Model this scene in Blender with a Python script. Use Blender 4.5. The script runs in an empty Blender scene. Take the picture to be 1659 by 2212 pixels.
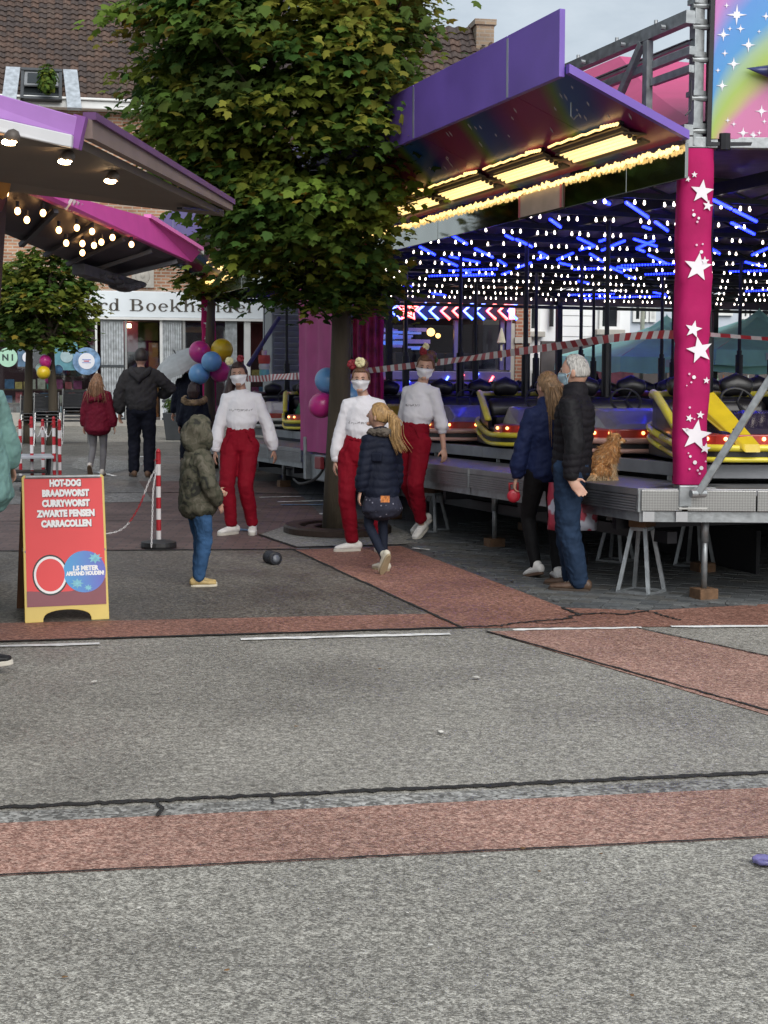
import bpy, bmesh, math, random
import numpy as np
from mathutils import Vector, Matrix, noise

SC = bpy.context.scene
COL = SC.collection
random.seed(7)
PI = math.pi

# ---------------------------------------------------------------- camera
FOC, CX, CY = 3194.0, 829.5, 1106.0          # focal length and centre for a 1659 x 2212 picture
EYE, PITCH, ROLL = 1.72, math.atan(336 / 3194.0), 0.010
cam_d = bpy.data.cameras.new('camera')
cam_d.sensor_fit = 'VERTICAL'; cam_d.sensor_height = 36.0; cam_d.lens = 36.0 * FOC / 2212.0
cam_d.clip_start = 0.1; cam_d.clip_end = 2000
cam = bpy.data.objects.new('camera', cam_d); COL.objects.link(cam)
CAM_R = Matrix.Rotation(PI / 2 - PITCH, 4, 'X') @ Matrix.Rotation(ROLL, 4, 'Z')
cam.matrix_world = Matrix.Translation((0, 0, EYE)) @ CAM_R
SC.camera = cam

# ---------------------------------------------------------------- world, sun, exposure (overcast, rainy noon)
world = bpy.data.worlds.new('World'); SC.world = world; world.use_nodes = True
wn = world.node_tree.nodes; wl = world.node_tree.links; wn.clear()
w_out = wn.new('ShaderNodeOutputWorld'); w_bg = wn.new('ShaderNodeBackground')
w_sky = wn.new('ShaderNodeTexSky'); w_sky.sky_type = 'NISHITA'; w_sky.sun_disc = False
SUN_EL, SUN_ROT = math.radians(38), math.radians(158)
w_sky.sun_elevation = SUN_EL; w_sky.sun_rotation = SUN_ROT; w_sky.air_density = 1.0; w_sky.dust_density = 3.0
w_tc = wn.new('ShaderNodeTexCoord'); w_map = wn.new('ShaderNodeMapping'); w_map.inputs['Scale'].default_value = (1.6, 1.6, 4.0)
w_no = wn.new('ShaderNodeTexNoise'); w_no.inputs['Scale'].default_value = 3.2; w_no.inputs['Detail'].default_value = 6; w_no.inputs['Roughness'].default_value = 0.6
w_rp = wn.new('ShaderNodeValToRGB')
w_rp.color_ramp.elements[0].position = 0.30; w_rp.color_ramp.elements[0].color = (2.2, 2.55, 2.9, 1)
w_rp.color_ramp.elements[1].position = 0.70; w_rp.color_ramp.elements[1].color = (3.7, 4.05, 4.35, 1)
w_mx = wn.new('ShaderNodeMix'); w_mx.data_type = 'RGBA'; w_mx.inputs[0].default_value = 0.9
wl.new(w_tc.outputs['Generated'], w_map.inputs[0]); wl.new(w_map.outputs[0], w_no.inputs['Vector'])
wl.new(w_no.outputs['Fac'], w_rp.inputs[0]); wl.new(w_sky.outputs[0], w_mx.inputs[6]); wl.new(w_rp.outputs[0], w_mx.inputs[7])
wl.new(w_mx.outputs[2], w_bg.inputs[0]); w_bg.inputs[1].default_value = 0.10
wl.new(w_bg.outputs[0], w_out.inputs[0])
sun_d = bpy.data.lights.new('sun', 'SUN'); sun_d.energy = 1.5; sun_d.angle = math.radians(55); sun_d.color = (1.0, 0.97, 0.93)
sun = bpy.data.objects.new('sun', sun_d); COL.objects.link(sun)
sun.rotation_euler = (math.radians(52), 0, math.radians(22)); sun.location = (0, 0, 30)
SC.view_settings.view_transform = 'Standard'; SC.view_settings.look = 'None'
SC.view_settings.exposure = 1.02; SC.view_settings.gamma = 1.0
SC.render.engine = 'CYCLES'
cy = SC.cycles
cy.use_denoising = True
try: cy.denoiser = 'OPENIMAGEDENOISE'
except Exception: pass
cy.use_adaptive_sampling = True; cy.adaptive_threshold = 0.02
cy.max_bounces = 6; cy.diffuse_bounces = 3; cy.glossy_bounces = 3; cy.transmission_bounces = 4; cy.transparent_max_bounces = 8
cy.sample_clamp_indirect = 4.0; cy.caustics_reflective = False; cy.caustics_refractive = False

# ---------------------------------------------------------------- measuring helpers (photo point -> place in the world)
def ray(px, py):
    x, v = (px - CX) / FOC, (CY - py) / FOC
    return (CAM_R.to_3x3() @ Vector((x, v, -1.0)))
def at(px, py, Y):
    r = ray(px, py); return Vector((0, 0, EYE)) + r * (Y / r.y)
def gp(px, py, z=0.0):
    r = ray(px, py); return Vector((0, 0, EYE)) + r * ((z - EYE) / r.z)
def on_plane(px, py, P, n):
    r = ray(px, py); o = Vector((0, 0, EYE)); n = Vector(n)
    return o + r * ((Vector(P) - o).dot(n) / r.dot(n))

# ---------------------------------------------------------------- materials
MATS = {}
def srgb(h):
    h = h.lstrip('#'); c = [int(h[i:i + 2], 16) / 255 for i in (0, 2, 4)]
    return tuple(x / 12.92 if x <= 0.04045 else ((x + 0.055) / 1.055) ** 2.4 for x in c)
def mat(name, col=(0.5, 0.5, 0.5), rough=0.6, metal=0.0, var=0.12, vscale=8.0, bump=0.0, bscale=30.0, emit=None, estr=0.0,
        sheen=0.0, coat=0.0, spec=0.5, trans=0.0, vdetail=4.0, rvar=0.0):
    if name in MATS: return MATS[name]
    if isinstance(col, str): col = srgb(col)
    m = bpy.data.materials.new(name); m.use_nodes = True
    n, l = m.node_tree.nodes, m.node_tree.links
    b = n['Principled BSDF']
    b.inputs['Base Color'].default_value = (*col, 1); b.inputs['Roughness'].default_value = rough; b.inputs['Metallic'].default_value = metal
    b.inputs['Specular IOR Level'].default_value = spec
    if coat: b.inputs['Coat Weight'].default_value = coat; b.inputs['Coat Roughness'].default_value = 0.08
    if sheen: b.inputs['Sheen Weight'].default_value = sheen
    if trans: b.inputs['Transmission Weight'].default_value = trans
    tc = n.new('ShaderNodeTexCoord')
    if var > 0:
        no = n.new('ShaderNodeTexNoise'); no.inputs['Scale'].default_value = vscale; no.inputs['Detail'].default_value = vdetail
        l.new(tc.outputs['Object'], no.inputs['Vector'])
        rp = n.new('ShaderNodeValToRGB')
        rp.color_ramp.elements[0].position = 0.3; rp.color_ramp.elements[1].position = 0.7
        rp.color_ramp.elements[0].color = (*[c * (1 - var) for c in col], 1)
        rp.color_ramp.elements[1].color = (*[min(1, c * (1 + var)) for c in col], 1)
        l.new(no.outputs['Fac'], rp.inputs[0]); l.new(rp.outputs[0], b.inputs['Base Color'])
        if rvar:
            mr = n.new('ShaderNodeMapRange'); mr.inputs[3].default_value = max(0.02, rough - rvar); mr.inputs[4].default_value = min(1, rough + rvar)
            l.new(no.outputs['Fac'], mr.inputs[0]); l.new(mr.outputs[0], b.inputs['Roughness'])
    if bump > 0:
        nb = n.new('ShaderNodeTexNoise'); nb.inputs['Scale'].default_value = bscale; nb.inputs['Detail'].default_value = 5
        l.new(tc.outputs['Object'], nb.inputs['Vector'])
        bp = n.new('ShaderNodeBump'); bp.inputs['Strength'].default_value = bump; bp.inputs['Distance'].default_value = 0.02
        l.new(nb.outputs['Fac'], bp.inputs['Height']); l.new(bp.outputs[0], b.inputs['Normal'])
    if emit is not None:
        if isinstance(emit, str): emit = srgb(emit)
        b.inputs['Emission Color'].default_value = (*emit, 1); b.inputs['Emission Strength'].default_value = estr
    MATS[name] = m
    return m

def nodes_of(m): return m.node_tree.nodes, m.node_tree.links, m.node_tree.nodes['Principled BSDF']

def ground_mat(name, c0, c1, c2, scale=95.0, patch=0.25, rough=0.75, gain=1.0):
    """exposed aggregate: fine stones in three tones over broad worn and damp patches"""
    c0, c1, c2 = [tuple(x * gain for x in c) for c in (c0, c1, c2)]
    m = mat(name, c1, rough, var=0)
    n, l, b = nodes_of(m)
    tc = n.new('ShaderNodeTexCoord')
    vo = n.new('ShaderNodeTexVoronoi'); vo.inputs['Scale'].default_value = scale; vo.inputs['Randomness'].default_value = 1
    l.new(tc.outputs['Object'], vo.inputs['Vector'])
    sp = n.new('ShaderNodeSeparateColor'); l.new(vo.outputs['Color'], sp.inputs[0])
    rp = n.new('ShaderNodeValToRGB'); e = rp.color_ramp.elements
    e[0].position = 0.15; e[0].color = (*c0, 1); e[1].position = 0.95; e[1].color = (*c2, 1)
    x = e.new(0.55); x.color = (*c1, 1)
    l.new(sp.outputs[0], rp.inputs[0])
    n2 = n.new('ShaderNodeTexNoise'); n2.inputs['Scale'].default_value = 1.1; n2.inputs['Detail'].default_value = 8; n2.inputs['Roughness'].default_value = 0.65
    l.new(tc.outputs['Object'], n2.inputs['Vector'])
    mr = n.new('ShaderNodeMapRange'); mr.inputs[1].default_value = 0.3; mr.inputs[2].default_value = 0.7
    mr.inputs[3].default_value = 1 - patch; mr.inputs[4].default_value = 1 + patch
    l.new(n2.outputs['Fac'], mr.inputs[0])
    n3 = n.new('ShaderNodeTexNoise'); n3.inputs['Scale'].default_value = 28; n3.inputs['Detail'].default_value = 5
    l.new(tc.outputs['Object'], n3.inputs['Vector'])
    m3 = n.new('ShaderNodeMapRange'); m3.inputs[1].default_value = 0.3; m3.inputs[2].default_value = 0.7; m3.inputs[3].default_value = 0.66; m3.inputs[4].default_value = 1.34
    l.new(n3.outputs['Fac'], m3.inputs[0])
    mu0 = n.new('ShaderNodeMath'); mu0.operation = 'MULTIPLY'; l.new(mr.outputs[0], mu0.inputs[0]); l.new(m3.outputs[0], mu0.inputs[1])
    mu = n.new('ShaderNodeVectorMath'); mu.operation = 'SCALE'
    gv = n.new('ShaderNodeTexVoronoi'); gv.inputs['Scale'].default_value = 1.7; l.new(tc.outputs['Object'], gv.inputs['Vector'])   # old gum and oil spots
    gm = n.new('ShaderNodeMapRange'); gm.inputs[1].default_value = .035; gm.inputs[2].default_value = .06; gm.inputs[3].default_value = .72; gm.inputs[4].default_value = 1.0; l.new(gv.outputs['Distance'], gm.inputs[0])
    n4 = n.new('ShaderNodeTexNoise'); n4.inputs['Scale'].default_value = .35; n4.inputs['Detail'].default_value = 5; n4.inputs['Distortion'].default_value = 1.5; l.new(tc.outputs['Object'], n4.inputs['Vector'])
    m4 = n.new('ShaderNodeMapRange'); m4.inputs[1].default_value = .35; m4.inputs[2].default_value = .65; m4.inputs[3].default_value = .82; m4.inputs[4].default_value = 1.14; l.new(n4.outputs['Fac'], m4.inputs[0])
    mu1 = n.new('ShaderNodeMath'); mu1.operation = 'MULTIPLY'; l.new(mu0.outputs[0], mu1.inputs[0]); l.new(gm.outputs[0], mu1.inputs[1])
    mu2 = n.new('ShaderNodeMath'); mu2.operation = 'MULTIPLY'; l.new(mu1.outputs[0], mu2.inputs[0]); l.new(m4.outputs[0], mu2.inputs[1])
    l.new(rp.outputs[0], mu.inputs[0]); l.new(mu2.outputs[0], mu.inputs['Scale'])
    l.new(mu.outputs[0], b.inputs['Base Color'])
    r2 = n.new('ShaderNodeMapRange'); r2.inputs[1].default_value = 0.35; r2.inputs[2].default_value = 0.65; r2.inputs[3].default_value = rough - 0.22; r2.inputs[4].default_value = rough + 0.12
    l.new(n2.outputs['Fac'], r2.inputs[0]); l.new(r2.outputs[0], b.inputs['Roughness'])
    bp = n.new('ShaderNodeBump'); bp.inputs['Strength'].default_value = 0.5; bp.inputs['Distance'].default_value = 0.006
    l.new(vo.outputs['Distance'], bp.inputs['Height']); bp.invert = True
    l.new(bp.outputs[0], b.inputs['Normal'])
    return m

def brick_mat(name, c1, c2, mortar, bw=0.21, bh=0.065, ms=0.011, rough=0.85, axes='xz', bump=0.5, offset=0.5):
    m = mat(name, c1, rough, var=0)
    n, l, b = nodes_of(m)
    tc = n.new('ShaderNodeTexCoord'); sp = n.new('ShaderNodeSeparateXYZ'); cb = n.new('ShaderNodeCombineXYZ')
    l.new(tc.outputs['Object'], sp.inputs[0])
    l.new(sp.outputs['XYZ'.index(axes[0].upper())], cb.inputs[0]); l.new(sp.outputs['XYZ'.index(axes[1].upper())], cb.inputs[1])
    br = n.new('ShaderNodeTexBrick'); br.inputs['Scale'].default_value = 1; br.inputs['Brick Width'].default_value = bw; br.inputs['Row Height'].default_value = bh
    br.inputs['Mortar Size'].default_value = ms; br.inputs['Color1'].default_value = (*c1, 1); br.inputs['Color2'].default_value = (*c2, 1); br.inputs['Mortar'].default_value = (*mortar, 1)
    br.offset = offset
    l.new(cb.outputs[0], br.inputs['Vector'])
    no = n.new('ShaderNodeTexNoise'); no.inputs['Scale'].default_value = 2.3; no.inputs['Detail'].default_value = 6
    l.new(tc.outputs['Object'], no.inputs['Vector'])
    mr = n.new('ShaderNodeMapRange'); mr.inputs[1].default_value = 0.3; mr.inputs[2].default_value = 0.7; mr.inputs[3].default_value = 0.7; mr.inputs[4].default_value = 1.25
    l.new(no.outputs['Fac'], mr.inputs[0])
    mu = n.new('ShaderNodeVectorMath'); mu.operation = 'SCALE'; l.new(br.outputs['Color'], mu.inputs[0]); l.new(mr.outputs[0], mu.inputs['Scale'])
    l.new(mu.outputs[0], b.inputs['Base Color'])
    bp = n.new('ShaderNodeBump'); bp.inputs['Strength'].default_value = bump; bp.inputs['Distance'].default_value = 0.01; bp.invert = True
    l.new(br.outputs['Fac'], bp.inputs['Height']); l.new(bp.outputs[0], b.inputs['Normal'])
    return m

def glass_mat(name, tint=(0.9, 0.95, 0.95), fac=0.18):
    if name in MATS: return MATS[name]
    m = bpy.data.materials.new(name); m.use_nodes = True
    n, l = m.node_tree.nodes, m.node_tree.links; n.clear()
    o = n.new('ShaderNodeOutputMaterial'); t = n.new('ShaderNodeBsdfTransparent'); g = n.new('ShaderNodeBsdfGlossy'); mx = n.new('ShaderNodeMixShader')
    t.inputs[0].default_value = (*tint, 1); g.inputs['Roughness'].default_value = 0.03
    fr = n.new('ShaderNodeFresnel'); fr.inputs[0].default_value = 1.5
    ad = n.new('ShaderNodeMath'); ad.operation = 'ADD'; ad.inputs[1].default_value = fac; ad.use_clamp = True
    l.new(fr.outputs[0], ad.inputs[0]); l.new(ad.outputs[0], mx.inputs[0]); l.new(t.outputs[0], mx.inputs[1]); l.new(g.outputs[0], mx.inputs[2]); l.new(mx.outputs[0], o.inputs[0])
    MATS[name] = m; return m

def lamp(name, col, strength):
    return mat(name, (0.8, 0.8, 0.8), 0.4, var=0, emit=col, estr=strength)

# ---------------------------------------------------------------- mesh builder
class MB:
    def __init__(s): s.v, s.f, s.m, s.cur = [], [], [], 0
    def add(s, vs, fs):
        o = len(s.v); s.v.extend(tuple(p) for p in vs)
        for f in fs: s.f.append(tuple(i + o for i in f)); s.m.append(s.cur)
        return s
    def box(s, c, size, rot=None):
        c = Vector(c); h = Vector(size) / 2
        vs = [Vector((x * h.x, y * h.y, z * h.z)) for z in (-1, 1) for y in (-1, 1) for x in (-1, 1)]
        if rot is not None: vs = [rot @ v for v in vs]
        return s.add([c + v for v in vs], [(0, 2, 3, 1), (4, 5, 7, 6), (0, 1, 5, 4), (2, 6, 7, 3), (0, 4, 6, 2), (1, 3, 7, 5)])
    def box2(s, a, b):
        a, b = Vector(a), Vector(b); return s.box((a + b) / 2, [abs(x) for x in (b - a)])
    def beam(s, p0, p1, w, h, up=(0, 0, 1)):
        p0, p1 = Vector(p0), Vector(p1); y = (p1 - p0); L = y.length; y.normalize()
        x = y.cross(Vector(up))
        if x.length < 1e-4: x = y.cross(Vector((1, 0, 0)))
        x.normalize(); z = x.cross(y)
        return s.box((p0 + p1) / 2, (w, L, h), Matrix((x, y, z)).transposed())
    def prism(s, poly, depth, M=Matrix.Identity(4), both=False):
        n = len(poly); z0, z1 = (-depth / 2, depth / 2) if both else (0, depth)
        vs = [M @ Vector((x, y, z0)) for x, y in poly] + [M @ Vector((x, y, z1)) for x, y in poly]
        fs = [tuple(range(n - 1, -1, -1)), tuple(range(n, 2 * n))] + [(i, (i + 1) % n, n + (i + 1) % n, n + i) for i in range(n)]
        return s.add(vs, fs)
    def loft(s, pts, radii, side=None, n=12, caps=True, closed=False):
        """rings of (a, b) radii along a path; a lies along `side`"""
        pts = [Vector(p) for p in pts]; radii = [(r, r) if not isinstance(r, (tuple, list)) else r for r in radii]
        if caps:
            d0 = (pts[0] - pts[1]).normalized(); d1 = (pts[-1] - pts[-2]).normalized()
            r0, r1 = min(radii[0]), min(radii[-1])
            pts = [pts[0] + d0 * r0 * 0.55, pts[0] + d0 * r0 * 0.38] + pts + [pts[-1] + d1 * r1 * 0.38, pts[-1] + d1 * r1 * 0.55]
            radii = [(radii[0][0] * 0.3, radii[0][1] * 0.3), (radii[0][0] * 0.75, radii[0][1] * 0.75)] + radii + [(radii[-1][0] * 0.75, radii[-1][1] * 0.75), (radii[-1][0] * 0.3, radii[-1][1] * 0.3)]
        vs = []; N = len(pts); prev = None
        for i, p in enumerate(pts):
            t = (pts[min(i + 1, N - 1)] - pts[max(i - 1, 0)]).normalized()
            if side is not None:
                sd = side[i if not caps else min(max(i - 2, 0), len(side) - 1)] if isinstance(side, list) else side
                x = Vector(sd); x = x - t * x.dot(t)
            elif prev is None:
                x = t.cross(Vector((0, 0, 1)))
                if x.length < 0.2: x = t.cross(Vector((0, 1, 0)))
            else: x = prev - t * prev.dot(t)
            x.normalize(); prev = x; y = t.cross(x)
            for k in range(n):
                a = 2 * PI * k / n
                vs.append(p + x * (math.cos(a) * radii[i][0]) + y * (math.sin(a) * radii[i][1]))
        fs = [(i * n + k, i * n + (k + 1) % n, (i + 1) * n + (k + 1) % n, (i + 1) * n + k) for i in range(N - 1) for k in range(n)]
        fs += [tuple(range(n - 1, -1, -1)), tuple(range((N - 1) * n, N * n))]
        return s.add(vs, fs)
    def tube(s, pts, r, n=8): return s.loft(pts, [r] * len(pts) if not isinstance(r, list) else r, n=n, caps=False)
    def ball(s, c, r, seg=16, rings=10, rot=None):
        r = (r, r, r) if not isinstance(r, (tuple, list)) else r; c = Vector(c); vs = [Vector((0, 0, -1))]
        for i in range(1, rings):
            p = -PI / 2 + PI * i / rings
            for k in range(seg): a = 2 * PI * k / seg; vs.append(Vector((math.cos(p) * math.cos(a), math.cos(p) * math.sin(a), math.sin(p))))
        vs.append(Vector((0, 0, 1)))
        vs = [Vector((v.x * r[0], v.y * r[1], v.z * r[2])) for v in vs]
        if rot is not None: vs = [rot @ v for v in vs]
        fs = [(0, 1 + (k + 1) % seg, 1 + k) for k in range(seg)]
        for i in range(rings - 2):
            for k in range(seg):
                a, b2 = 1 + i * seg, 1 + (i + 1) * seg
                fs.append((a + k, a + (k + 1) % seg, b2 + (k + 1) % seg, b2 + k))
        L = len(vs) - 1; a = 1 + (rings - 2) * seg
        fs += [(a + k, a + (k + 1) % seg, L) for k in range(seg)]
        return s.add([c + v for v in vs], fs)
    def lathe(s, prof, c=(0, 0, 0), n=20, M=None):
        c = Vector(c); vs = []
        for r, z in prof:
            for k in range(n):
                a = 2 * PI * k / n; p = Vector((r * math.cos(a), r * math.sin(a), z)); vs.append(c + (M @ p if M is not None else p))
        N = len(prof)
        fs = [(i * n + k, i * n + (k + 1) % n, (i + 1) * n + (k + 1) % n, (i + 1) * n + k) for i in range(N - 1) for k in range(n)]
        fs += [tuple(range(n - 1, -1, -1)), tuple(range((N - 1) * n, N * n))]
        return s.add(vs, fs)
    def quad(s, a, b, c, d): return s.add([a, b, c, d], [(0, 1, 2, 3)])
    def mesh(s, name, mats):
        me = bpy.data.meshes.new(name); me.from_pydata(s.v, [], s.f)
        mats = mats if isinstance(mats, (list, tuple)) else [mats]
        for m in mats: me.materials.append(m)
        if len(mats) > 1: me.polygons.foreach_set('material_index', s.m)
        return me
    def build(s, name, mats, parent=None, smooth=False, bevel=0.0, loc=None):
        me = s.mesh(name, mats)
        if smooth: me.polygons.foreach_set('use_smooth', [True] * len(me.polygons))
        o = link(name, me, parent)
        if loc is not None: o.location = loc
        if bevel:
            b = o.modifiers.new('bevel', 'BEVEL'); b.width = bevel; b.segments = 2; b.limit_method = 'ANGLE'; b.angle_limit = math.radians(40)
        return o

def link(name, data, parent=None):
    o = bpy.data.objects.new(name, data); COL.objects.link(o)
    if parent is not None: o.parent = parent
    return o
def tag(o, label=None, cat=None, group=None, kind=None):
    if label: o['label'] = label
    if cat: o['category'] = cat
    if group: o['group'] = group
    if kind: o['kind'] = kind
    return o
def thing(name, label, cat, loc=(0, 0, 0), rotz=0.0, group=None, M=None):
    o = link(name, None); o.empty_display_size = 0.2
    if M is not None: o.matrix_world = M
    else: o.location = loc; o.rotation_euler = (0, 0, rotz)
    return tag(o, label, cat, group)
def copy_tree(o, parent=None):
    c = o.copy(); COL.objects.link(c)
    if parent is not None: c.parent = parent
    for ch in list(o.children): copy_tree(ch, c)
    return c
def inst(name, me, parent, loc, rot=None, scale=None, matrix=None):
    o = link(name, me, parent)
    if matrix is not None: o.matrix_local = matrix
    else:
        o.location = loc
        if rot is not None: o.rotation_euler = rot
        if scale is not None: o.scale = scale
    return o
def text(name, body, size, mt, parent, M, offset=0.0, extrude=0.0006, align='CENTER', space=1.0, xs=1.0, width=None):
    cu = bpy.data.curves.new(name, 'FONT'); cu.body = body; cu.size = size; cu.align_x = align; cu.align_y = 'CENTER'
    cu.offset = offset; cu.extrude = extrude; cu.space_character = space; cu.resolution_u = 3
    tmp = link(name, cu); dg = bpy.context.evaluated_depsgraph_get(); me = bpy.data.meshes.new_from_object(tmp.evaluated_get(dg))
    bpy.data.objects.remove(tmp); bpy.data.curves.remove(cu); me.materials.clear(); me.materials.append(mt)
    if width:
        w = max(v.co.x for v in me.vertices) - min(v.co.x for v in me.vertices); xs = width / w
    o = link(name, me, parent); o.matrix_local = M @ Matrix.Diagonal((xs, 1, 1, 1))
    return o
def smooth_path(pts, n=6):
    """Catmull-Rom through points"""
    P = [Vector(p) for p in pts]; P = [2 * P[0] - P[1]] + P + [2 * P[-1] - P[-2]]; out = []
    for i in range(1, len(P) - 2):
        for k in range(n):
            t = k / n; a, b, c, d = P[i - 1:i + 3]
            out.append(0.5 * ((2 * b) + (c - a) * t + (2 * a - 5 * b + 4 * c - d) * t * t + (-a + 3 * b - 3 * c + d) * t ** 3))
    return out + [P[-2]]
# ================================================================ THE GROUND
M_LANE = ground_mat('lane_concrete', (0.122, 0.115, 0.099), (0.208, 0.198, 0.173), (0.315, 0.30, 0.266), 140, 0.16, 0.72, 1.26)
M_NEAR = ground_mat('near_aggregate', (0.105, 0.099, 0.085), (0.208, 0.198, 0.172), (0.34, 0.327, 0.288), 150, 0.17, 0.72, 1.4)
M_RED = ground_mat('red_aggregate', (0.135, 0.068, 0.05), (0.235, 0.133, 0.104), (0.345, 0.225, 0.18), 130, 0.14, 0.72, 1.45)
M_REDFAR = ground_mat('red_aggregate_far', (0.15, 0.07, 0.05), (0.225, 0.105, 0.075), (0.31, 0.165, 0.125), 80, 0.18, 0.7, 1.15)
M_GUT = ground_mat('gutter_concrete', (0.11, 0.107, 0.098), (0.225, 0.22, 0.205), (0.36, 0.355, 0.335), 60, 0.3, 0.75)
M_CENTRE = ground_mat('centre_asphalt', (0.06, 0.053, 0.044), (0.105, 0.093, 0.078), (0.165, 0.148, 0.125), 75, 0.3, 0.6, 1.1)
M_GREY = ground_mat('grey_asphalt', (0.09, 0.088, 0.085), (0.15, 0.147, 0.142), (0.22, 0.215, 0.2), 40, 0.3, 0.55)
M_BRICKPAVE = brick_mat('brick_paving', (0.105, 0.062, 0.055), (0.15, 0.095, 0.085), (0.055, 0.048, 0.045), 0.21, 0.105, 0.008, 0.6, 'xy', 0.4)
M_DARKPAVE = brick_mat('dark_paving', (0.075, 0.078, 0.08), (0.115, 0.118, 0.12), (0.03, 0.03, 0.03), 0.22, 0.11, 0.008, 0.55, 'xy', 0.4)
M_COBBLE = brick_mat('cobble_paving', (0.13, 0.125, 0.115), (0.21, 0.2, 0.18), (0.06, 0.058, 0.05), 0.14, 0.12, 0.02, 0.6, 'xy', 0.8)
M_SLAB = ground_mat('slab_concrete', (0.17, 0.17, 0.155), (0.25, 0.25, 0.23), (0.32, 0.32, 0.3), 90, 0.2, 0.7)
M_JOINT = mat('joint_tar', (0.018, 0.017, 0.016), 0.8, var=0.4, vscale=20, bump=0.6, bscale=60)
M_WHITE = mat('road_paint', (0.78, 0.78, 0.76), 0.7, var=0.22, vscale=14, bump=0.2, bscale=80)
M_BLUE = mat('blue_paint', (0.12, 0.19, 0.30), 0.7, var=0.3, vscale=9)

def sheet(name, pxs, z, m, kind='structure', label=None):
    pts = [gp(x, y) for x, y in pxs]
    b = MB(); b.add([(p.x, p.y, z) for p in pts], [tuple(range(len(pts)))])
    o = b.build(name, m)
    me = o.data
    if me.polygons[0].normal.z < 0: me.flip_normals()
    o['kind'] = kind
    if label: o['label'] = label
    return o
def ext(p, q, x):
    return (x, p[1] + (q[1] - p[1]) * (x - p[0]) / (q[0] - p[0]))

b = MB(); b.add([(-400, -60, 0), (400, -60, 0), (400, 900, 0), (-400, 900, 0)], [(0, 1, 2, 3)])
tag(b.build('ground', M_LANE), kind='structure')
XL, XR = -700, 2400
l1 = ((0, 1895), (1659, 1812)); l2 = ((0, 1780), (1659, 1703)); l3 = ((0, 1756), (1659, 1681)); l4 = ((0, 1747), (1659, 1671))
E = lambda l, x: ext(l[0], l[1], x)
p0 = gp(*E(l1, XL)); p1 = gp(*E(l1, XR))
b = MB(); b.add([(p0.x, p0.y, .004), (p0.x - 1, -8, .004), (p1.x + 1, -8, .004), (p1.x, p1.y, .004)], [(0, 1, 2, 3)])
tag(b.build('pavement', M_NEAR), kind='structure')
sheet('red_path', [E(l1, XL), E(l1, XR), E(l2, XR), E(l2, XL)], .004, M_RED)
sheet('gutter', [E(l2, XL), E(l2, XR), E(l3, XR), E(l3, XL)], .004, M_GUT)

def crack(name, pts, w, z, m=M_JOINT, jag=0.25, n=10, seed=1):
    """an uneven dark joint or crack lying on the ground"""
    rnd = random.Random(seed); P = [gp(x, y) for x, y in pts]; Q = []
    for a, c in zip(P[:-1], P[1:]):
        for k in range(n): Q.append(a.lerp(c, k / n))
    Q.append(P[-1]); L, R = [], []
    for i, q in enumerate(Q):
        t = (Q[min(i + 1, len(Q) - 1)] - Q[max(i - 1, 0)]); t.z = 0; t.normalize(); s = Vector((-t.y, t.x, 0))
        q = q + s * rnd.uniform(-1, 1) * w * jag
        L.append(q + s * w * rnd.uniform(.3, .75)); R.append(q - s * w * rnd.uniform(.3, .75))
    N = len(Q); b = MB(); b.add([(p.x, p.y, z) for p in L + R], [(i, i + 1, N + i + 1, N + i) for i in range(N - 1)])
    o = b.build(name, m)
    if o.data.polygons[0].normal.z < 0: o.data.flip_normals()
    return tag(o, kind='structure')
crack('road_joint', [E(l4, XL), E(l4, XR)], .036, .007, n=260, jag=.22)
crack('road_joint', [E(l1, XL), E(l1, XR)], .012, .010, n=120, jag=.3, seed=2)
crack('road_crack', [(335, 1738), (352, 1752), (340, 1768)], .014, .012, seed=3, n=5)
crack('road_crack', [(585, 1726), (590, 1740)], .01, .012, seed=4, n=4)

# far side of the lane
f_b = ((0, 1388), (1000, 1357)); f_t = ((0, 1347), (912, 1327))
sheet('red_path', [E(f_b, XL), (1000, 1357), (945, 1326.5), E(f_t, XL)], .004, M_REDFAR)
sheet('red_path', [(1000, 1358), (2400, 1348), (2400, 1300), (1659, 1306), (1397, 1320), (1217, 1314), (865, 1180), (634, 1189)], .0045, M_REDFAR)
sheet('red_path', [(1050, 1365), (1375, 1358), (2500, 1592), (2500, 1797)], .004, M_RED)
crack('road_joint', [E(f_b, XL), (1000, 1357)], .034, .009, n=90, jag=.15, seed=5)
crack('road_joint', [(634, 1189), (1000, 1359)], .022, .010, n=50, jag=.2, seed=6)
crack('road_joint', [(1050, 1365), (1700, 1549)], .020, .009, n=60, jag=.2, seed=7)
crack('road_joint', [(1375, 1358), (1700, 1428)], .016, .009, n=40, jag=.2, seed=8)
crack('road_crack', [(1000, 1357), (1080, 1354), (1140, 1345), (1215, 1341), (1250, 1330), (1300, 1326), (1345, 1330)], .028, .010, n=8, jag=.7, seed=9)
crack('road_crack', [(1345, 1330), (1400, 1322), (1440, 1335), (1470, 1342)], .024, .010, n=8, jag=.7, seed=10)
crack('road_crack', [(1140, 1345), (1180, 1350), (1250, 1345)], .012, .010, n=8, jag=.7, seed=11)
crack('road_crack', [(1217, 1314), (1250, 1330)], .03, .010, n=6, jag=.7, seed=12)
for a, c, w in (((-400, 1409), (215, 1392.5), .055), ((520, 1383.5), (972, 1371), .06), ((1108, 1362.5), (1386, 1357.5), .05), ((1450, 1355.5), (2300, 1351), .06)):
    crack('road_marking', [a, c], w, .008, M_WHITE, jag=.02, n=14, seed=int(c[0]))
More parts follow.
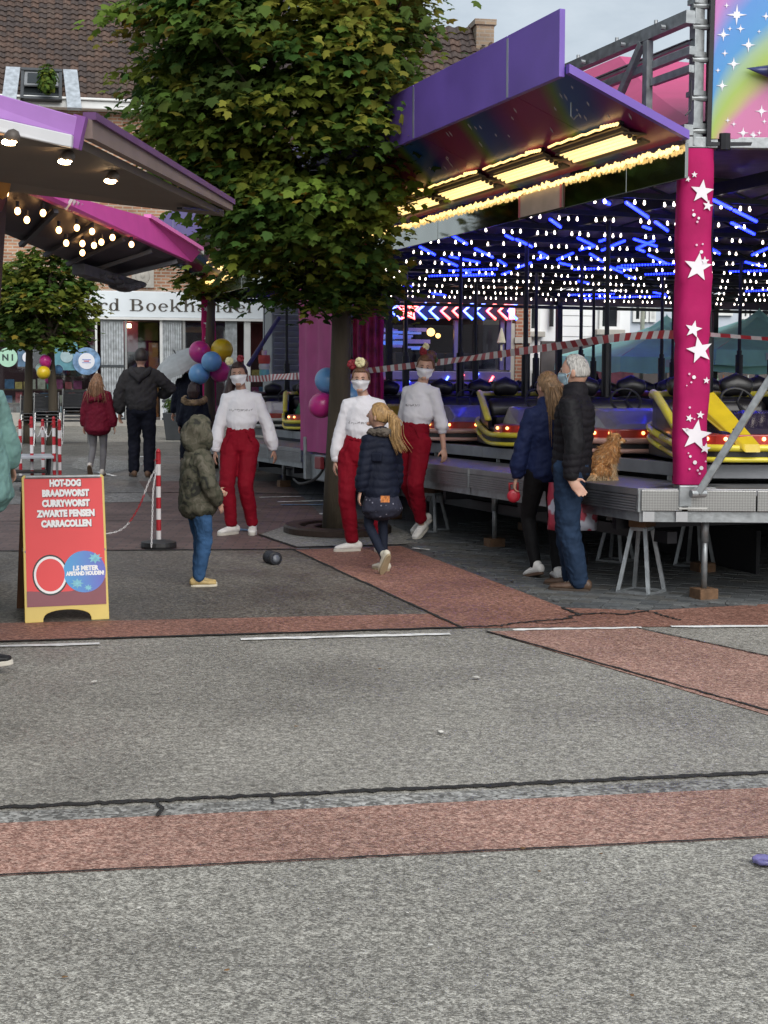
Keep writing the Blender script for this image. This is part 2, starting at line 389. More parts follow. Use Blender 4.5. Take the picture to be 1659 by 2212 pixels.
# centre of the square
c_l = ((0, 1191), (634, 1187))
sheet('asphalt', [E(f_t, XL), (945, 1326.5), (634, 1189), E(c_l, XL)], .004, M_CENTRE)
sheet('paving', [E(c_l, XL), (640, 1188), (700, 1120), (620, 1040), (XL, 1040)], .004, M_BRICKPAVE)
sheet('paving', [(XL, 1040), (620, 1040), (560, 985), (XL, 985)], .004, M_GREY)
sheet('cobbles', [(XL, 985), (560, 985), (540, 955), (XL, 955)], .004, M_COBBLE)
sheet('paving', [(640, 1188), (865, 1180), (1217, 1314), (1397, 1320), (1659, 1306), (2600, 1298), (2600, 850), (560, 985), (620, 1040), (700, 1120)], .0035, M_DARKPAVE)
sheet('path', [(XL, 1105), (330, 1085), (300, 1040), (150, 1030), (XL, 1040)], .008, M_GREY)
sheet('path', [(150, 1010), (225, 1028), (330, 1000), (170, 990)], .0085, M_GUT)
crack('road_joint', [E(c_l, XL), (640, 1188)], .04, .010, n=60, jag=.2, seed=14)
crack('road_joint', [(XL, 1130), (330, 1126), (640, 1130)], .02, .010, n=40, jag=.2, seed=15)
crack('road_joint', [(230, 1066), (420, 1064), (700, 1070)], .05, .010, n=30, jag=.2, seed=16)
# parking bay lines
for a, c, w, m in (((600, 1086), (706, 1083), .06, M_WHITE), ((606, 1092), (706, 1092), .10, M_BLUE), ((690, 1112), (712, 1112), .1, M_WHITE), ((560, 1076), (650, 1074), .05, M_WHITE),
                   ((893, 1186), (1000, 1196), .05, M_WHITE), ((1000, 1196), (1200, 1195), .05, M_WHITE), ((905, 1183), (985, 1190), .1, M_BLUE), ((495, 1144), (545, 1148), .12, M_BLUE),
                   ((285, 990), (330, 985), .07, M_WHITE), ((210, 1021), (250, 1030), .07, M_WHITE)):
    crack('road_marking', [a, c], w, .0115, m, jag=.05, n=12, seed=int(a[0]))
# pale slab round the tree, with the iron ring
TREE = gp(729, 1150)
sheet('tree_slab', [(560, 1157), (640, 1184), (905, 1177), (880, 1150), (820, 1128), (640, 1130)], .009, M_SLAB)
crack('road_joint', [(560, 1157), (640, 1184), (900, 1178)], .03, .0125, n=30, jag=.15, seed=18)
# litter and leaves on the road
M_LIT = mat('paper_scrap', (0.6, 0.58, 0.53), 0.8)
M_LEAFD = mat('dead_leaf', (0.16, 0.085, 0.03), 0.8, var=.4)
rnd = random.Random(5)
def scrap(px, py, r, m, name, label, cat, group):
    p = gp(px, py); b = MB(); n = 7
    ring = [(p.x + math.cos(k * 2 * PI / n) * r * rnd.uniform(.5, 1.1), p.y + math.sin(k * 2 * PI / n) * r * rnd.uniform(.5, 1.1), .013 + rnd.uniform(0, r * .25)) for k in range(n)]
    b.add([(p.x, p.y, .013 + r * .35)] + ring, [(0, 1 + k, 1 + (k + 1) % n) for k in range(n)])
    return tag(b.build(name, m), label, cat, group)
for i, (x, y, r, k) in enumerate([(203, 1478, .02, 0), (1030, 1468, .025, 0), (952, 1586, .02, 0), (1045, 1857, .012, 0), (1298, 1852, .01, 1), (1130, 1840, .012, 1), (930, 2050, .009, 0), (1165, 1890, .008, 1),
        (300, 1970, .009, 0), (490, 2105, .01, 1), (1365, 2160, .010, 1), (640, 1575, .012, 1), (270, 1590, .008, 0), (880, 1980, .007, 0), (1500, 2010, .009, 1), (140, 2120, .010, 1), (820, 1450, .012, 1)]):
    if k: scrap(x, y, r, M_LEAFD, 'fallen_leaf', 'small brown fallen leaf lying on the grey roadway', 'leaf', 'leaves on the road')
    else: scrap(x, y, r, M_LIT, 'paper_scrap', 'tiny pale paper scrap lying on the grey roadway', 'litter', 'paper scraps on the road')
p = gp(1652, 1871); b = MB(); b.lathe([(.0, .006), (.03, .006), (.042, .012), (.044, .022), (.039, .025), (.026, .018), (.0, .02)], (p.x, p.y, .004), 18)
for v in range(len(b.v)):
    x, y, z = b.v[v]; b.v[v] = (x + .006 * noise.noise((x * 60, y * 60, 0)), y + .006 * noise.noise((x * 60, y * 60, 5)), z + .006 * noise.noise((x * 50, y * 50, 9)))
tag(b.build('plastic_lid', mat('violet_plastic', (0.22, 0.2, 0.45), .25, var=.4, vscale=30, trans=.3), smooth=True), 'crumpled violet plastic lid on the pavement at the right edge', 'litter')

# real paving stones beside the ride, nearest the road
ME_P = []
for k, c in enumerate(((.082, .088, .092), (.105, .112, .116), (.125, .13, .13), (.095, .095, .09))):
    bb = MB(); bb.box((0, 0, 0), (.212, .103, .05)); me = bb.mesh('paving_stone', mat('paver_%d' % k, c, .5, var=.25, vscale=18, bump=.25, bscale=70, rvar=.15))
    ME_P.append(me)
area = [gp(x, y) for x, y in ((640, 1188), (865, 1180), (1217, 1314), (1397, 1320), (1659, 1306), (1900, 1300), (2000, 1150), (1100, 1120), (900, 1140))][1:]
def inside(p, poly):
    c = False; n = len(poly)
    for i in range(n):
        a, d = poly[i], poly[(i + 1) % n]
        if (a.y > p.y) != (d.y > p.y) and p.x < (d.x - a.x) * (p.y - a.y) / (d.y - a.y) + a.x: c = not c
    return c
stones = []; ang = math.radians(-21); cs, sn = math.cos(ang), math.sin(ang)
for r in range(-60, 90):
    for q in range(-40, 60):
        u, v = q * .22 + (r % 2) * .11, r * .11
        x, y = .6 + u * cs - v * sn, 10.5 + u * sn + v * cs
        if all(inside(Vector((x + dx, y + dy, 0)), area) for dx, dy in ((.1, 0), (-.1, 0), (0, .05), (0, -.05))): stones.append((x, y))
stones.sort(key=lambda s: s[1] + abs(s[0] - 1.2) * .25)
pv = tag(link('stone_paving', None), kind='structure')
for i, (x, y) in enumerate(stones[:300]):
    o = inst('paving_stone', rnd.choice(ME_P), pv, (x, y, -.012 + rnd.uniform(0, .004)), (rnd.uniform(-.01, .01), rnd.uniform(-.01, .01), ang))
bb = MB(); R3 = Matrix.Rotation(ang, 3, 'Z')
for x, y in stones[300:]: bb.cur = rnd.randrange(4); bb.box((x, y, -.012 + rnd.uniform(0, .004)), (.212, .103, .05), R3)
if stones[300:]: tag(bb.build('paving_stones', [m.materials[0] for m in ME_P], pv), kind='stuff')
# ================================================================ BUILDINGS BEHIND THE SQUARE
M_BRICK = brick_mat('old_brick', (0.33, 0.15, 0.085), (0.42, 0.22, 0.13), (0.42, 0.36, 0.29), .22, .075, .014)
M_BRICKD = brick_mat('dark_brick', (0.24, 0.09, 0.055), (0.34, 0.14, 0.085), (0.34, 0.28, 0.22), .22, .07, .012)
M_SIGNW = mat('sign_white', (0.74, 0.80, 0.84), .45, var=.05, vscale=2)
M_LETTER = mat('bronze_letter', (0.075, 0.065, 0.055), .4, .3, var=.2)
M_TRIMW = mat('white_paint', (0.72, 0.73, 0.72), .5, var=.08, vscale=3)
M_FLUTE = mat('fluted_grey', (0.42, 0.45, 0.47), .5, var=.35, vscale=9, vdetail=8)
M_FRAME = mat('grey_frame', (0.30, 0.31, 0.31), .45, .2, var=.1)
M_GLASS = glass_mat('window_glass', fac=.10)
M_DARKGLASS = mat('dark_pane', (0.02, 0.024, 0.026), .06, var=.2, vscale=1.5)
M_INT = mat('shop_interior', (0.085, 0.03, 0.035), .8, var=.3, vscale=1.2)
M_STONE = mat('pale_stone', (0.42, 0.40, 0.36), .8, var=.12, vscale=6, bump=.4, bscale=12)
M_LEAD = mat('lead_flashing', (0.42, 0.46, 0.50), .45, .4, var=.25, vscale=9, bump=.3, bscale=14)

SHOP_P = at(400, 925, 35.5); SHOP_P.z = 0
SHOP_A = math.radians(11)
SHOP_M = Matrix.Translation(SHOP_P) @ Matrix.Rotation(SHOP_A, 4, 'Z'); SHOP_I = SHOP_M.inverted()
def sh(px, py, dy=0.0):
    n = SHOP_M.to_3x3() @ Vector((0, 1, 0)); return SHOP_I @ on_plane(px, py, SHOP_P + n * dy, n)
shop = thing('bookshop', 'brick bookshop with a long white sign board over fluted grey pilasters', 'shop', M=SHOP_M)
x0, x1 = sh(-140, 800).x, sh(640, 800).x
zs0, zs1 = sh(400, 684).z, sh(400, 631).z
eave = sh(190, 238).z
b = MB(); b.box2((x0, 0.05, zs0), (x1, 5.5, eave)); b.build('wall', M_BRICK, shop)
b = MB(); b.box2((x0, -.10, zs0 - .03), (sh(592, 660).x, .048, zs1)); sb = b.build('sign_board', M_SIGNW, shop, bevel=.015)
b = MB(); b.box2((x0, -.13, zs0 - .09), (sh(592, 660).x + .03, .02, zs0 - .032)); b.build('sign_ledge', M_TRIMW, sb)

# --- lettering with thick stems and thin curves, as on the board
def ring_poly(b, cx, cy, rx, ry, tk, th, a0=0, a1=2 * PI, n=26, M=None):
    vs = []; full = abs(a1 - a0) > 2 * PI - .01
    for k in range(n + (0 if full else 1)):
        a = a0 + (a1 - a0) * k / n
        vs.append((cx + rx * math.cos(a), cy + ry * math.sin(a))); vs.append((cx + (rx - tk) * math.cos(a), cy + (ry - th) * math.sin(a)))
    N = len(vs) // 2; K = N if full else N - 1
    for k in range(K):
        j = (k + 1) % N
        q = [vs[2 * k], vs[2 * j], vs[2 * j + 1], vs[2 * k + 1]]; b.prism(q, .012, M)
def rect(b, x, y, w, h, M, sl=0): b.prism([(x, y), (x + w, y), (x + w + sl, y + h), (x + sl, y + h)], .012, M)
ADV = {'S': .62, 't': .42, 'a': .58, 'n': .68, 'd': .66, 'r': .50, 'B': .80, 'o': .60, 'e': .58, 'k': .68, 'h': .68, 'l': .36, ' ': .36}
def glyph(b, ch, x, M):
    T, t = .115, .035
    T0 = lambda X, y, w=.10: rect(b, X - w / 2, y, w + T, t, M)
    if ch == 'o': ring_poly(b, x + .26, .24, .25, .255, T, t, M=M)
    elif ch == 'e':
        ring_poly(b, x + .26, .24, .25, .255, T, t, .12, 1.80 * PI, M=M); rect(b, x + .08, .25, .40, t, M)
    elif ch == 'a':
        ring_poly(b, x + .19, .14, .18, .155, T * .8, t, M=M); rect(b, x + .31, .02, T, .34, M); ring_poly(b, x + .23, .34, .195, .15, T * .9, t, 0, PI * .92, 14, M); rect(b, x + .38, .0, .14, t, M); b.prism([(x + .03, .30), (x + .13, .30), (x + .13, .38), (x + .03, .38)], .012, M)
    elif ch in 'dhkl':
        sx = x + (.36 if ch == 'd' else .06)
        rect(b, sx, 0, T, .74, M); rect(b, sx - .06, .71, .08, t, M)
        if ch == 'd': ring_poly(b, x + .24, .24, .22, .255, T, t, M=M); rect(b, sx + .08, 0, .1, t, M)
        else: T0(sx, 0)
        if ch == 'h': rect(b, x + .42, 0, T, .32, M); T0(x + .42, 0); ring_poly(b, x + .33, .32, .205, .18, T, t * 1.3, 0, PI, 14, M)
        if ch == 'k':
            b.prism([(x + .16, .22), (x + .19, .18), (x + .47, .46), (x + .42, .48)], .012, M); b.prism([(x + .24, .28), (x + .34, .34), (x + .60, .0), (x + .47, .0)], .012, M); rect(b, x + .34, .455, .22, t, M); rect(b, x + .42, 0, .24, t, M)
    elif ch == 'n':
        rect(b, x + .06, 0, T, .48, M); T0(x + .06, 0); rect(b, x, .45, .08, t, M); rect(b, x + .42, 0, T, .32, M); T0(x + .42, 0); ring_poly(b, x + .33, .32, .205, .18, T, t * 1.3, 0, PI, 14, M)
    elif ch == 'r':
        rect(b, x + .06, 0, T, .48, M); T0(x + .06, 0, .14); rect(b, x, .45, .08, t, M); ring_poly(b, x + .30, .33, .16, .155, .06, .06, .2, PI * .9, 12, M); ring_poly(b, x + .40, .39, .06, .06, .058, .058, M=M)
    elif ch == 't':
        rect(b, x + .1, .05, T, .55, M); rect(b, x + .02, .44, .32, t, M); ring_poly(b, x + .24, .12, .14, .125, .07, t, PI, 1.9 * PI, 12, M)
    elif ch == 'B':
        rect(b, x + .1, 0, T + .02, .72, M); rect(b, x, 0, .4, t, M); rect(b, x, .685, .38, t, M); rect(b, x + .1, .36, .28, t, M)
        ring_poly(b, x + .36, .54, .26, .18, .13, t, -PI / 2, PI / 2, 16, M); ring_poly(b, x + .38, .19, .31, .205, .15, t, -PI / 2, PI / 2, 16, M)
    elif ch == 'S':
        ring_poly(b, x + .26, .53, .22, .20, T, t * 1.4, .3, PI * 1.5, 18, M); ring_poly(b, x + .28, .19, .24, .20, T, t * 1.4, -PI * .8, PI / 2, 18, M)
word = 'Standaard Boekhandel'
XB, XK = sh(280, 660).x, sh(548, 660).x           # "Boekhandel" spans these
wB = sum(ADV[c] for c in 'Boekhandel'); sc = (XK - XB) / wB
zb = zs0 + (zs1 - zs0) * .20; x = XB - sc * sum(ADV[c] for c in 'Standaard ')
for ch in word:
    if ch != ' ':
        b = MB(); glyph(b, ch, 0, Matrix.Identity(4))
        o = b.build('letter', M_LETTER, sb); o.matrix_local = Matrix.Translation((x, -.102, zb)) @ Matrix.Rotation(PI / 2, 4, 'X') @ Matrix.Diagonal((sc * .97, sc * .80, 1, 1))
    x += ADV[ch] * sc
# --- shop front
def shop_box(name, pxa, pxb, pya, pyb, y0, y1, m, parent=shop, bevel=0.0):
    a = sh(pxa, pya); c = sh(pxb, pyb); bb = MB(); bb.box2((a.x, y0, a.z), (c.x, y1, c.z)); return bb.build(name, m, parent, bevel=bevel)
b = MB(); b.box2((x0, 1.9, 0), (x1, 2.0, zs0)); b.build('back_wall', M_INT, shop)
b = MB(); b.box2((x0, .1, .0), (x1, 1.9, .22)); b.build('shop_floor', mat('shop_floor', (.12, .1, .09), .5), shop)
b = MB(); b.box2((x0, .051, zs0 - .12), (x1, 1.9, zs0 - .002)); b.build('shop_ceiling', mat('shop_ceiling', (.10, .06, .06), .8), shop)
b = MB(); b.box2((x0, -.05, 0), (sh(205, 900).x, .12, .32)); b.box2((sh(205, 900).x, -.12, 0), (sh(600, 900).x, -.051, .16)); b.build('plinth', M_STONE, shop, bevel=.01)
def pilaster(pxa, pxb):
    a, c = sh(pxa, 800).x, sh(pxb, 800).x; w = c - a
    bb = MB(); bb.box2((a, 0, .16), (c, .14, zs0 - .1)); p = bb.build('pilaster', mat('pilaster_grey', (.34, .36, .375), .5, var=.12), shop)
    zc = [.18, sh(250, 866).z, sh(250, 791).z, zs0 - .12]
    for k in range(3):
        bb = MB(); nfl = 9
        for q in range(nfl):
            xx = a + w * (q + .5) / nfl
            bb.lathe([(w / nfl * .47, zc[k] + .03), (w / nfl * .47, zc[k + 1] - .03)], (xx, -.005, 0), 8)
        bb.build('fluting', M_FLUTE if k else M_SIGNW, p)
        bb = MB(); bb.box2((a - .01, -.05, zc[k] - .02), (c + .01, .01, zc[k] + .028)); bb.build('band', mat('dark_band', (.05, .06, .07), .5), p)
for a, c in ((218, 268), (350, 393), (487, 512)): pilaster(a, c)
shop_box('column', 527, 541, 690, 922, -.06, .1, M_TRIMW, bevel=.02)
shop_box('column', 597, 612, 640, 922, -.06, .1, M_TRIMW, bevel=.02)
for a in (205, 269, 345, 394, 445): shop_box('mullion', a, a + 7, 690, 920, -.03, .05, M_TRIMW if a in (205, 345) else M_FRAME)
shop_box('window_rail', 393, 487, 786, 791, -.02, .04, mat('red_rail', (.12, .02, .03), .5))
for a, c in ((-140, 205), (276, 345), (400, 487), (541, 597)):
    bb = MB(); bb.box2((sh(a, 800).x, .06, .3), (sh(c, 800).x, .066, zs0 - .14)); bb.build('window_pane', M_GLASS, shop)
dr = shop_box('door', 322, 344, 740, 915, .3, .36, mat('orange_door', (.36, .12, .03), .5), bevel=.01)
shop_box('handle', 324, 326, 820, 850, .24, .3, M_FRAME, parent=dr)
# posters and round stickers on the panes
def disc(name, px, py, rpx, m, parent, y=-.06, ring=None, t=.01):
    c = sh(px, py); r = rpx / FOC * 35.5
    bb = MB(); bb.lathe([(r, 0), (r, t)], (0, 0, 0), 28, Matrix.Rotation(PI / 2, 3, 'X'))
    o = bb.build(name, m, parent); o.location = (c.x, y, c.z); return o
M_MINT = mat('mint_sticker', (.38, .62, .47), .6, var=.06); M_BLUEST = mat('blue_sticker', (.16, .28, .46), .6, var=.5, vscale=7)
d1 = disc('window_sticker', 17, 772, 20, M_MINT, shop)
text('lettering', 'N I', .2, mat('ink', (.03, .05, .05), .7), d1, Matrix.Translation((.0, -.014, -.01)) @ Matrix.Rotation(PI / 2, 4, 'X'), .008)
d2 = disc('window_sticker', 187, 780, 29, M_BLUEST, shop); d2b = disc('sticker_centre', 187, 780, 17, mat('sticker_white', (.75, .76, .82), .6, var=.04), shop, y=-.072)
for zz, w, cc in ((.035, .2, (.25, .3, .6)), (.0, .12, (.55, .05, .12)), (-.035, .2, (.3, .35, .6))):
    bb = MB(); bb.box((0, -.014, zz), (w, .004, .02)); bb.build('print_line', mat('sticker_ink_%d' % int(zz * 1000), cc, .6), d2b)
shop_box('poster', 38, 66, 745, 792, -.02, -.012, mat('poster_blue', (.09, .17, .27), .6, var=.5, vscale=6)); disc('poster_moon', 60, 772, 11, mat('sticker_white', (.7, .7, .7)), shop, y=-.026)
shop_box('poster', 118, 168, 738, 800, -.02, -.012, mat('poster_teal', (.10, .27, .33), .6, var=.3, vscale=4)); disc('poster_disc', 144, 770, 13, mat('pale_teal', (.33, .45, .48), .6), shop, y=-.026)
disc('window_sticker', 583, 776, 18, M_TRIMW, shop, y=-.05)
# books and goods in the windows
rb = random.Random(11)
bk = [(.5, .1, .12), (.08, .18, .35), (.6, .55, .45), (.1, .35, .3), (.55, .25, .08), (.75, .72, .68), (.35, .05, .18), (.12, .12, .14), (.25, .4, .5), (.7, .5, .15)]
for k, c in enumerate(bk): mat('book_%d' % k, c, .6, var=.3, vscale=12)
for rowy, (pa, pb) in ((902, (8, 200)), (872, (8, 200)), (842, (5, 200)), (812, (105, 200)), (872, (280, 320)), (840, (280, 318)), (900, (400, 485)), (850, (545, 595)), (815, (545, 595)), (885, (545, 595))):
    a, c = sh(pa, rowy).x, sh(pb, rowy).x; z = sh(200, rowy).z
    bb = MB(); bb.box2((a, .35, z - .03), (c, .75, z)); shf = bb.build('shelf', mat('shelf_wood', (.16, .11, .07), .6), shop)
    xx = a + .03
    while xx < c - .2:
        w = rb.uniform(.1, .24); h = rb.uniform(.16, .26)
        bb = MB(); bb.box((0, 0, h / 2), (w, .05, h)); o = bb.build('book', MATS['book_%d' % rb.randrange(10)], shf); o.location = (xx + w / 2, .45, z + .002); o.rotation_euler = (-.15, 0, rb.uniform(-.1, .1))
        xx += w + rb.uniform(.01, .09)
bb = MB(); bb.box((sh(280, 703).x, .5, sh(280, 703).z), (.09, .09, .09)); bb.build('ceiling_spot', lamp('spot_warm', (1, .72, .4), 9), shop)
shop_box('sale_banner', 400, 470, 705, 718, .6, .62, mat('orange_banner', (.5, .2, .05), .7))
shop_box('inner_panel', 276, 345, 695, 735, .9, .92, mat('olive_panel', (.16, .15, .05), .7)); shop_box('inner_panel', 268, 300, 690, 760, .7, .72, mat('plum_panel', (.2, .03, .08), .7))
shop_box('inner_panel', 100, 205, 690, 745, .8, .82, MATS['plum_panel']); shop_box('inner_panel', 541, 597, 690, 770, .8, .82, mat('red_panel', (.22, .02, .02), .7))
# stone plaque
pq = shop_box('plaque', 284, 333, 573, 622, -.02, .06, M_STONE, bevel=.02)
bb = MB(); c = sh(308, 598); bb.ball((c.x, -.02, c.z), (.17, .03, .18), 12, 8); bb.ball((c.x, -.03, c.z + .04), (.07, .04, .1), 10, 8); bb.build('relief', M_STONE, pq, smooth=True)
# gutter, roof, skylight
zg = eave
b = MB(); b.box2((x0, -.35, zg - .02), (x1 + .1, .049, zg + .16)); b.box2((x0, -.42, zg + .162), (x1 + .12, .02, zg + .22)); b.build('gutter', M_TRIMW, shop, bevel=.02)
def tile_mesh(name, w, g, m):
    bb = MB(); n = 5; vs = []
    for j, (yy, zz) in enumerate(((0, .035), (g + .05, .0))):
        for i in range(n + 1):
            u = i / n; h = .022 * math.sin(u * 2 * PI) ; vs.append((u * w, yy, h + zz)); 
    lo = [(v[0], v[1], v[2] - .018) for v in vs]; k = n + 1
    fs = [(i, i + 1, k + i + 1, k + i) for i in range(n)] + [(2 * k + i + 1, 2 * k + i, i, i + 1)[::-1] for i in range(n)]
    bb.add(vs + lo, fs); return bb.mesh(name, m)
TILE_C = [(.07, .046, .036), (.085, .053, .04), (.06, .043, .037), (.10, .062, .046), (.055, .041, .037), (.08, .056, .045)]
TM = [mat('roof_tile_%d' % k, c, .75, var=.35, vscale=14, bump=.3, bscale=40) for k, c in enumerate(TILE_C)]
def tiled_roof(parent, x0, x1, y0, z0, pitch, rows, w=.185, g=.185, keep=lambda x, r: True, score=lambda x, r: 0, limit=300):
    M0 = Matrix.Translation((0, y0, z0)) @ Matrix.Rotation(pitch, 4, 'X')
    bb = MB(); L = rows * g
    bb.add([M0 @ Vector(v) for v in ((x0, 0, -.03), (x1, 0, -.03), (x1, L, -.03), (x0, L, -.03), (x0, 0, -.12), (x1, 0, -.12), (x1, L, -.12), (x0, L, -.12))], [(0, 1, 2, 3), (7, 6, 5, 4), (0, 4, 5, 1), (1, 5, 6, 2), (2, 6, 7, 3), (3, 7, 4, 0)])
    rf = bb.build('roof', mat('roof_felt', (.04, .03, .028), .9), parent)
    cells = [(x0 + c * w, r) for r in range(rows) for c in range(int((x1 - x0) / w)) if keep(x0 + c * w, r)]
    cells.sort(key=lambda q: score(*q)); mes = [tile_mesh('roof_tile', w + .012, g, m) for m in TM]; rr = random.Random(3)
    for xx, r in cells[:limit]:
        inst('roof_tile', rr.choice(mes), rf, None, matrix=M0 @ Matrix.Translation((xx + rr.uniform(-.004, .004), r * g, rr.uniform(0, .008))) @ Matrix.Rotation(rr.uniform(-.01, .01), 4, 'Z'))
    if cells[limit:]:
        bb = MB()
        for xx, r in cells[limit:]:
            me = mes[bb.cur]; bb.cur = rr.randrange(len(mes)); me = mes[bb.cur]
            T = M0 @ Matrix.Translation((xx + rr.uniform(-.004, .004), r * g, rr.uniform(0, .008)))
            bb.add([T @ v.co for v in me.vertices], [tuple(p.vertices) for p in me.polygons])
        tag(bb.build('roof_tiles', TM, rf), kind='stuff')
    return rf, M0
PITCHR = math.radians(50)
def roof_px(px): return sh(px, 150).x
xm = roof_px(300)
rf, RM = tiled_roof(shop, x0, x1, -.30, zg + .20, PITCHR, 24, score=lambda x, r: abs(x - roof_px(150)) * .8 + r * .12)
# the roof window in its lead surround
RMI = RM.inverted(); rn = SHOP_M.to_3x3() @ (RM.to_3x3() @ Vector((0, 0, 1))); rp0 = SHOP_M @ (RM @ Vector((0, 0, .05)))
def rf_px(px, py): return RMI @ (SHOP_I @ on_plane(px, py, rp0, rn))
sk = link('roof_window', None, shop); sk.matrix_local = RM
a = rf_px(46, 154); c = rf_px(134, 222)
ax, bx, ay, by = a.x, c.x, c.y, a.y
bb = MB()
for xx, s_ in ((ax - .34, -.08), (bx + .02, .10)):
    bb = MB(); bb.add([(xx + s_, ay - .2, .10), (xx + .32 + s_, ay - .2, .10), (xx + .32, by + .06, .12), (xx, by + .06, .12), (xx + s_, ay - .2, .02), (xx + .32 + s_, ay - .2, .02), (xx + .32, by + .06, .02), (xx, by + .06, .02)], [(0, 1, 2, 3), (0, 4, 5, 1), (1, 5, 6, 2), (2, 6, 7, 3), (3, 7, 4, 0)]); bb.build('lead_flashing', M_LEAD, sk)
bb = MB(); bb.box2((ax, ay, .05), (bx, by, .09)); bb.build('window_opening', M_DARKGLASS, sk)
bb = MB()
for q0, q1 in (((ax, by - .08, .06), (bx, by, .17)), ((ax, ay, .06), (ax + .07, by, .15)), ((bx - .07, ay, .06), (bx, by, .15)), ((ax, ay, .06), (bx, ay + .08, .14))): bb.box2(q0, q1)
bb.build('frame', mat('anthracite_frame', (.05, .055, .06), .5), sk)
sash = MB(); sash.box((0, 0, 0), (bx - ax - .16, (by - ay) * .55, .04)); o = sash.build('sash', mat('sash_grey', (.2, .21, .22), .5), sk); o.location = ((ax + bx) / 2, by - .36, .14); o.rotation_euler = (-.16, 0, 0)
sash = MB(); sash.box((0, 0, .028), (bx - ax - .30, (by - ay) * .42, .006)); o2 = sash.build('pane', M_DARKGLASS, sk); o2.location = o.location; o2.rotation_euler = o.rotation_euler

# ---------------------------------------------------------------- houses behind the ride
def house(name, label, px, py, Y, rot, parts):
    P = at(px, py, Y); P.z = 0; M = Matrix.Translation(P) @ Matrix.Rotation(rot, 4, 'Z'); t = thing(name, label, 'building', M=M); I = M.inverted(); n = M.to_3x3() @ Vector((0, 1, 0))
    f = lambda a, c, dy=0.0: I @ on_plane(a, c, P + n * dy, n)
    return t, f
ROT2 = math.radians(9)
arc, af = house('amusement_arcade', 'amusement arcade with dark glass front under a row of neon chevrons and tiled roof', 900, 850, 28.0, ROT2, None)
def fbox(f, name, a, c, y0, y1, m, parent, bevel=0.0):
    p, q = f(*a), f(*c); bb = MB(); bb.box2((p.x, y0, p.z), (q.x, y1, q.z)); return bb.build(name, m, parent, bevel=bevel)
M_PURP = mat('purple_panel', (.10, .085, .24), .4, var=.15); M_NAVY = mat('navy_panel', (.012, .014, .05), .35, var=.2); M_DARK = mat('black_paint', (.015, .015, .017), .4, var=.3)
xa, xb = af(650, 700).x, af(1104, 700).x; ze = af(900, 250).z
b = MB(); b.box2((xa, .3, af(900, 652).z), (xb, 6, ze)); b.build('wall', M_BRICKD, arc)
b = MB(); b.box2((xa, 2.4, 0), (xb, 2.5, 3.2)); b.build('back_wall', mat('arcade_back', (.05, .035, .04), .7, var=.5, vscale=1.5), arc)
b = MB(); b.box2((xa, .3, 3.0), (xb, 2.4, 3.1)); b.build('arcade_ceiling', M_DARK, arc)
sg = fbox(af, 'sign_panel', (690, 652), (1100, 690), .05, .29, M_NAVY, arc, .01)
NB, NR = lamp('neon_blue', (.03, .10, 1.0), 5.0), lamp('neon_red', (1.0, .06, .05), 4.0)
def chevron(px, m, s=1.0):
    p = af(px, 672); w, h, t = .17 * s, .155, .035
    bb = MB(); bb.tube([(w / 2, 0, h), (-w / 2, 0, 0), (w / 2, 0, -h)], .026, 8); o = bb.build('neon_chevron', m, sg, smooth=True); o.location = (p.x, .01, p.z)
for px, m in ((855, NB), (912, NB), (938, NB), (963, NR), (988, NR), (1012, NB), (1037, NB), (1062, NR), (1087, NR), (1112 - 4, NB)): chevron(px, m)
chevron(812, NR); p = af(882, 670); pts = []
for k in range(11): a = PI / 2 + k * PI / 5; r = .20 if k % 2 == 0 else .10; pts.append((r * math.cos(a), 0, r * math.sin(a)))
bb = MB(); bb.tube(pts, .024, 6); o = bb.build('neon_star', NR, sg); o.location = (p.x, .01, p.z)
bb = MB(); bb.tube([(q[0] * .5, 0, q[2] * .5) for q in pts], .02, 6); o = bb.build('neon_star', NR, sg); o.location = (p.x, .01, p.z)
fbox(af, 'sign_end', (1101, 655), (1113, 690), .02, .3, lamp('neon_pink', (1, .12, .16), 1.2), arc)
for a, c in ((690, 800), (806, 985), (992, 1085)):
    fbox(af, 'window_pane', (a, 700), (c, 798), .20, .206, glass_mat('arcade_glass', (.55, .55, .62), -.02), arc)
for a in (800, 876, 985, 1085, 1098): fbox(af, 'mullion', (a, 691), (a + (6 if a < 1090 else 8), 800), .12, .26, M_PURP if a > 900 else M_DARK, arc)
fbox(af, 'base_panel', (690, 800), (1106, 822), .1, .3, M_PURP, arc, .01); fbox(af, 'base_panel', (690, 823), (1106, 900), .12, .3, mat('blue_base', (.05, .04, .35), .35, var=.3), arc)
for a, c in (((806, 835), NB), ((835, 825), NR), ((965, 822), NB), ((998, 818), NR), ((1030, 815), NB), ((1062, 822), NR), ((1064, 838), NB), ((880, 832), NB)):
    p = af(*a); bb = MB(); bb.tube([(-.04, 0, -.08), (.05, 0, .08)], .022, 6); o = bb.build('neon_tube', c, arc); o.location = (p.x, .08, p.z)
for px, py, s in ((818, 711, .07), (834, 718, .07), (950, 716, .08), (966, 724, .05), (828, 742, .03)):
    p = af(px, py); bb = MB(); bb.ball((p.x, .9, p.z), s, 12, 8); bb.build('wall_lamp', lamp('lamp_warm', (1, .55, .12), 6), arc, smooth=True)
rr = random.Random(4)
for k in range(16):
    p = af(845 + rr.uniform(0, 95), 705 + rr.uniform(0, 55)); bb = MB(); bb.box((p.x, 1.3, p.z), (rr.uniform(.15, .5), .02, rr.uniform(.03, .09))); bb.build('screen', lamp('screen_blue_%d' % (k % 3), (.03, .08 + .05 * (k % 3), .7), .5 + .3 * (k % 3)), arc)
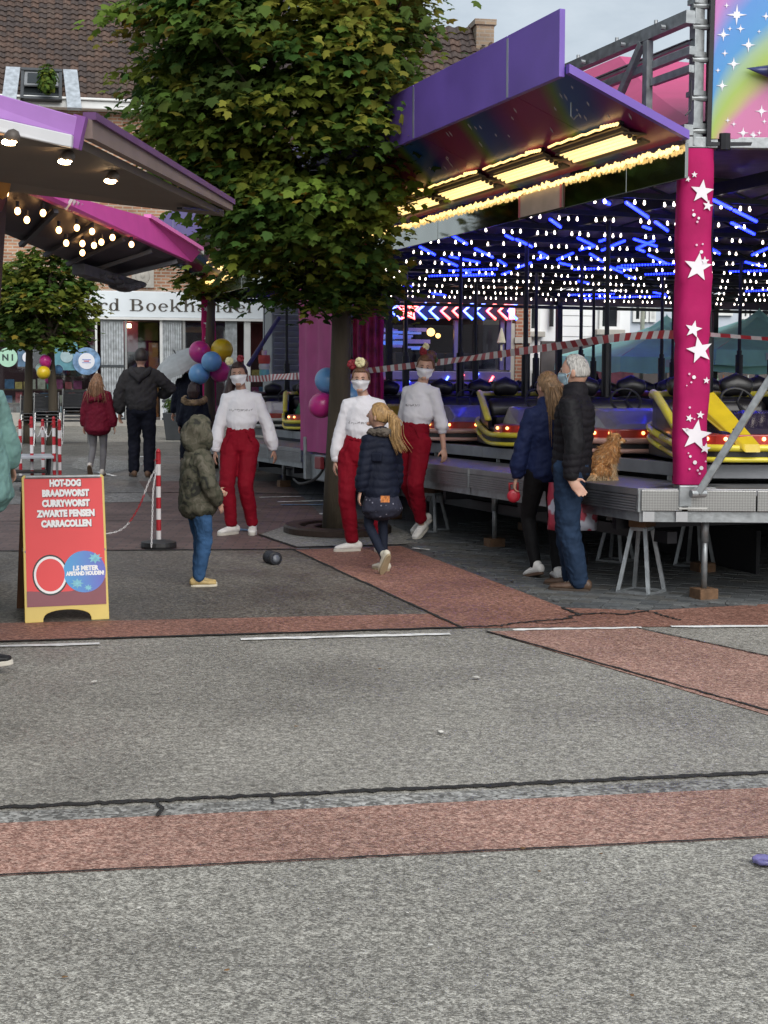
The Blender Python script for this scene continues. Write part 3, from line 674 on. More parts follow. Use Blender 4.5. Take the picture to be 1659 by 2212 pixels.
for px in (900, 925, 945, 1010, 1060):
    p = af(px, 790); bb = MB(); bb.box((p.x, 1.0, .9), (.55, .5, 1.8)); bb.box((p.x, .73, 1.25), (.4, .03, .4)); o = bb.build('game_cabinet', mat('cabinet_grey', (.16, .16, .2), .5, var=.4, vscale=4), arc, bevel=.02)
p = af(1075, 745); bb = MB(); bb.lathe([(.025, -.3), (.025, 0), (.085, .04), (.02, .30), (.0, .32)], (p.x, -.3, p.z), 12); bb.build('folded_parasol', mat('cream_cloth', (.55, .5, .38), .8), arc)
# roof of the arcade house with its chimney
zr = af(900, 250).z
rf2, RM2 = tiled_roof(arc, af(540, 200).x, af(1104, 150).x, 0, zr - .1, math.radians(48), 15, w=.2, g=.19, keep=lambda x, r: x > af(860, 150).x, score=lambda x, r: -r, limit=160)
RI2 = RM2.inverted()
bb = MB(); cx0, cx1 = af(1066, 100).x, af(1106, 100).x; top = 2.2
bb.box2((cx0, 1.5, zr + .9), (cx1, 2.1, zr + 2.02)); bb.box2((cx0 - .04, 1.46, zr + 2.025), (cx1 + .04, 2.14, zr + 2.13)); ch = bb.build('chimney', brick_mat('chimney_brick', (.26, .19, .13), (.33, .25, .17), (.3, .26, .21), .22, .075, .014), rf2)
bb = MB(); bb.tube([(cx1 - .05, 0, zr - .05), (cx1 - .05, 1.9, zr + 2.05)], .07, 8); bb.build('verge', MATS['roof_tile_1'], rf2)
# brick pier and pale houses
wh, wf = house('white_house', 'white weatherboarded house with grey windows behind the ride', 1200, 850, 30.0, ROT2, None)
M_CLAP = mat('white_render', (.80, .81, .82), .7, var=.06, vscale=2)
fbox(wf, 'wall', (1100, 640), (1356, 960), .06, 6, M_CLAP, wh).location.z += 0
for o in (wh.children[-1],):
    me = o.data
    for v in me.vertices:
        v.co.z = 0 if v.co.z < 1 else 5.6
for k in range(22):
    q0, q1 = wf(1208, 800).x, wf(1285, 800).x; z = 1.0 + k * .21
    bb = MB(); bb.box(((q0 + q1) / 2, .03, z), (q1 - q0, .03, .20), Matrix.Rotation(-.06, 3, 'X')); bb.build('weatherboard', M_CLAP, wh)
bb = MB(); q0, q1 = wf(1106, 800).x, wf(1137, 800).x; bb.box2((q0, -.25, 0), (q1, .055, 5.4)); br = bb.build('brick_pier', M_BRICKD, wh); 
bb = MB(); z = wf(1120, 735).z; bb.box2((q0 - .02, -.28, z - .06), (q1 + .02, -.252, z + .06)); bb.build('stone_band', M_STONE, br)
bb = MB(); bb.box2((q0 - .10, -.22, 0), (q0 - .003, .0, 2.4)); bb.build('stone_pilaster', M_STONE, br)
def window(f, parent, a, c, nm=2, sill=True, fr=M_TRIMW):
    p, q = f(*a), f(*c); w = link('window', None, parent); w.location = (p.x, 0, q.z); W, H = q.x - p.x, p.z - q.z
    bb = MB(); t = .06
    bb.box2((0, -.02, 0), (t, .05, H)); bb.box2((W - t, -.02, 0), (W, .05, H)); bb.box2((t, -.02, 0), (W - t, .05, t)); bb.box2((t, -.02, H - t), (W - t, .05, H))
    for k in range(1, nm): bb.box2((W * k / nm - .03, -.02, t), (W * k / nm + .03, .05, H - t))
    bb.build('frame', fr, w); bb = MB(); bb.box2((t, .02, t), (W - t, .03, H - t)); bb.build('pane', M_DARKGLASS, w)
    if sill: bb = MB(); bb.box2((-.08, -.14, -.11), (W + .08, .05, -.002)); bb.build('sill', M_STONE, w, bevel=.01)
window(wf, wh, (1142, 640), (1166, 716), 1); window(wf, wh, (1296, 630), (1338, 712), 1); window(wf, wh, (1142, 800), (1166, 842), 1, False)
bb = MB(); p = wf(1190, 700); bb.tube([(p.x, -.04, 2.35), (p.x, -.04, 5.5)], .045, 8); bb.build('drainpipe', M_DARK, wh)
gh, gf = house('grey_house', 'light grey rendered house with white casement windows behind the teal parasols', 1500, 850, 30.6, ROT2, None)
fbox(gf, 'wall', (1356.5, 640), (2100, 960), .0, 6, mat('grey_render', (.50, .55, .62), .75, var=.06, vscale=2), gh)
for v in gh.children[-1].data.vertices: v.co.z = 0 if v.co.z < 1 else 5.6
M_GG = M_TRIMW
for a, c in (((1366, 645), (1398, 696)), ((1402, 645), (1414, 696)), ((1480, 640), (1500, 690)), ((1505, 640), (1580, 682)), ((1600, 660), (1625, 690)), ((1640, 640), (1700, 690))): window(gf, gh, a, c, 3 if c[0] - a[0] > 40 else 2, False)
for w in gh.children:
    if w.name.startswith('window'): w.location.y = -.06
# ================================================================ THE BUMPER CAR RIDE (its own slightly tilted frame)
RIDE_C = at(1386, 1056, 10.3); ZD = RIDE_C.z
R_y = Vector((-.354, .935, -.026)).normalized(); R_x = Vector((.935, .354, 0)).normalized(); R_x = (R_x - R_y * R_x.dot(R_y)).normalized(); R_z = R_x.cross(R_y)
RIDE_M = Matrix.Translation((RIDE_C.x, RIDE_C.y, 0)) @ Matrix((R_x, R_y, R_z)).transposed().to_4x4(); RIDE_I = RIDE_M.inverted()
def rp(px, py, axis, val):
    """photo point on the ride's own plane x / y / z = val"""
    o = RIDE_I @ Vector((0, 0, EYE)); r = RIDE_I.to_3x3() @ ray(px, py); i = 'xyz'.index(axis)
    return o + r * ((val - o[i]) / r[i])
ride = thing('bumper_car_ride', 'large bumper car ride with purple canopy, rows of bulbs and a raised metal deck', 'fairground ride', M=RIDE_M)
M_ALU = mat('aluminium_deck', (.30, .30, .31), .42, .75, var=.18, vscale=5, bump=.12, bscale=60, rvar=.1)
M_GALV = mat('galvanised_steel', (.33, .35, .36), .45, .7, var=.22, vscale=16, bump=.1, bscale=40, rvar=.12)
M_EDGE = mat('grey_floor_edge', (.26, .27, .29), .5, .3, var=.12)
M_FLOOR = mat('steel_floor', (.06, .06, .065), .35, .6, var=.25, vscale=3)
M_BLACK = mat('black_steel', (.012, .012, .016), .45, .3, var=.3)
M_PURPLE = mat('purple_fascia', (.165, .092, .42), .42, var=.13, vscale=2.2, vdetail=9, bump=.05, bscale=3, rvar=.12)
M_PINKF = mat('pink_fabric', (.40, .010, .105), .7, spec=.2, var=.14, vscale=5, bump=.25, bscale=7)
M_PINKR = mat('pink_roof', (.52, .05, .17), .6, var=.08, vscale=2, bump=.2, bscale=3)
M_WOOD = mat('wood_block', (.13, .07, .035), .8, var=.35, vscale=12, bump=.4, bscale=25)
M_MIRROR = mat('mirror_panel', (.40, .41, .38), .10, 1.0, var=.08, vscale=3, bump=.06, bscale=5)
# diamond plate
M_DIAM = mat('diamond_plate', (.38, .38, .37), .35, .85, var=0)
n, l, bs = nodes_of(M_DIAM); tc = n.new('ShaderNodeTexCoord'); bk = n.new('ShaderNodeTexChecker'); mp = n.new('ShaderNodeMapping'); mp.inputs['Rotation'].default_value = (0, PI / 4, 0); mp.inputs['Scale'].default_value = (1, 1, 1)
bk.inputs['Scale'].default_value = 75; bp_ = n.new('ShaderNodeBump'); bp_.inputs['Strength'].default_value = .9; bp_.inputs['Distance'].default_value = .006
rpc = n.new('ShaderNodeValToRGB'); rpc.color_ramp.elements[0].color = (.31, .31, .30, 1); rpc.color_ramp.elements[1].color = (.41, .41, .40, 1)
l.new(tc.outputs['Object'], mp.inputs[0]); l.new(mp.outputs[0], bk.inputs[0]); l.new(bk.outputs['Fac'], bp_.inputs['Height']); l.new(bp_.outputs[0], bs.inputs['Normal']); l.new(bk.outputs['Fac'], rpc.inputs[0]); l.new(rpc.outputs[0], bs.inputs['Base Color'])

RL = 13.0                                     # length of the side toward the walk
CH = Vector((1.35, -.62)); C0 = Vector((0, 0))  # the cut corner toward the road
SD = .72
# step deck along the side: panels of ribbed aluminium
def deck_panel(y0, y1, x0=0.0, x1=SD):
    bb = MB(); bb.box2((x0, y0 + .006, ZD - .05), (x1, y1 - .006, ZD)); o = bb.build('deck_panel', M_ALU, ride, bevel=.004)
    bb = MB(); nr = 6
    for k in range(nr): bb.box2((x0 - .008, y0 + .02, ZD - .165 + k * .019), (x0 + .012, y1 - .02, ZD - .165 + k * .019 + .014))
    bb.box2((x0 + .012, y0 + .008, ZD - .17), (x0 + .035, y1 - .008, ZD - .052)); bb.build('ribbed_face', M_ALU, o)
    bb = MB(); bb.box2((x0 + .02, y0 + .01, ZD - .235), (x0 + .08, y1 - .01, ZD - .172)); bb.build('under_rail', M_GALV, o)
    bb = MB(); bb.box2((x0 - .012, y0 - .02, ZD - .165), (x0 + .04, y0 + .004, ZD - .01)); bb.build('edge_bracket', M_GALV, o)
ys = [0.02, 1.35, 2.95, 4.5, 6.05]
for a, c in zip(ys[:-1], ys[1:]): deck_panel(a, c)
for a, c in ((7.9, 9.3), (9.3, 10.8), (10.8, RL)): deck_panel(a, c)
# cut corner of the step with diamond plate
nrm = Vector((-CH.y, CH.x)).normalized()     # into the ride
ang_c = math.atan2(CH.y, CH.x); MC = Matrix.Translation((0, 0, 0)) @ Matrix.Rotation(ang_c, 4, 'Z'); Lc = CH.length + 1.2
cp = link('corner_deck', None, ride); cp.matrix_local = MC
bb = MB(); bb.prism([(0.01, 0), (Lc, 0), (Lc, .62), (.60, .62), (.33, .60)], .05, Matrix.Translation((0, 0, ZD - .05))); bb.build('deck_panel', M_ALU, cp, bevel=.004)
for a, c in ((.01, .29), (.33, .80), (.81, 1.5), (1.51, Lc)):
    bb = MB(); bb.box2((a, -.012, ZD - .155), (c, .02, ZD - .012)); bb.build('diamond_panel', M_DIAM, cp, bevel=.003)
bb = MB(); bb.box2((.0, .021, ZD - .235), (Lc, .08, ZD - .16)); bb.build('under_rail', M_GALV, cp)
bb = MB(); bb.box2((.02, -.02, ZD - .23), (.10, .02, ZD - .16)); bb.box2((.25, -.02, ZD - .23), (.33, .02, ZD - .16)); bb.build('bracket', mat('zinc_bracket', (.45, .46, .47), .4, .6, var=.1), cp)
# main floor
FZ = .955
q0 = rp(1462, 1003, 'z', FZ); q1 = rp(1659, 1004, 'z', FZ); dq = (q1 - q0).normalized(); q2 = q0 + dq * 3.5
fl = [(SD, RL), (SD, q0.y), (q2.x, q2.y), (12, q2.y + 2.0), (12, RL)]
bb = MB(); bb.prism(fl[::-1], .045, Matrix.Translation((0, 0, FZ - .05))); bb.build('drive_floor', M_FLOOR, ride)
for a, c in ((q0.y, 2.1), (2.11, 4.2), (4.21, 6.3), (6.31, 8.4), (8.41, 10.5), (10.51, RL)):
    bb = MB(); bb.box2((SD - .02, a, FZ - .10), (SD + .05, c, FZ + .004)); bb.build('floor_edge', M_EDGE, ride, bevel=.004)
bb = MB(); bb.beam((q0.x, q0.y, FZ - .05), (q2.x, q2.y, FZ - .05), .07, .106); bb.build('floor_edge', mat('pale_floor_edge', (.36, .37, .39), .45, .4, var=.1), ride, bevel=.004)
bb = MB()
for y in np.arange(.8, RL, 1.55): bb.box2((SD - .0, y, FZ - .22), (SD + .03, y + .02, FZ - .10))
bb.build('floor_post', M_GALV, ride)
# dark frame below the deck, braces and supports
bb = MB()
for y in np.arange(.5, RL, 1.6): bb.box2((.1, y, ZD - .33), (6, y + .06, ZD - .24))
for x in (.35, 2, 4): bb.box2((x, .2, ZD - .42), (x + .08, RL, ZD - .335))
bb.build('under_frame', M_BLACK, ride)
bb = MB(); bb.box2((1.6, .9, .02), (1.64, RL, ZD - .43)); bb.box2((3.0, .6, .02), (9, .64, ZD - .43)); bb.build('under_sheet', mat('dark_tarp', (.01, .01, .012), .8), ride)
def support(x, y, top):
    t = link('support_leg', None, ride); t.location = (x, y, 0)
    w = RIDE_M @ Vector((x, y, 0)); z0 = -w.z / RIDE_M[2][2]
    bb = MB(); bb.tube([(0, 0, z0 + .085), (0, 0, top - .08)], .022, 10); bb.tube([(0, 0, top - .2), (0, 0, top)], .028, 10); bb.build('screw_post', M_GALV, t, smooth=True)
    bb = MB(); bb.box((0, 0, z0 + .045), (.15, .15, .085)); bb.build('wood_block', M_WOOD, t, bevel=.006)
pl = RIDE_I @ gp(1520, 1296); support(pl.x, pl.y, ZD - .2)
pl = RIDE_I @ gp(1068, 1183); support(pl.x, pl.y, ZD - .2)
for y in (5.6, 9.6, 11.6): support(.3, y, ZD - .2)
support(1.3, 1.2, ZD - .3); support(1.2, 4.2, ZD - .3)
def trestle(px, py, s=1.0, top=None):
    w = gp(px, py); p = RIDE_I @ w; top = (top or (ZD - .235)); z0 = -(RIDE_M @ Vector((p.x, p.y, 0))).z
    t = link('trestle', None, ride); t.location = (p.x, p.y, z0); t.rotation_euler = (0, 0, .55); H = (top - z0 - .09)
    bb = MB(); a, c = .125 * s, .055 * s
    for sx, sy in ((-1, -1), (1, -1), (1, 1), (-1, 1)): bb.beam((sx * a, sy * a, .015), (sx * c, sy * c, H), .028, .028, (1, .3, 0))
    bb.build('leg_frame', M_GALV, t)
    bb = MB()
    for q in range(4):
        P = [(-1, -1), (1, -1), (1, 1), (-1, 1)]; u, v = P[q], P[(q + 1) % 4]
        bb.beam((u[0] * a, u[1] * a, .016), (v[0] * a, v[1] * a, .016), .03, .03); bb.beam((u[0] * c, u[1] * c, H), (v[0] * c, v[1] * c, H), .03, .026)
    bb.build('base_frame', M_GALV, t)
    bb = MB(); bb.box((0, 0, H + .052), (.165, .14, .075)); bb.build('wood_block', M_WOOD, t, bevel=.006)
trestle(1385, 1282); trestle(1500, 1225, .95); trestle(1330, 1215, .9, ZD - .3); trestle(935, 1150, .9)

# ---- pillar wrapped in pink cloth with stars
M_STARW = mat('star_white', (.80, .76, .80), .6, var=.04)
def star_poly(r, k=.42, a0=0.0): return [((r if q % 2 == 0 else r * k) * math.sin(a0 + q * PI / 5), (r if q % 2 == 0 else r * k) * math.cos(a0 + q * PI / 5)) for q in range(10)]
def dot_poly(r): return [(r * math.cos(q * PI / 5), r * math.sin(q * PI / 5)) for q in range(10)]
def pillar(x, y, z0, z1, w, yaw, marks, name='pillar'):
    t = link(name, None, ride); t.location = (x, y, 0); t.rotation_euler = (0, 0, yaw)
    bb = MB(); bb.tube([(0, 0, ZD), (0, 0, z1 + .1)], .05, 10); bb.build('post', M_GALV, t)
    bb = MB(); N = 40; ring = []
    M_ = 24
    for k in range(N + 1):
        z = z0 + (z1 - z0) * k / N; u = k / N
        pinch = 1 - .10 * math.exp(-((u - .42) / .02) ** 2)
        tw = .98 + .04 * u
        for q in range(M_):
            a = 2 * PI * q / M_; cx, sy = math.cos(a), math.sin(a); e = .62
            X = w * .5 * tw * pinch * math.copysign(abs(cx) ** e, cx); Yy = w * .42 * pinch * math.copysign(abs(sy) ** e, sy)
            nz = .006 * noise.noise((X * 12, Yy * 12, z * 5)) + .012 * (.5 - abs(noise.noise((X * 6 + 3 + z * 2, Yy * 6, z * 6)))) + .008 * (.5 - abs(noise.noise((X * 9 - z * 6, Yy * 9, z * 9)))) * math.exp(-((u - .58) / .12) ** 2) * 2
            bb.v.append((X * (1 + nz / (w * .5)) + .004 * math.sin(z * 9), Yy - abs(nz) * .8, z))
    for k in range(N):
        for q in range(M_): bb.f.append((k * M_ + q, k * M_ + (q + 1) % M_, (k + 1) * M_ + (q + 1) % M_, (k + 1) * M_ + q)); bb.m.append(0)
    cl = bb.build('pink_cover', M_PINKF, t, smooth=True)
    for kind, mx, mz, r, a in marks:
        if kind == 's': r = min(r, .1); lim_ = max(0, .118 - r * 1.06); mx = max(-lim_, min(lim_, mx))
        bb = MB(); poly = star_poly(r * 1.12, a0=a) if kind == 's' else dot_poly(r)
        bb.prism(poly, .004, Matrix.Translation((mx, -w * .42 - .011, mz)) @ Matrix.Rotation(PI / 2, 4, 'X')); bb.build('star' if kind == 's' else 'dot', M_STARW if kind == 's' or r > .008 else mat('dot_pink', (.75, .45, .6), .6), t)
    return t
pw = .232
yaw_f = -(math.atan2(R_x.y, R_x.x)) + .06     # faces the camera
def pm(px, py): w = at(px, py, 10.35); return (px - (1503 - (py - 320) * .029)) / FOC * 10.35 , (RIDE_I @ w).z
marks = []
for px, py, r, a in ((1508, 415, .075, .1), (1497, 578, .09, .12), (1486, 712, .055, .2), (1503, 757, .085, -.2), (1513, 822, .022, .1), (1490, 940, .105, .15), (1475, 903, .025, .3), (1499, 896, .026, .1), (1520, 445, .035, .2), (1512, 565, .03, 0), (1492, 378, .02, 0), (1478, 388, .018, .3), (1520, 968, .035, .2)):
    x, z = pm(px, py); marks.append(('s', max(-.085, min(.085, x)), z, r, a))
for px, py, r in ((1490, 465, .012), (1497, 480, .008), (1500, 472, .009), (1488, 455, .006), (1505, 545, .012), (1495, 530, .008), (1508, 528, .007), (1486, 815, .013), (1476, 808, .008), (1480, 826, .007), (1470, 833, .005), (1476, 880, .008), (1486, 905, .006), (1470, 928, .013), (1476, 985, .009), (1486, 998, .014), (1500, 1010, .014), (1492, 1015, .008), (1496, 1022, .008), (1474, 1012, .007), (1512, 996, .006), (1472, 978, .006)):
    x, z = pm(px, py); marks.append(('d', max(-.085, min(.085, x)), z, r, 0))
pp = RIDE_I @ at(1482, 1050, 10.40); PX, PY = .36, -.06
pillar(PX, PY, ZD + .03, 3.16, pw, yaw_f, marks)
bb = MB(); bb.box((PX - .01, PY - .02, ZD - .05), (.19, .17, .15), Matrix.Rotation(yaw_f, 3, 'Z')); bb.box((PX + .13, PY - .05, ZD - .04), (.10, .05, .09), Matrix.Rotation(yaw_f, 3, 'Z')); bs_ = bb.build('pillar_base', M_GALV, ride, bevel=.008)
bb = MB(); bb.box((PX - .01, PY - .03, ZD - .135), (.2, .18, .012), Matrix.Rotation(yaw_f, 3, 'Z')); bb.build('base_plate', mat('bright_steel', (.6, .6, .58), .3, .8, var=.1), bs_)
s0 = RIDE_I @ at(1508, 1066, 10.15); s1 = RIDE_I @ at(1690, 775, 10.0); s1 = s0 + (s1 - s0) * 1.5
bb = MB(); bb.beam(s0, s1, .062, .05); bb.tube([s0 + Vector((-.06, .0, 0)), s0 + Vector((.06, 0, 0))], .03, 8); bb.build('brace', M_GALV, ride, bevel=.006)
fm = []
for k in range(9): fm.append(('s', random.uniform(-.04, .04), 1.2 + k * .22, random.uniform(.03, .07), k * .4))
pillar(.15, RL, ZD + .03, 3.1, .2, yaw_f, fm)
pillar(.36, 6.35, ZD - .1, 3.1, .2, yaw_f, [])

# ---- canopy that folds out over the walk
HX, HZ, OX, OZ = .1, 3.18, -.80, 3.545
# underside paint: rainbow sweeps on a dark ground
M_RAIN = mat('rainbow_paint', (.2, .02, .1), .32, var=0); n, l, bs = nodes_of(M_RAIN)
tc = n.new('ShaderNodeTexCoord'); mp = n.new('ShaderNodeMapping'); mp.inputs['Rotation'].default_value = (0, 0, .75); wv = n.new('ShaderNodeTexWave'); wv.inputs['Scale'].default_value = .33; wv.inputs['Distortion'].default_value = 1.2; wv.inputs['Detail'].default_value = 2; wv.inputs['Detail Scale'].default_value = 1.0; wv.wave_profile = 'SAW'
rr_ = n.new('ShaderNodeValToRGB'); e = rr_.color_ramp.elements; e[0].position = 0; e[0].color = (.26, .018, .09, 1); e[1].position = 1; e[1].color = (.24, .015, .075, 1)
for pz, c in ((.30, (.22, .015, .08)), (.42, (.10, .20, .02)), (.50, (.02, .09, .26)), (.68, (.015, .05, .20)), (.80, (.12, .02, .16))): x = e.new(pz); x.color = (*c, 1)
l.new(tc.outputs['Object'], mp.inputs[0]); l.new(mp.outputs[0], wv.inputs[0]); l.new(wv.outputs['Fac'], rr_.inputs[0]); l.new(rr_.outputs[0], bs.inputs['Base Color'])
yj = rp(1108, 230, 'x', OX).y
joints = [-.35, yj, yj + 1.75, yj + 3.5, yj + 5.25, yj + 7.0, yj + 8.75, yj + 10.5, RL]
for a, c in zip(joints[:-1], joints[1:]):
    cpn = link('canopy_panel', None, ride); a2, c2 = a + .004, c - .004
    bb = MB(); t = .035
    bb.add([(HX, a2, HZ), (HX, c2, HZ), (OX, c2, OZ), (OX, a2, OZ), (HX, a2, HZ + t), (HX, c2, HZ + t), (OX, c2, OZ + t), (OX, a2, OZ + t)], [(0, 1, 2, 3), (7, 6, 5, 4), (0, 4, 5, 1), (1, 5, 6, 2), (2, 6, 7, 3), (3, 7, 4, 0)]); bb.build('underside', M_RAIN, cpn)
    bb = MB(); bb.box2((OX - .045, a2, OZ - .03), (OX - .004, c2, OZ + .40)); bb.build('fascia', M_PURPLE, cpn, bevel=.004)
    bb = MB(); bb.box2((OX - .047, c2 - .012, OZ - .02), (OX - .003, c2 + .016, OZ + .38)); bb.build('joint_strip', mat('joint_silver', (.42, .44, .52), .4, .6), cpn)
    rs = random.Random(int(a * 10))
    for q in range(16):
        u, v = rs.uniform(.15, .95), rs.uniform(a2 + .1, c2 - .1); bb = MB(); L = rs.uniform(.02, .055)
        x = HX + (OX - HX) * u; z = HZ + (OZ - HZ) * u
        bb.prism([(-L, 0), (0, .007), (L, 0), (0, -.007)], .002, Matrix.Translation((x, v, z - .003)) @ Matrix.Rotation(.385, 4, 'Y') @ Matrix.Rotation(.8, 4, 'Z')); bb.build('painted_star', mat('fleck', (.45, .45, .5), .6), cpn)
bb = MB(); bb.add([(HX, -.352, HZ - .012), (OX, -.352, OZ - .012), (OX, -.352, OZ + .045), (HX, -.352, HZ + .045), (HX, -.40, HZ - .012), (OX, -.40, OZ - .012), (OX, -.40, OZ + .045), (HX, -.40, HZ + .045)], [(0, 1, 2, 3), (7, 6, 5, 4), (0, 4, 5, 1), (2, 6, 7, 3), (1, 5, 6, 2), (0, 3, 7, 4)]); bb.build('canopy_edge', M_PURPLE, ride)
bb = MB(); hk = (HX + (OX - HX) * .72, .05, HZ + (OZ - HZ) * .72)
bb.tube([hk, (hk[0], hk[1], hk[2] - .09), (hk[0] + .02, hk[1], hk[2] - .11), (hk[0] + .05, hk[1], hk[2] - .08)], .006, 6); bb.build('hook', M_GALV, ride)
# lights on the underside: trays with four tubes, edged with light rope
L_TUBE = lamp('tube_warm', (1.0, .66, .24), .78); L_ROPE = lamp('rope_warm', (1.0, .62, .2), 1.0)
M_TRAY = mat('tray_cream', (.14, .11, .07), .5, .3)
def on_can(u, y, off): return Vector((HX + (OX - HX) * u, y, HZ + (OZ - HZ) * u)) + Vector((-.375, 0, -.927)) * off
for k in range(10):
    y0 = -.10 + k * 1.16; y1 = y0 + 1.02
    fx = link('light_tray', None, ride)
    bb = MB()
    for uu in (.155, .335): bb.beam(on_can(uu, y0, .04), on_can(uu, y1, .04), .014, .07, (.9, 0, -.3))
    bb.beam(on_can(.245, y0, .03), on_can(.245, y1, .03), .17, .012, (0, 0, 1))
    bb.build('tray', M_TRAY, fx)
    for uu in (.185, .225, .265, .305):
        bb = MB(); bb.tube([on_can(uu, y0 + .04, .055), on_can(uu, y1 - .04, .055)], .013, 8); bb.build('tube', L_TUBE, fx, smooth=True)
        bb = MB()
        for yy in (y0 + .035, y1 - .035): bb.ball(on_can(uu, yy, .055), .018, 8, 6)
        bb.build('tube_socket', M_TRAY, fx)
    pts = [on_can(.40, y0 + 1.02 * q / 16, .03 + .006 * math.sin(q * 2.1)) for q in range(17)]
    bb = MB(); bb.tube(pts, .009, 6)
    for q in range(6): bb.ball(on_can(.40 + .004 * q, y0 + .015 + .035 * q, .035), .014, 6, 5)
    bb.build('light_rope', L_ROPE, fx)
    bb = MB(); bb.beam(on_can(.372, y0, .015), on_can(.372, y1, .015), .03, .03, (.9, 0, -.3)); bb.build('rope_rail', M_BLACK, fx)
# dripping rope of small lamps along the hinge
for k in range(13):
    bb = MB(); y0 = -.32 + k * 1.02; rs = random.Random(k)
    for q in range(34):
        yy = y0 + q * .03; bb.ball((HX - .03 - rs.uniform(0, .012), yy, HZ - .045 - rs.uniform(0, .022)), (.012, .015, rs.uniform(.013, .026)), 6, 5)
    bb.build('hinge_light_rope', L_ROPE, ride)
# mirror strip under the lights
for a, c in zip(joints[:-1], joints[1:]):
    bb = MB(); bb.box2((HX + .005, a + .004, 2.92), (HX + .03, c - .004, HZ - .03)); bb.build('mirror_panel', M_MIRROR, ride, bevel=.003)
y0, y1 = rp(1215, 425, 'x', HX).y, rp(1122, 440, 'x', HX).y
bb = MB(); bb.box2((HX - .006, y0, 2.93), (HX + .003, y1, HZ - .075)); pn = bb.build('painted_sign', mat('grey_sign', (.42, .38, .38), .5, var=.12, vscale=5), ride)
bb = MB(); bb.box2((HX - .010, y1 - .03, 2.93), (HX - .0065, y1, HZ - .06)); bb.box2((HX - .010, y0, 2.93), (HX - .0065, y0 + .03, HZ - .06)); bb.build('sign_edge', mat('rose_edge', (.5, .14, .2), .5), pn)
# ---- truss above the canopy
tr = link('roof_truss', None, ride); TXx = .22
def tz(px, py): p = rp(px, py, 'x', TXx); return (TXx, p.y, p.z)
bb = MB(); bb.beam((TXx, -.2, 4.02), (TXx, RL, 4.02), .07, .085); bb.build('top_chord', M_GALV, tr)
bb = MB(); bb.beam((TXx + .02, -.2, 3.80), (TXx + .02, RL, 3.80), .05, .055); bb.build('middle_chord', M_GALV, tr)
bb = MB(); bb.beam((TXx + .18, .1, 3.93), (TXx + .18, RL, 3.93), .03, .035); bb.build('rear_chord', M_GALV, tr)
bb = MB(); bb.beam((TXx, -.2, 3.27), (TXx, RL, 3.27), .07, .07); bb.build('bottom_chord', M_GALV, tr)
for k in range(9):
    y = .32 + k * 1.5
    bb = MB(); bb.beam((TXx - .02, y, 3.3), (TXx - .02, y, 3.97), .06, .05, (1, 0, 0)); bb.build('vertical', M_GALV, tr)
    bb = MB(); bb.beam((TXx - .02, y + .08, 3.97), (TXx - .02, y + .75, 3.31), .055, .04, (1, 0, 0)); bb.build('diagonal', M_GALV, tr)
a, c = tz(1410, 178), tz(1494, 148); bb = MB(); bb.beam(a, c, .04, .05); bb.build('stay', M_GALV, tr)
bb = MB(); bb.tube([(TXx + .06, -.1, 3.84), (TXx + .06, 6, 3.74)], .006, 5); bb.tube([(TXx + .08, -.1, 3.90), (TXx + .08, 6, 3.88)], .005, 5); bb.build('cable', M_BLACK, tr)
bb = MB()
for y in (.05, .6, 1.2, 2.1): bb.tube([(TXx - .05, y, 4.0), (TXx - .085, y, 4.0)], .018, 8); bb.tube([(TXx - .0, y + .2, 4.06), (TXx, y + .2, 4.10)], .014, 8)
bb.build('bolt', M_GALV, tr)
# corner mast and cross beam
p_ = RIDE_I @ at(1502, 290, 10.42)
bb = MB(); bb.beam((p_.x, p_.y, 3.18), (p_.x, p_.y, 4.9), .075, .075, (1, 0, 0)); ms = bb.build('mast', M_GALV, ride, bevel=.004)
for z in (3.28, 3.5, 3.76, 3.98, 4.12):
    bb = MB(); bb.tube([(p_.x - .05, p_.y - .02, z), (p_.x + .09, p_.y - .05, z)], .02, 8); bb.box((p_.x, p_.y, z + .035), (.10, .10, .035)); bb.build('clamp', M_GALV, ms)
p2 = RIDE_I @ at(1531, 290, 10.40)
bb = MB(); bb.beam((p2.x, p2.y, 3.18), (p2.x, p2.y, 4.9), .035, .04, (1, 0, 0)); bb.build('dark_post', M_BLACK, ride)
bb = MB(); bb.tube([(p_.x - .06, p_.y - .03, 3.62), (p_.x - .06, p_.y - .03, 3.42), (p_.x - .10, p_.y - .03, 3.38)], .006, 5); bb.build('dangling_cable', M_BLACK, ms)
c0 = RIDE_I @ at(1478, 309, 10.42); c1 = RIDE_I @ at(1700, 311, 10.38); bb = MB(); bb.beam(c0, c0 + (c1 - c0) * 3.2, .08, .075); bb.build('cross_beam', M_GALV, ride, bevel=.005)
bb = MB(); cc = c0 + (c1 - c0) * .37; bb.tube([cc + Vector((0, -.02, -.05)), cc + Vector((0, -.02, .06))], .05, 10); bb.build('beam_clamp', M_BLACK, ride)
# ---- painted board above the corner
bd0, bd1 = at(1536, 300, 10.36), at(1536, -330, 10.36); bdr = at(2100, 303, 10.36)
ux = (bdr - bd0); W_ = ux.length; ux.normalize(); uz = Vector((0, 0, 1)); uy = uz.cross(ux)
BM = Matrix.Translation(bd0) @ Matrix((ux, uy, uz)).transposed().to_4x4(); bdh = bd1.z - bd0.z
board = link('painted_board', None, ride); board.matrix_local = RIDE_I @ BM
M_BOARD = mat('board_paint', (.5, .1, .3), .35, var=0); n, l, bs = nodes_of(M_BOARD)
tc = n.new('ShaderNodeTexCoord'); sx_ = n.new('ShaderNodeSeparateXYZ'); l.new(tc.outputs['Object'], sx_.inputs[0])
nz = n.new('ShaderNodeTexNoise'); nz.inputs['Scale'].default_value = 3; l.new(tc.outputs['Object'], nz.inputs['Vector'])
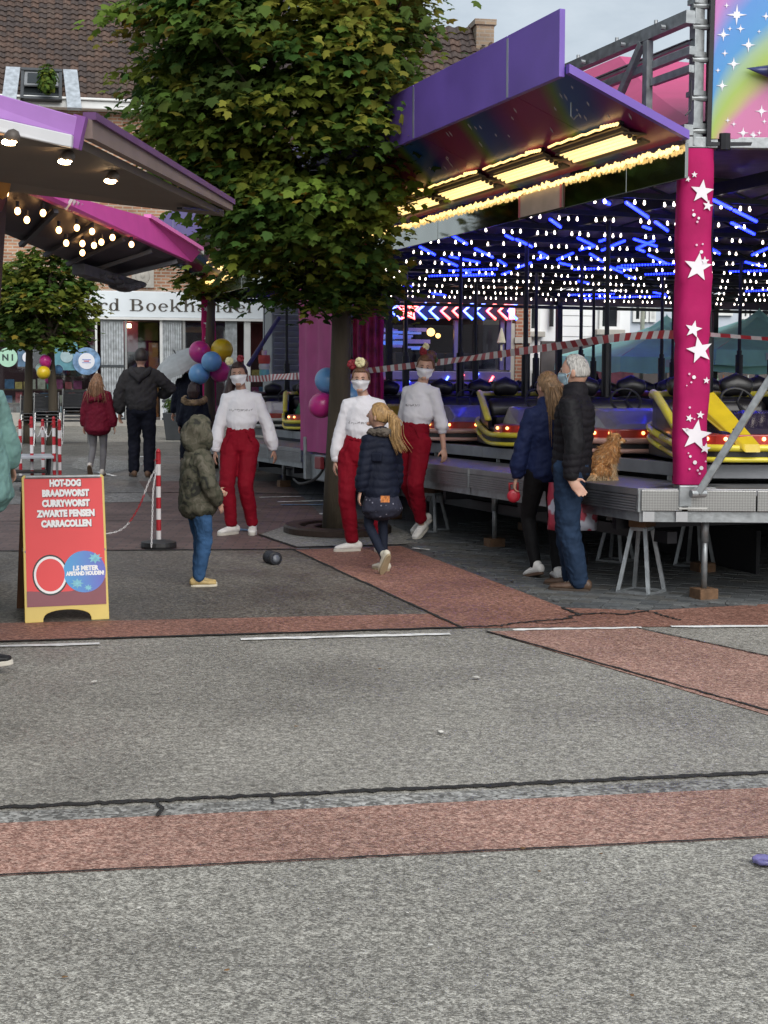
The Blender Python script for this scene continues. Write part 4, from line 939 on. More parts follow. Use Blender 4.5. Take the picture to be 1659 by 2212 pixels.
# curved sweep: v = z - (curve through x)
m1 = n.new('ShaderNodeMath'); m1.operation = 'POWER'; m1.inputs[1].default_value = .55; l.new(sx_.outputs[0], m1.inputs[0])
m2 = n.new('ShaderNodeMath'); m2.operation = 'MULTIPLY'; m2.inputs[1].default_value = .95; l.new(m1.outputs[0], m2.inputs[0])
m3 = n.new('ShaderNodeMath'); m3.operation = 'SUBTRACT'; l.new(sx_.outputs[2], m3.inputs[0]); l.new(m2.outputs[0], m3.inputs[1])
m4 = n.new('ShaderNodeMath'); m4.operation = 'MULTIPLY_ADD'; m4.inputs[1].default_value = .12; l.new(nz.outputs['Fac'], m4.inputs[0]); l.new(m3.outputs[0], m4.inputs[2])
mr = n.new('ShaderNodeMapRange'); mr.inputs[1].default_value = -.9; mr.inputs[2].default_value = 1.1; l.new(m4.outputs[0], mr.inputs[0])
cr = n.new('ShaderNodeValToRGB'); e = cr.color_ramp.elements; e[0].position = 0; e[0].color = (.55, .12, .30, 1); e[1].position = 1; e[1].color = (.60, .12, .36, 1)
for pz, c in ((.36, (.56, .17, .35)), (.42, (.42, .42, .12)), (.47, (.33, .46, .08)), (.53, (.30, .44, .25)), (.60, (.05, .26, .58)), (.72, (.06, .24, .60)), (.84, (.48, .17, .47))): x = e.new(pz); x.color = (*c, 1)
l.new(mr.outputs[0], cr.inputs[0]); l.new(cr.outputs[0], bs.inputs['Base Color'])
bb = MB(); bb.box2((0, 0, 0), (W_, .045, bdh)); bb.build('panel', M_BOARD, board, bevel=.003)
bb = MB(); bb.box2((-.03, -.006, -.02), (-.001, .05, bdh)); bb.box2((-.03, -.006, -.045), (W_, .05, -.021)); bb.build('frame', M_BLACK, board)
rs = random.Random(9); M_SP = mat('sparkle', (.85, .82, .88), .5, var=0)
def bpx(px, py): w = RIDE_M.inverted() @ on_plane(px, py, bd0, uy); return BM.inverted() @ on_plane(px, py, bd0, uy)
for px, py, r in ((1592, 32, .07), (1563, 75, .045), (1617, 97, .05), (1566, 115, .025), (1577, 62, .018), (1585, 138, .045), (1560, 185, .04), (1551, 152, .02), (1585, 268, .02), (1605, 287, .04), (1645, 240, .045), (1628, 312 - 20, .03), (1625, 290, .02), (1651, 262, .02), (1570, 12, .02), (1655, 35, .03), (1600, 62, .03), (1640, 68, .015), (1572, 260, .02), (1640, 295 - 8, .02)):
    p = bpx(px, py); bb = MB(); pts = []
    for k in range(16): a = k * PI / 8; rad = r if k % 4 == 0 else (r * .42 if k % 2 == 0 else r * .30); pts.append((rad * math.sin(a), rad * math.cos(a)))
    bb.prism(pts, .003, Matrix.Translation((p.x, -.001, p.z)) @ Matrix.Rotation(PI / 2, 4, 'X')); bb.build('painted_star', M_SP, board)
p = bpx(1608, 150); bb = MB(); bb.lathe([(.0, 0), (.05, .18), (.075, .4), (.08, .7)], (p.x, -.05, p.z), 14, Matrix.Rotation(PI / 2 + .12, 3, 'Y')); bb.build('raised_cone', mat('navy_gloss', (.02, .025, .12), .25, coat=.4), board, smooth=True)
p = bpx(1656, 150); bb = MB(); bb.ball((p.x + .03, -.12, p.z), .05, 12, 8); bb.build('raised_knob', M_SP, board, smooth=True)
# ---- roof and ceiling
rg0, rg1 = rp(1300, 142, 'z', 4.7), rp(1500, 157, 'z', 4.7); rx = rg0.x
bb = MB(); e0 = [(.35, -.05, 3.36), (.35, RL, 3.36)]; rdg = [(rx, rg1.y - .3, 4.72), (rx, RL, 4.72)]
NX, NY = 10, 16; vs = []
for i in range(NX + 1):
    for j in range(NY + 1):
        u, v = i / NX, j / NY
        p = Vector(e0[0]).lerp(Vector(e0[1]), v).lerp(Vector(rdg[0]).lerp(Vector(rdg[1]), v), u); p.z += -.05 * math.sin(u * PI) + .03 * math.sin(v * PI * 8) * math.sin(u * PI); vs.append(p)
bb.add(vs, [(i * (NY + 1) + j, i * (NY + 1) + j + 1, (i + 1) * (NY + 1) + j + 1, (i + 1) * (NY + 1) + j) for i in range(NX) for j in range(NY)])
vs = []
for i in range(NX + 1):
    for j in range(NY + 1):
        u, v = i / NX, j / NY; p = Vector((.35, -.05, 3.36)).lerp(Vector((6.5, -2.2, 3.36)), v).lerp(Vector(rdg[0]).lerp(Vector((rx + 5.0, rg1.y - .3, 4.72)), v), u); p.z += -.05 * math.sin(u * PI) + .025 * math.sin(v * PI * 6) * math.sin(u * PI); vs.append(p)
bb.add(vs, [(i * (NY + 1) + j, (i + 1) * (NY + 1) + j, (i + 1) * (NY + 1) + j + 1, i * (NY + 1) + j + 1) for i in range(NX) for j in range(NY)])
bb.add([(rx, rg1.y - .3, 4.72), (rx, RL, 4.72), (11, RL, 3.4), (11, rg1.y - 2.6, 3.4)], [(0, 1, 2, 3)])
bb.build('fabric_roof', M_PINKR, ride, smooth=True)
# ceiling: dark sheet, joists, bulbs in threes, blue light bars
CZ = 3.02
bb = MB(); bb.prism([(.16, RL), (.16, .1), (CH.x, CH.y + .2), (11.4, 1.5), (11.4, RL)][::-1], .02, Matrix.Translation((0, 0, 3.24))); bb.build('ceiling_sheet', mat('ceiling_plum', (.13, .07, .17), .5, var=.3), ride)
rows = [1.45 + k * 1.13 for k in range(11)]
for k, y in enumerate(rows):
    j = link('ceiling_joist', None, ride)
    bb = MB(); bb.box2((.2, y - .02, CZ + .015), (11.3, y + .02, CZ + .055)); bb.build('lower_rail', M_BLACK, j)
    bb = MB(); bb.box2((.2, y - .02, CZ + .17), (11.3, y + .02, CZ + .21)); bb.build('upper_rail', M_BLACK, j)
    bb = MB()
    for q in range(14): x = .3 + q * .78; bb.beam((x, y, CZ + .05), (x + .39, y, CZ + .18), .018, .018); bb.beam((x + .39, y, CZ + .18), (x + .78, y, CZ + .05), .018, .018)
    bb.build('lattice', M_BLACK, j)
for x in (1.5, 3.4, 5.3, 7.2, 9.1):
    bb = MB(); bb.box2((x - .03, .3, CZ + .06), (x + .03, RL, CZ + .16)); bb.build('long_beam', M_BLACK, ride)
bbm = MB(); bbm.lathe([(.004, .0), (.006, -.008), (.0098, -.020), (.0105, -.027), (.008, -.034), (.003, -.037)], (0, 0, 0), 8); BULB = bbm.mesh('bulb', lamp('bulb_white', (1.0, .86, .74), 5.0))
BULB.polygons.foreach_set('use_smooth', [True] * len(BULB.polygons))
cells = []
for k, y in enumerate(rows):
    g = 0
    while .3 + g * .36 < 9.5:
        for q in range(3):
            if (k * 31 + g * 17 + q * 7) % 13 == 4: continue
            cells.append((.32 + g * .36 + q * .088, y, (k * 7 + g * 3 + q) % 11))
        g += 1
vis = []
for x, y, s in cells:
    w = RIDE_M @ Vector((x, y, CZ)); d = w - Vector((0, 0, EYE)); c = CAM_R.to_3x3().transposed() @ d; u = CX + FOC * c.x / -c.z
    if 780 < u < 1720: vis.append((w.length, x, y))
vis.sort()
for d, x, y in vis[:295]: inst('bulb', BULB, ride, (x, y, CZ + random.uniform(-.006, .006)), (random.uniform(-.12, .12), random.uniform(-.12, .12), 0))
bb = MB()
for d, x, y in vis[295:]: bb.add([Vector(v.co) + Vector((x, y, CZ)) for v in BULB.vertices], [tuple(p.vertices) for p in BULB.polygons])
tag(bb.build('far_bulbs', BULB.materials[0], ride), kind='stuff')
L_BLUE = lamp('led_blue', (.004, .014, 1.0), 6.0)
Z6 = lambda x, y: ((960 + x / 2.242) * .8641, (480 + y / 2.242) * .8641)
Z2 = lambda x, y: ((960 + x / 1.728) * .8641, (y / 1.728) * .8641)
segs = [(Z6(a, b_), Z6(c, d)) for a, b_, c, d in ((1355, 55, 1480, 140), (1520, 165, 1590, 215), (930, 150, 990, 195), (1230, 45, 1265, 65), (380, 240, 465, 290), (680, 240, 725, 262), (740, 262, 830, 305), (200, 305, 285, 350), (510, 315, 610, 365), (320, 372, 410, 412), (640, 380, 685, 408), (870, 335, 915, 360), (915, 360, 860, 375), (1085, 255, 1180, 300), (1180, 300, 1095, 322), (1220, 325, 1350, 270), (1415, 315, 1515, 270), (1415, 315, 1460, 332), (1480, 350, 1585, 400), (1155, 345, 1225, 388), (970, 378, 1060, 340), (740, 425, 825, 395), (1250, 410, 1335, 450), (1350, 465, 1410, 485), (440, 435, 485, 450), (660, 460, 710, 443), (1205, 275, 1245, 262), (1450, 190, 1495, 205))]
segs += [(Z2(a, b_), Z2(c, d)) for a, b_, c, d in ((1415, 710, 1480, 665), (1420, 860, 1500, 900), (1510, 905, 1610, 955), (1400, 1065, 1450, 1095), (1500, 960, 1600, 1010), (1590, 1100, 1659, 1070), (1640, 720, 1690, 740), (1560, 1130, 1640, 1150))]
lines = [(rp(*a, 'z', CZ - .01), rp(*c, 'z', CZ - .01)) for a, c in segs]
rz = random.Random(77)
for k in range(34):  # extra bars added at random spots, to spread a blue-violet glow over the ceiling
    x, y = rz.uniform(.6, 8.5), rz.uniform(2.0, 12.2); a = rz.choice((.75, -.75, 2.4)); L = rz.uniform(.4, .9); lines.append((Vector((x, y, CZ - .01)), Vector((x + L * math.cos(a), y + L * math.sin(a), CZ - .01))))
for p, q in lines:
    if p.y > RL or q.y > RL or p.y < 0: continue
    if (q - p).length > 1.5: q = p + (q - p).normalized() * 1.5
    lb = link('light_bar', None, ride); bb = MB(); bb.beam(p + Vector((0, 0, .012)), q + Vector((0, 0, .012)), .035, .012); bb.build('bar', M_BLACK, lb)
    bb = MB(); nn = max(3, int((q - p).length / .035))
    for k in range(nn):
        c2 = p.lerp(q, (k + .5) / nn); bb.ball(c2 - Vector((0, 0, .004)), .015, 6, 4)
    bb.build('led_row', L_BLUE, lb)
# rear and far fascia of the ride, posts round the floor
bb = MB(); bb.box2((.2, RL - .02, 2.93), (11, RL + .06, 3.16)); bb.build('rear_fascia', mat('rear_plum', (.05, .03, .07), .5, var=.2), ride)
bb = MB(); bb.box2((.2, RL - .12, 2.86), (11, RL - .06, 2.91)); bb.box2((.2, RL - .12, 3.05), (11, RL - .06, 3.09)); bb.build('rear_rail', M_BLACK, ride)
for x in (3.0, 6.0, 9.0):
    bb = MB(); bb.box2((x, RL - .12, FZ), (x + .09, RL - .04, 3.0)); bb.build('rear_post', M_BLACK, ride)
for x in np.arange(1.0, 9, 1.3):
    bb = MB(); bb.beam((x, RL - .3, 3.02), (x + .5, RL - .3, 3.22), .025, .03); bb.beam((x + 1.0, RL - .3, 3.02), (x + .5, RL - .3, 3.22), .025, .03); bb.build('knee_brace', M_BLACK, ride)
# pink curtain round the cash desk post
def curtain(pts, z0, z1, amp, n, mt, name):
    bb = MB(); P = [Vector((*p, 0)) for p in pts]; Q = []
    for a, c in zip(P[:-1], P[1:]):
        for k in range(n): Q.append(a.lerp(c, k / n))
    Q.append(P[-1]); NZ = 14; vs = []
    for side in (0, 1):
        for j in range(NZ + 1):
            z = z0 + (z1 - z0) * j / NZ
            for i, q in enumerate(Q):
                t = (Q[min(i + 1, len(Q) - 1)] - Q[max(i - 1, 0)]).normalized(); nn = Vector((-t.y, t.x, 0))
                o = amp * math.sin(i * 1.25 + .5 * math.sin(z * 2)) * (1.2 - .5 * j / NZ) + .02 * noise.noise((i * .4, z * 3, 2)) + side * .004
                vs.append((q.x + nn.x * o, q.y + nn.y * o, z))
    K = len(Q); L = K * (NZ + 1); fs = [(j * K + i, j * K + i + 1, (j + 1) * K + i + 1, (j + 1) * K + i) for j in range(NZ) for i in range(K - 1)]
    fs += [tuple(L + x for x in f[::-1]) for f in fs]; bb.add(vs, fs); return bb.build(name, mt, ride, smooth=True)
M_CURT = mat('pink_curtain', (.40, .055, .20), .7, var=.12, vscale=4)
M_CURTD = mat('striped_curtain', (.26, .02, .10), .7, var=.5, vscale=9)
curtain([(-.03, 7.85), (-.04, 6.5), (-.02, 6.1)], .80, 3.1, .018, 14, M_CURT, 'curtain')
curtain([(.02, 6.08), (.16, 6.02), (.30, 6.0)], .98, 3.1, .035, 9, M_CURTD, 'curtain')
bb = MB(); p = rp(672, 985, 'x', .05); bb.box((.05, 7.2, .62), (.10, .8, .30)); bb.box((-.02, 7.55, .72), (.1, .08, .5)); bb.build('hitch_frame', M_GALV, ride, bevel=.01)
bb = MB(); pts = [rp(x, y, 'x', .0) for x, y in ((735, 905), (715, 960), (700, 1010), (680, 1035), (650, 1045), (635, 1035))]; bb.tube(smooth_path(pts, 5), .018, 8); tag(bb.build('cable', mat('black_rubber', (.015, .015, .015), .5), ride, smooth=True))
bb = MB(); p = rp(690, 1000, 'x', -.05); bb.box(p, (.05, .22, .14)); bb.build('red_lamp_box', mat('trailer_lamp', (.25, .02, .03), .3), ride, bevel=.01)
# ================================================================ BUMPER CARS
M_RUBBER = mat('car_rubber', (.014, .014, .015), .55, var=.3)
M_SEAT = mat('seat_black', (.012, .011, .013), .4, var=.3, coat=.15)
M_SEATTOP = mat('seat_burgundy', (.09, .015, .03), .45, var=.2)
M_LENS = lamp('amber_lens', (1.0, .40, .10), 2.6)
def outline(n, W, L, e=.55):
    pts = []
    for k in range(n):
        a = 2 * PI * k / n; c, s = math.cos(a), math.sin(a); pts.append((W * math.copysign(abs(c) ** e, c), L * math.copysign(abs(s) ** e, s)))
    return pts
def ring_band(bb, pts, z0, z1, out=0.0, thick=.04):
    """closed band with thickness following an outline; z0, z1 may be functions of (x, y)"""
    n = len(pts); f = lambda z, p: z(p[0], p[1]) if callable(z) else z; vs = []
    for p in pts:
        L = math.hypot(*p); o = (p[0] * (L + out) / L, p[1] * (L + out) / L); i = (p[0] * (L + out - thick) / L, p[1] * (L + out - thick) / L)
        vs += [(*o, f(z0, p)), (*o, f(z1, p)), (*i, f(z1, p)), (*i, f(z0, p))]
    bb.add(vs, [(4 * k + a, 4 * ((k + 1) % n) + a, 4 * ((k + 1) % n) + (a + 1) % 4, 4 * k + (a + 1) % 4) for k in range(n) for a in range(4)])
def top_z(x, y):
    t = max(0, min(1, (.28 - y) / .5)); return .27 + .23 * t * t * (3 - 2 * t)
def low_z(x, y):
    t = max(0, min(1, (.5 - y) / 1.2)); return .13 + .14 * t
def make_car(label):
    t = thing('bumper_car', label, 'bumper car', group='bumper cars on the ride floor')
    o = outline(40, .52, .82)
    bb = MB(); ring_band(bb, o, .03, .12, .03, .12); bb.build('rubber_bumper', M_RUBBER, t, bevel=.015)
    bb = MB(); bb.prism([(x * .95, y * .95) for x, y in o], .14, Matrix.Translation((0, 0, .06))); bb.build('base', mat('car_base', (.03, .02, .05), .3, coat=.5), t, bevel=.01)
    bb = MB(); n = len(o)
    pts = [p for p in o if p[1] < .36]; st = [i for i in range(n) if o[i][1] < .36 and o[i - 1][1] >= .36][0]; u = []
    i = st
    while o[i % n][1] < .36: u.append(o[i % n]); i += 1
    vs = []
    for p in u:
        L = math.hypot(*p); q = (p[0] * (L - .05) / L, p[1] * (L - .05) / L); vs += [(*p, .18), (*p, top_z(*p)), (*q, top_z(*q)), (*q, .18)]
    bb.add(vs, [(4 * k + a, 4 * k + 4 + a, 4 * k + 4 + (a + 1) % 4, 4 * k + (a + 1) % 4) for k in range(len(u) - 1) for a in range(4)] + [(0, 1, 2, 3), tuple(4 * (len(u) - 1) + a for a in (3, 2, 1, 0))])
    bb.build('tub', mat('car_tub', (.012, .010, .016), .3, var=.2, coat=.5), t, smooth=False)
    bb = MB(); bb.tube(smooth_path([(*p, top_z(*p) + .01) for p in u[::2]] + [(*u[-1], top_z(*u[-1]) + .01)], 2), .034, 8); bb.build('top_trim', mat('trim_yellow', (.72, .62, .05), .35, coat=.3, var=.08), t, smooth=True)
    bb = MB()
    ol = [(x * 1.045, y * 1.04) for x, y in o]
    bb.tube([(*p, low_z(*p)) for p in ol] + [(*ol[0], low_z(*ol[0]))], .026, 8); bb.tube([(*p, low_z(*p) - .085) for p in ol] + [(*ol[0], low_z(*ol[0]) - .085)], .020, 8); bb.build('side_trim', MATS['trim_yellow'], t, smooth=True)
    bb = MB(); ring_band(bb, o, lambda x, y: low_z(x, y) - .085, low_z, .018, .03); bb.build('side_band', mat('car_band', (.10, .095, .09), .3, var=.7, vscale=9, coat=.5), t)
    for sx in (-1, 1):
        p = [v for v in o if v[0] * sx > .2 and v[1] < -.5][0]; bb = MB(); bb.tube([(p[0] * 1.03, p[1] * 1.03, low_z(*p)), (p[0], p[1], top_z(*p))], .026, 8); bb.build('trim_post', MATS['trim_yellow'], t, smooth=True)
    bb = MB(); hv = [(-.40, .34, .20), (.40, .34, .20), (.30, .80, .20), (-.30, .80, .20), (-.33, .34, .40), (.33, .34, .40), (.20, .74, .27), (-.20, .74, .27), (-.24, .5, .375), (.24, .5, .375)]
    bb.add(hv, [(3, 2, 1, 0), (0, 1, 5, 4), (4, 5, 9, 8), (8, 9, 6, 7), (7, 6, 2, 3), (1, 2, 6, 9, 5), (0, 4, 8, 7, 3)]); bb.build('hood', mat('hood_silver', (.30, .29, .31), .3, .5, var=.15, coat=.4), t, bevel=.025)
    bb = MB(); fr = [(x, y) for x, y in o if y > .45]; fr.sort(); vs = []
    for x, y in fr: vs += [(x * 1.0, y * 1.0, .13), (x * 1.0, y * 1.0, .225), (x * .8, y * .84, .235), (x * .8, y * .84, .13)]
    bb.add(vs, [(4 * k + a, 4 * k + 4 + a, 4 * k + 4 + (a + 1) % 4, 4 * k + (a + 1) % 4) for k in range(len(fr) - 1) for a in range(4)] + [(0, 1, 2, 3), tuple(4 * (len(fr) - 1) + a for a in (3, 2, 1, 0))]); lb = bb.build('lamp_bar', mat('lamp_red', (.35, .03, .02), .3, coat=.4, var=.15), t, bevel=.008)
    bb = MB()
    for k in range(1, len(fr) - 1, 2): x, y = fr[k]; bb.ball((x * 1.01, y * 1.01, .195), .015, 8, 6)
    bb.build('lamps', M_LENS, lb)
    bb = MB(); bb.box((0, -.16, .24), (.82, .42, .12)); bb.build('seat', M_SEAT, t, bevel=.04)
    bb = MB(); bb.loft([(-.38, -.48, .34), (-.2, -.53, .36), (0, -.54, .36), (.2, -.53, .36), (.38, -.48, .34)], [(.09, .13)] * 5, side=(0, 1, 0), n=12); bb.build('backrest', M_SEAT, t, smooth=True)
    for sx in (-.22, .22):
        bb = MB(); bb.loft([(sx - .10, -.60, .57), (sx, -.61, .60), (sx + .10, -.60, .57)], [(.06, .075), (.065, .095), (.06, .075)], side=(0, 1, 0), n=12); bb.build('headrest', M_SEAT, t, smooth=True)
    R_ = Matrix.Rotation(-.9, 4, 'X'); bb = MB(); pts = [Matrix.Translation((0, .16, .46)) @ R_ @ Vector((.13 * math.cos(a), .13 * math.sin(a), 0)) for a in np.linspace(0, 2 * PI, 21)]
    bb.tube(pts, .012, 6); bb.tube([(0, .16, .46), (0, .33, .36)], .014, 6)
    for a in (0, 2.1, 4.2): bb.tube([(0, .16, .46), Matrix.Translation((0, .16, .46)) @ R_ @ Vector((.13 * math.cos(a), .13 * math.sin(a), 0))], .008, 5)
    bb.build('steering_wheel', M_RUBBER, t)
    po = MB(); po.tube([(0, -.66, .2), (0, -.66, 2.10)], .022, 8); po = po.build('pole', M_BLACK, t)
    bb = MB(); bb.tube([(0, -.66, .30), (0, -.66, .98)], .045, 10); bb.tube([(0, -.66, .98), (0, -.66, 1.03)], .03, 10); bb.build('pole_sleeve', M_BLACK, po)
    return t
car0 = make_car('x')
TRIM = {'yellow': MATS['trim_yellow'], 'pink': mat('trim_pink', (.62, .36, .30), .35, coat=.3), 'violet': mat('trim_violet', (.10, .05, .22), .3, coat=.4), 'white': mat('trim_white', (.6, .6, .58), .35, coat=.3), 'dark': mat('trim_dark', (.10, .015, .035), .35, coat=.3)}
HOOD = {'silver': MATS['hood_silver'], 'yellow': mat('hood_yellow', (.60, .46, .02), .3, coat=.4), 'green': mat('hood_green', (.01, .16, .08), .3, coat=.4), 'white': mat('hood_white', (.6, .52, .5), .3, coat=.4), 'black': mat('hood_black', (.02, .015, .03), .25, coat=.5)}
used = [0]
def place_car(x, y, head, top, side, hood, label):
    t = car0 if not used[0] else copy_tree(car0); used[0] = 1
    t['label'] = label
    t.matrix_world = RIDE_M @ Matrix.Translation((x, y, FZ + .003)) @ Matrix.Rotation(head, 4, 'Z')
    for c in t.children:
        nm = c.name.split('.')[0]; m = {'top_trim': TRIM.get(top), 'side_trim': TRIM.get(side), 'trim_post': TRIM.get(top), 'hood': HOOD.get(hood)}.get(nm)
        if m: c.material_slots[0].link = 'OBJECT'; c.material_slots[0].material = m
    return t
def cx_(px, b): # along-side position whose point at inner offset b shows at px
    lo, hi = -2.0, 13.0
    for _ in range(40):
        m_ = (lo + hi) / 2; w = RIDE_M @ Vector((b, m_, FZ)); c = CAM_R.to_3x3().transposed() @ (w - Vector((0, 0, EYE))); u = CX + FOC * c.x / -c.z
        if u > px: lo = m_
        else: hi = m_
    return lo
HD = PI - .30
car_specs = [('yellow', 'yellow', 'black', 'yellow trimmed bumper car with amber lamps nearest the diagonal brace'),
             ('dark', 'pink', 'silver', 'bumper car with pink side rail and silver hood behind the dog'),
             ('yellow', 'yellow', 'silver', 'yellow trimmed bumper car behind the woman in the navy jacket'),
             ('violet', 'pink', 'silver', 'bumper car with violet top rail and silver hood right of the tiptoe dancer'),
             ('white', 'pink', 'yellow', 'bumper car with yellow hood just behind the tiptoe dancer'),
             ('dark', 'dark', 'white', 'dark bumper car hidden behind the maple trunk and middle dancer'),
             ('yellow', 'yellow', 'green', 'yellow trimmed bumper car with green hood left of the pink curtain'),
             ('dark', 'white', 'white', 'bumper car with white hood at the far end of the edge row')]
for k, (a, s, h, lab) in enumerate(car_specs): place_car(1.27, .80 + k * 1.69, HD, a, s, h, lab)
# yellow winged nose piece on the nearest car
t = car0; Mw = t.matrix_world.inverted()
bb = MB()
for sx in (-1, 1): bb.add([(sx * .05, .90, .16), (sx * .17, .88, .16), (sx * .42, .40, .50), (sx * .24, .36, .54), (sx * .05, .94, .10), (sx * .17, .92, .10), (sx * .44, .38, .44), (sx * .24, .34, .46)], [(0, 1, 2, 3), (7, 6, 5, 4), (0, 4, 5, 1), (1, 5, 6, 2), (2, 6, 7, 3), (3, 7, 4, 0)])
o = bb.build('nose_wing', mat('wing_yellow', (.62, .45, .02), .3, coat=.4, var=.1), t, bevel=.01)
rs = random.Random(21)
NTH = ('nearest', 'second nearest', 'third nearest', 'fourth nearest', 'farthest')
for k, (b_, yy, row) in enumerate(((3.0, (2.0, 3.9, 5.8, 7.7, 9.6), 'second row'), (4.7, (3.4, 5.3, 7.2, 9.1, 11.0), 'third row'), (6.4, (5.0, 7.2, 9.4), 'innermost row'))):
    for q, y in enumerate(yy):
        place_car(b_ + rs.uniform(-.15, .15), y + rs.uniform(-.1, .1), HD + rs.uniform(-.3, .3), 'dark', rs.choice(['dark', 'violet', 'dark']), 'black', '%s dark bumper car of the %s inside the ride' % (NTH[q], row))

# ================================================================ BARRIER TAPE
def tape(pts, w, name, label, s0=0.0):
    bb = MB(); P = smooth_path(pts, 14); s = s0; L = []
    for i, p in enumerate(P):
        if i: s += (p - P[i - 1]).length
        t = (P[min(i + 1, len(P) - 1)] - P[max(i - 1, 0)]).normalized(); tw = .35 * math.sin(s * 1.7) + .25 * math.sin(s * 4.1)
        n_ = t.cross(Vector((0, 0, 1))).normalized(); up = n_.cross(t)
        d = (up * math.cos(tw) + n_ * math.sin(tw)) * w / 2; L.append((p, d, n_ * .0008, s))
    # stripe cuts
    out = []
    for (p, d, n_, s), (p2, d2, n2, s2) in zip(L[:-1], L[1:]):
        k = 0; cuts = [s]; nx = (math.floor(s / .085) + 1) * .085
        while nx < s2: cuts.append(nx); nx += .085
        cuts.append(s2)
        for a, c in zip(cuts[:-1], cuts[1:]):
            u, v = (a - s) / (s2 - s), (c - s) / (s2 - s); bb.cur = int(math.floor((a + c) / 2 / .085)) % 2
            pa, pc, da, dc = p.lerp(p2, u), p.lerp(p2, v), d.lerp(d2, u), d.lerp(d2, v)
            q = [pa - da, pc - dc, pc + dc, pa + da]; bb.add([x - n_ for x in q] + [x + n_ for x in q], [(0, 1, 2, 3), (7, 6, 5, 4), (3, 2, 6, 7), (1, 0, 4, 5)])
    return tag(bb.build(name, [mat('tape_red', (.36, .03, .04), .4, var=.15), mat('tape_white', (.62, .60, .60), .4, var=.08)]), label, 'barrier tape')
W = lambda px, py, b_: RIDE_M @ rp(px, py, 'x', b_)
tape([W(500, 817, .15), W(560, 818, .12), W(600, 814, .1), W(655, 812, .05)], .085, 'barrier_tape', 'red and white barrier tape between the far pillar and the pink curtain')
tape([W(745, 803, .05), W(800, 800, .12), W(870, 792, .2), W(945, 783, .3), W(1060, 768, .32), W(1200, 748, .34), W(1330, 730, .35), W(1420, 723, .33), W(1468, 723, .3)], .062, 'barrier_tape', 'long red and white barrier tape strung across the ride to the pink pillar')
tape([at(1524, 722, 10.40), at(1590, 727, 10.2), at(1660, 732, 10.0), at(1800, 738, 9.6)], .028, 'barrier_tape', 'twisted barrier tape running right from the pink pillar', .04)

# ================================================================ PARASOLS AND TERRACE BEHIND THE RIDE
M_TEAL = mat('teal_canvas', (.42, .84, .74), .75, var=.1, vscale=3)
def parasol(px, py_top, Y, half, label):
    c = at(px, py_top, Y); zt = c.z; t = thing('parasol', label, 'parasol', (c.x, c.y, 0), .25, 'teal parasols behind the ride'); ze = zt - .62
    bb = MB(); n = 4; seg = 6; vs = []; pts = [(-half, -half), (half, -half), (half, half), (-half, half)]
    ring = []
    for k in range(4):
        a, c2 = Vector(pts[k]), Vector(pts[(k + 1) % 4])
        for q in range(seg): ring.append((a.lerp(c2, q / seg), q))
    R = len(ring)
    for j in range(5):
        u = j / 4
        for p, q in ring: vs.append((p.x * u, p.y * u, zt + (ze - zt) * u - .04 * math.sin(u * PI) + (.0)))
    for p, q in ring: vs.append((p.x * 1.005, p.y * 1.005, ze - .24 - .03 * math.sin(q * PI / seg * 3)))
    bb.add(vs, [(j * R + k, j * R + (k + 1) % R, (j + 1) * R + (k + 1) % R, (j + 1) * R + k) for j in range(5) for k in range(R)]); o = bb.build('canopy', M_TEAL, t)
    so = o.modifiers.new('solid', 'SOLIDIFY'); so.thickness = .006
    bb = MB(); bb.lathe([(.34, -.16), (.02, .06), (.0, .1)], (0, 0, zt + .02), 4); bb.build('vent_cap', M_TEAL, t)
    bb = MB(); bb.tube([(0, 0, 0), (0, 0, zt)], .035, 10); bb.build('pole', mat('pale_pole', (.5, .5, .46), .5), t)
    bb = MB()
    for p in pts: bb.tube([(0, 0, zt - .12), (p[0] * .97, p[1] * .97, ze + .01)], .014, 6)
    bb.build('rib', MATS['pale_pole'], t)
    bb = MB(); bb.lathe([(.28, 0), (.28, .06), (.05, .1)], (0, 0, .005), 16); bb.build('foot', M_DARK, t)
    bb = MB(); bb.box((-half * .35, -half * 1.012, ze - .10), (.34, .006, .12)); bb.build('printed_patch', mat('patch_white', (.55, .62, .62), .7), t)
parasol(1440, 693, 25.5, 1.45, 'teal parasol left of the pink pillar behind the ride'); parasol(1640, 680, 25.8, 1.6, 'teal parasol right of the pink pillar behind the ride')
# terrace back wall with warm lights
p = at(1500, 800, 28.6); tb = thing('terrace_bar', 'dark terrace bar with warm string lights under the teal parasols', 'bar', (p.x, p.y, 0), math.radians(9))
bb = MB(); bb.box2((-2.8, 0, 0), (4.0, .3, 1.15)); bb.build('counter', mat('counter_dark', (.045, .04, .04), .5, var=.3), tb); bb = MB(); bb.box2((-2.8, .9, 0), (4, 1.0, 2.05)); bb.build('back_panel', mat('bar_back', (.07, .06, .06), .6, var=.5, vscale=2), tb)
for k in range(26):
    bb = MB(); bb.ball((-.4 + k * .16 + rs.uniform(-.05, .05), .2, 1.62 + .05 * math.sin(k * 1.3) + rs.uniform(-.04, .04)), .022, 8, 6); bb.build('string_bulb', lamp('string_warm', (1, .66, .3), 7), tb)
for k in range(8):
    bb = MB(); bb.lathe([(.04, 0), (.04, .16), (.015, .22), (.015, .28)], (rs.uniform(-.5, 3.4), .1, 1.151), 10); bb.build('bottle', mat('bottle_%d' % (k % 3), [(.5, .5, .48), (.1, .2, .1), (.3, .12, .05)][k % 3], .2), tb)
bb = MB(); bb.box2((-1.9, .05, 1.152), (-1.2, .25, 1.5)); bb.build('menu_box', mat('menu_plum', (.12, .03, .05), .6, var=.4, vscale=8), tb)
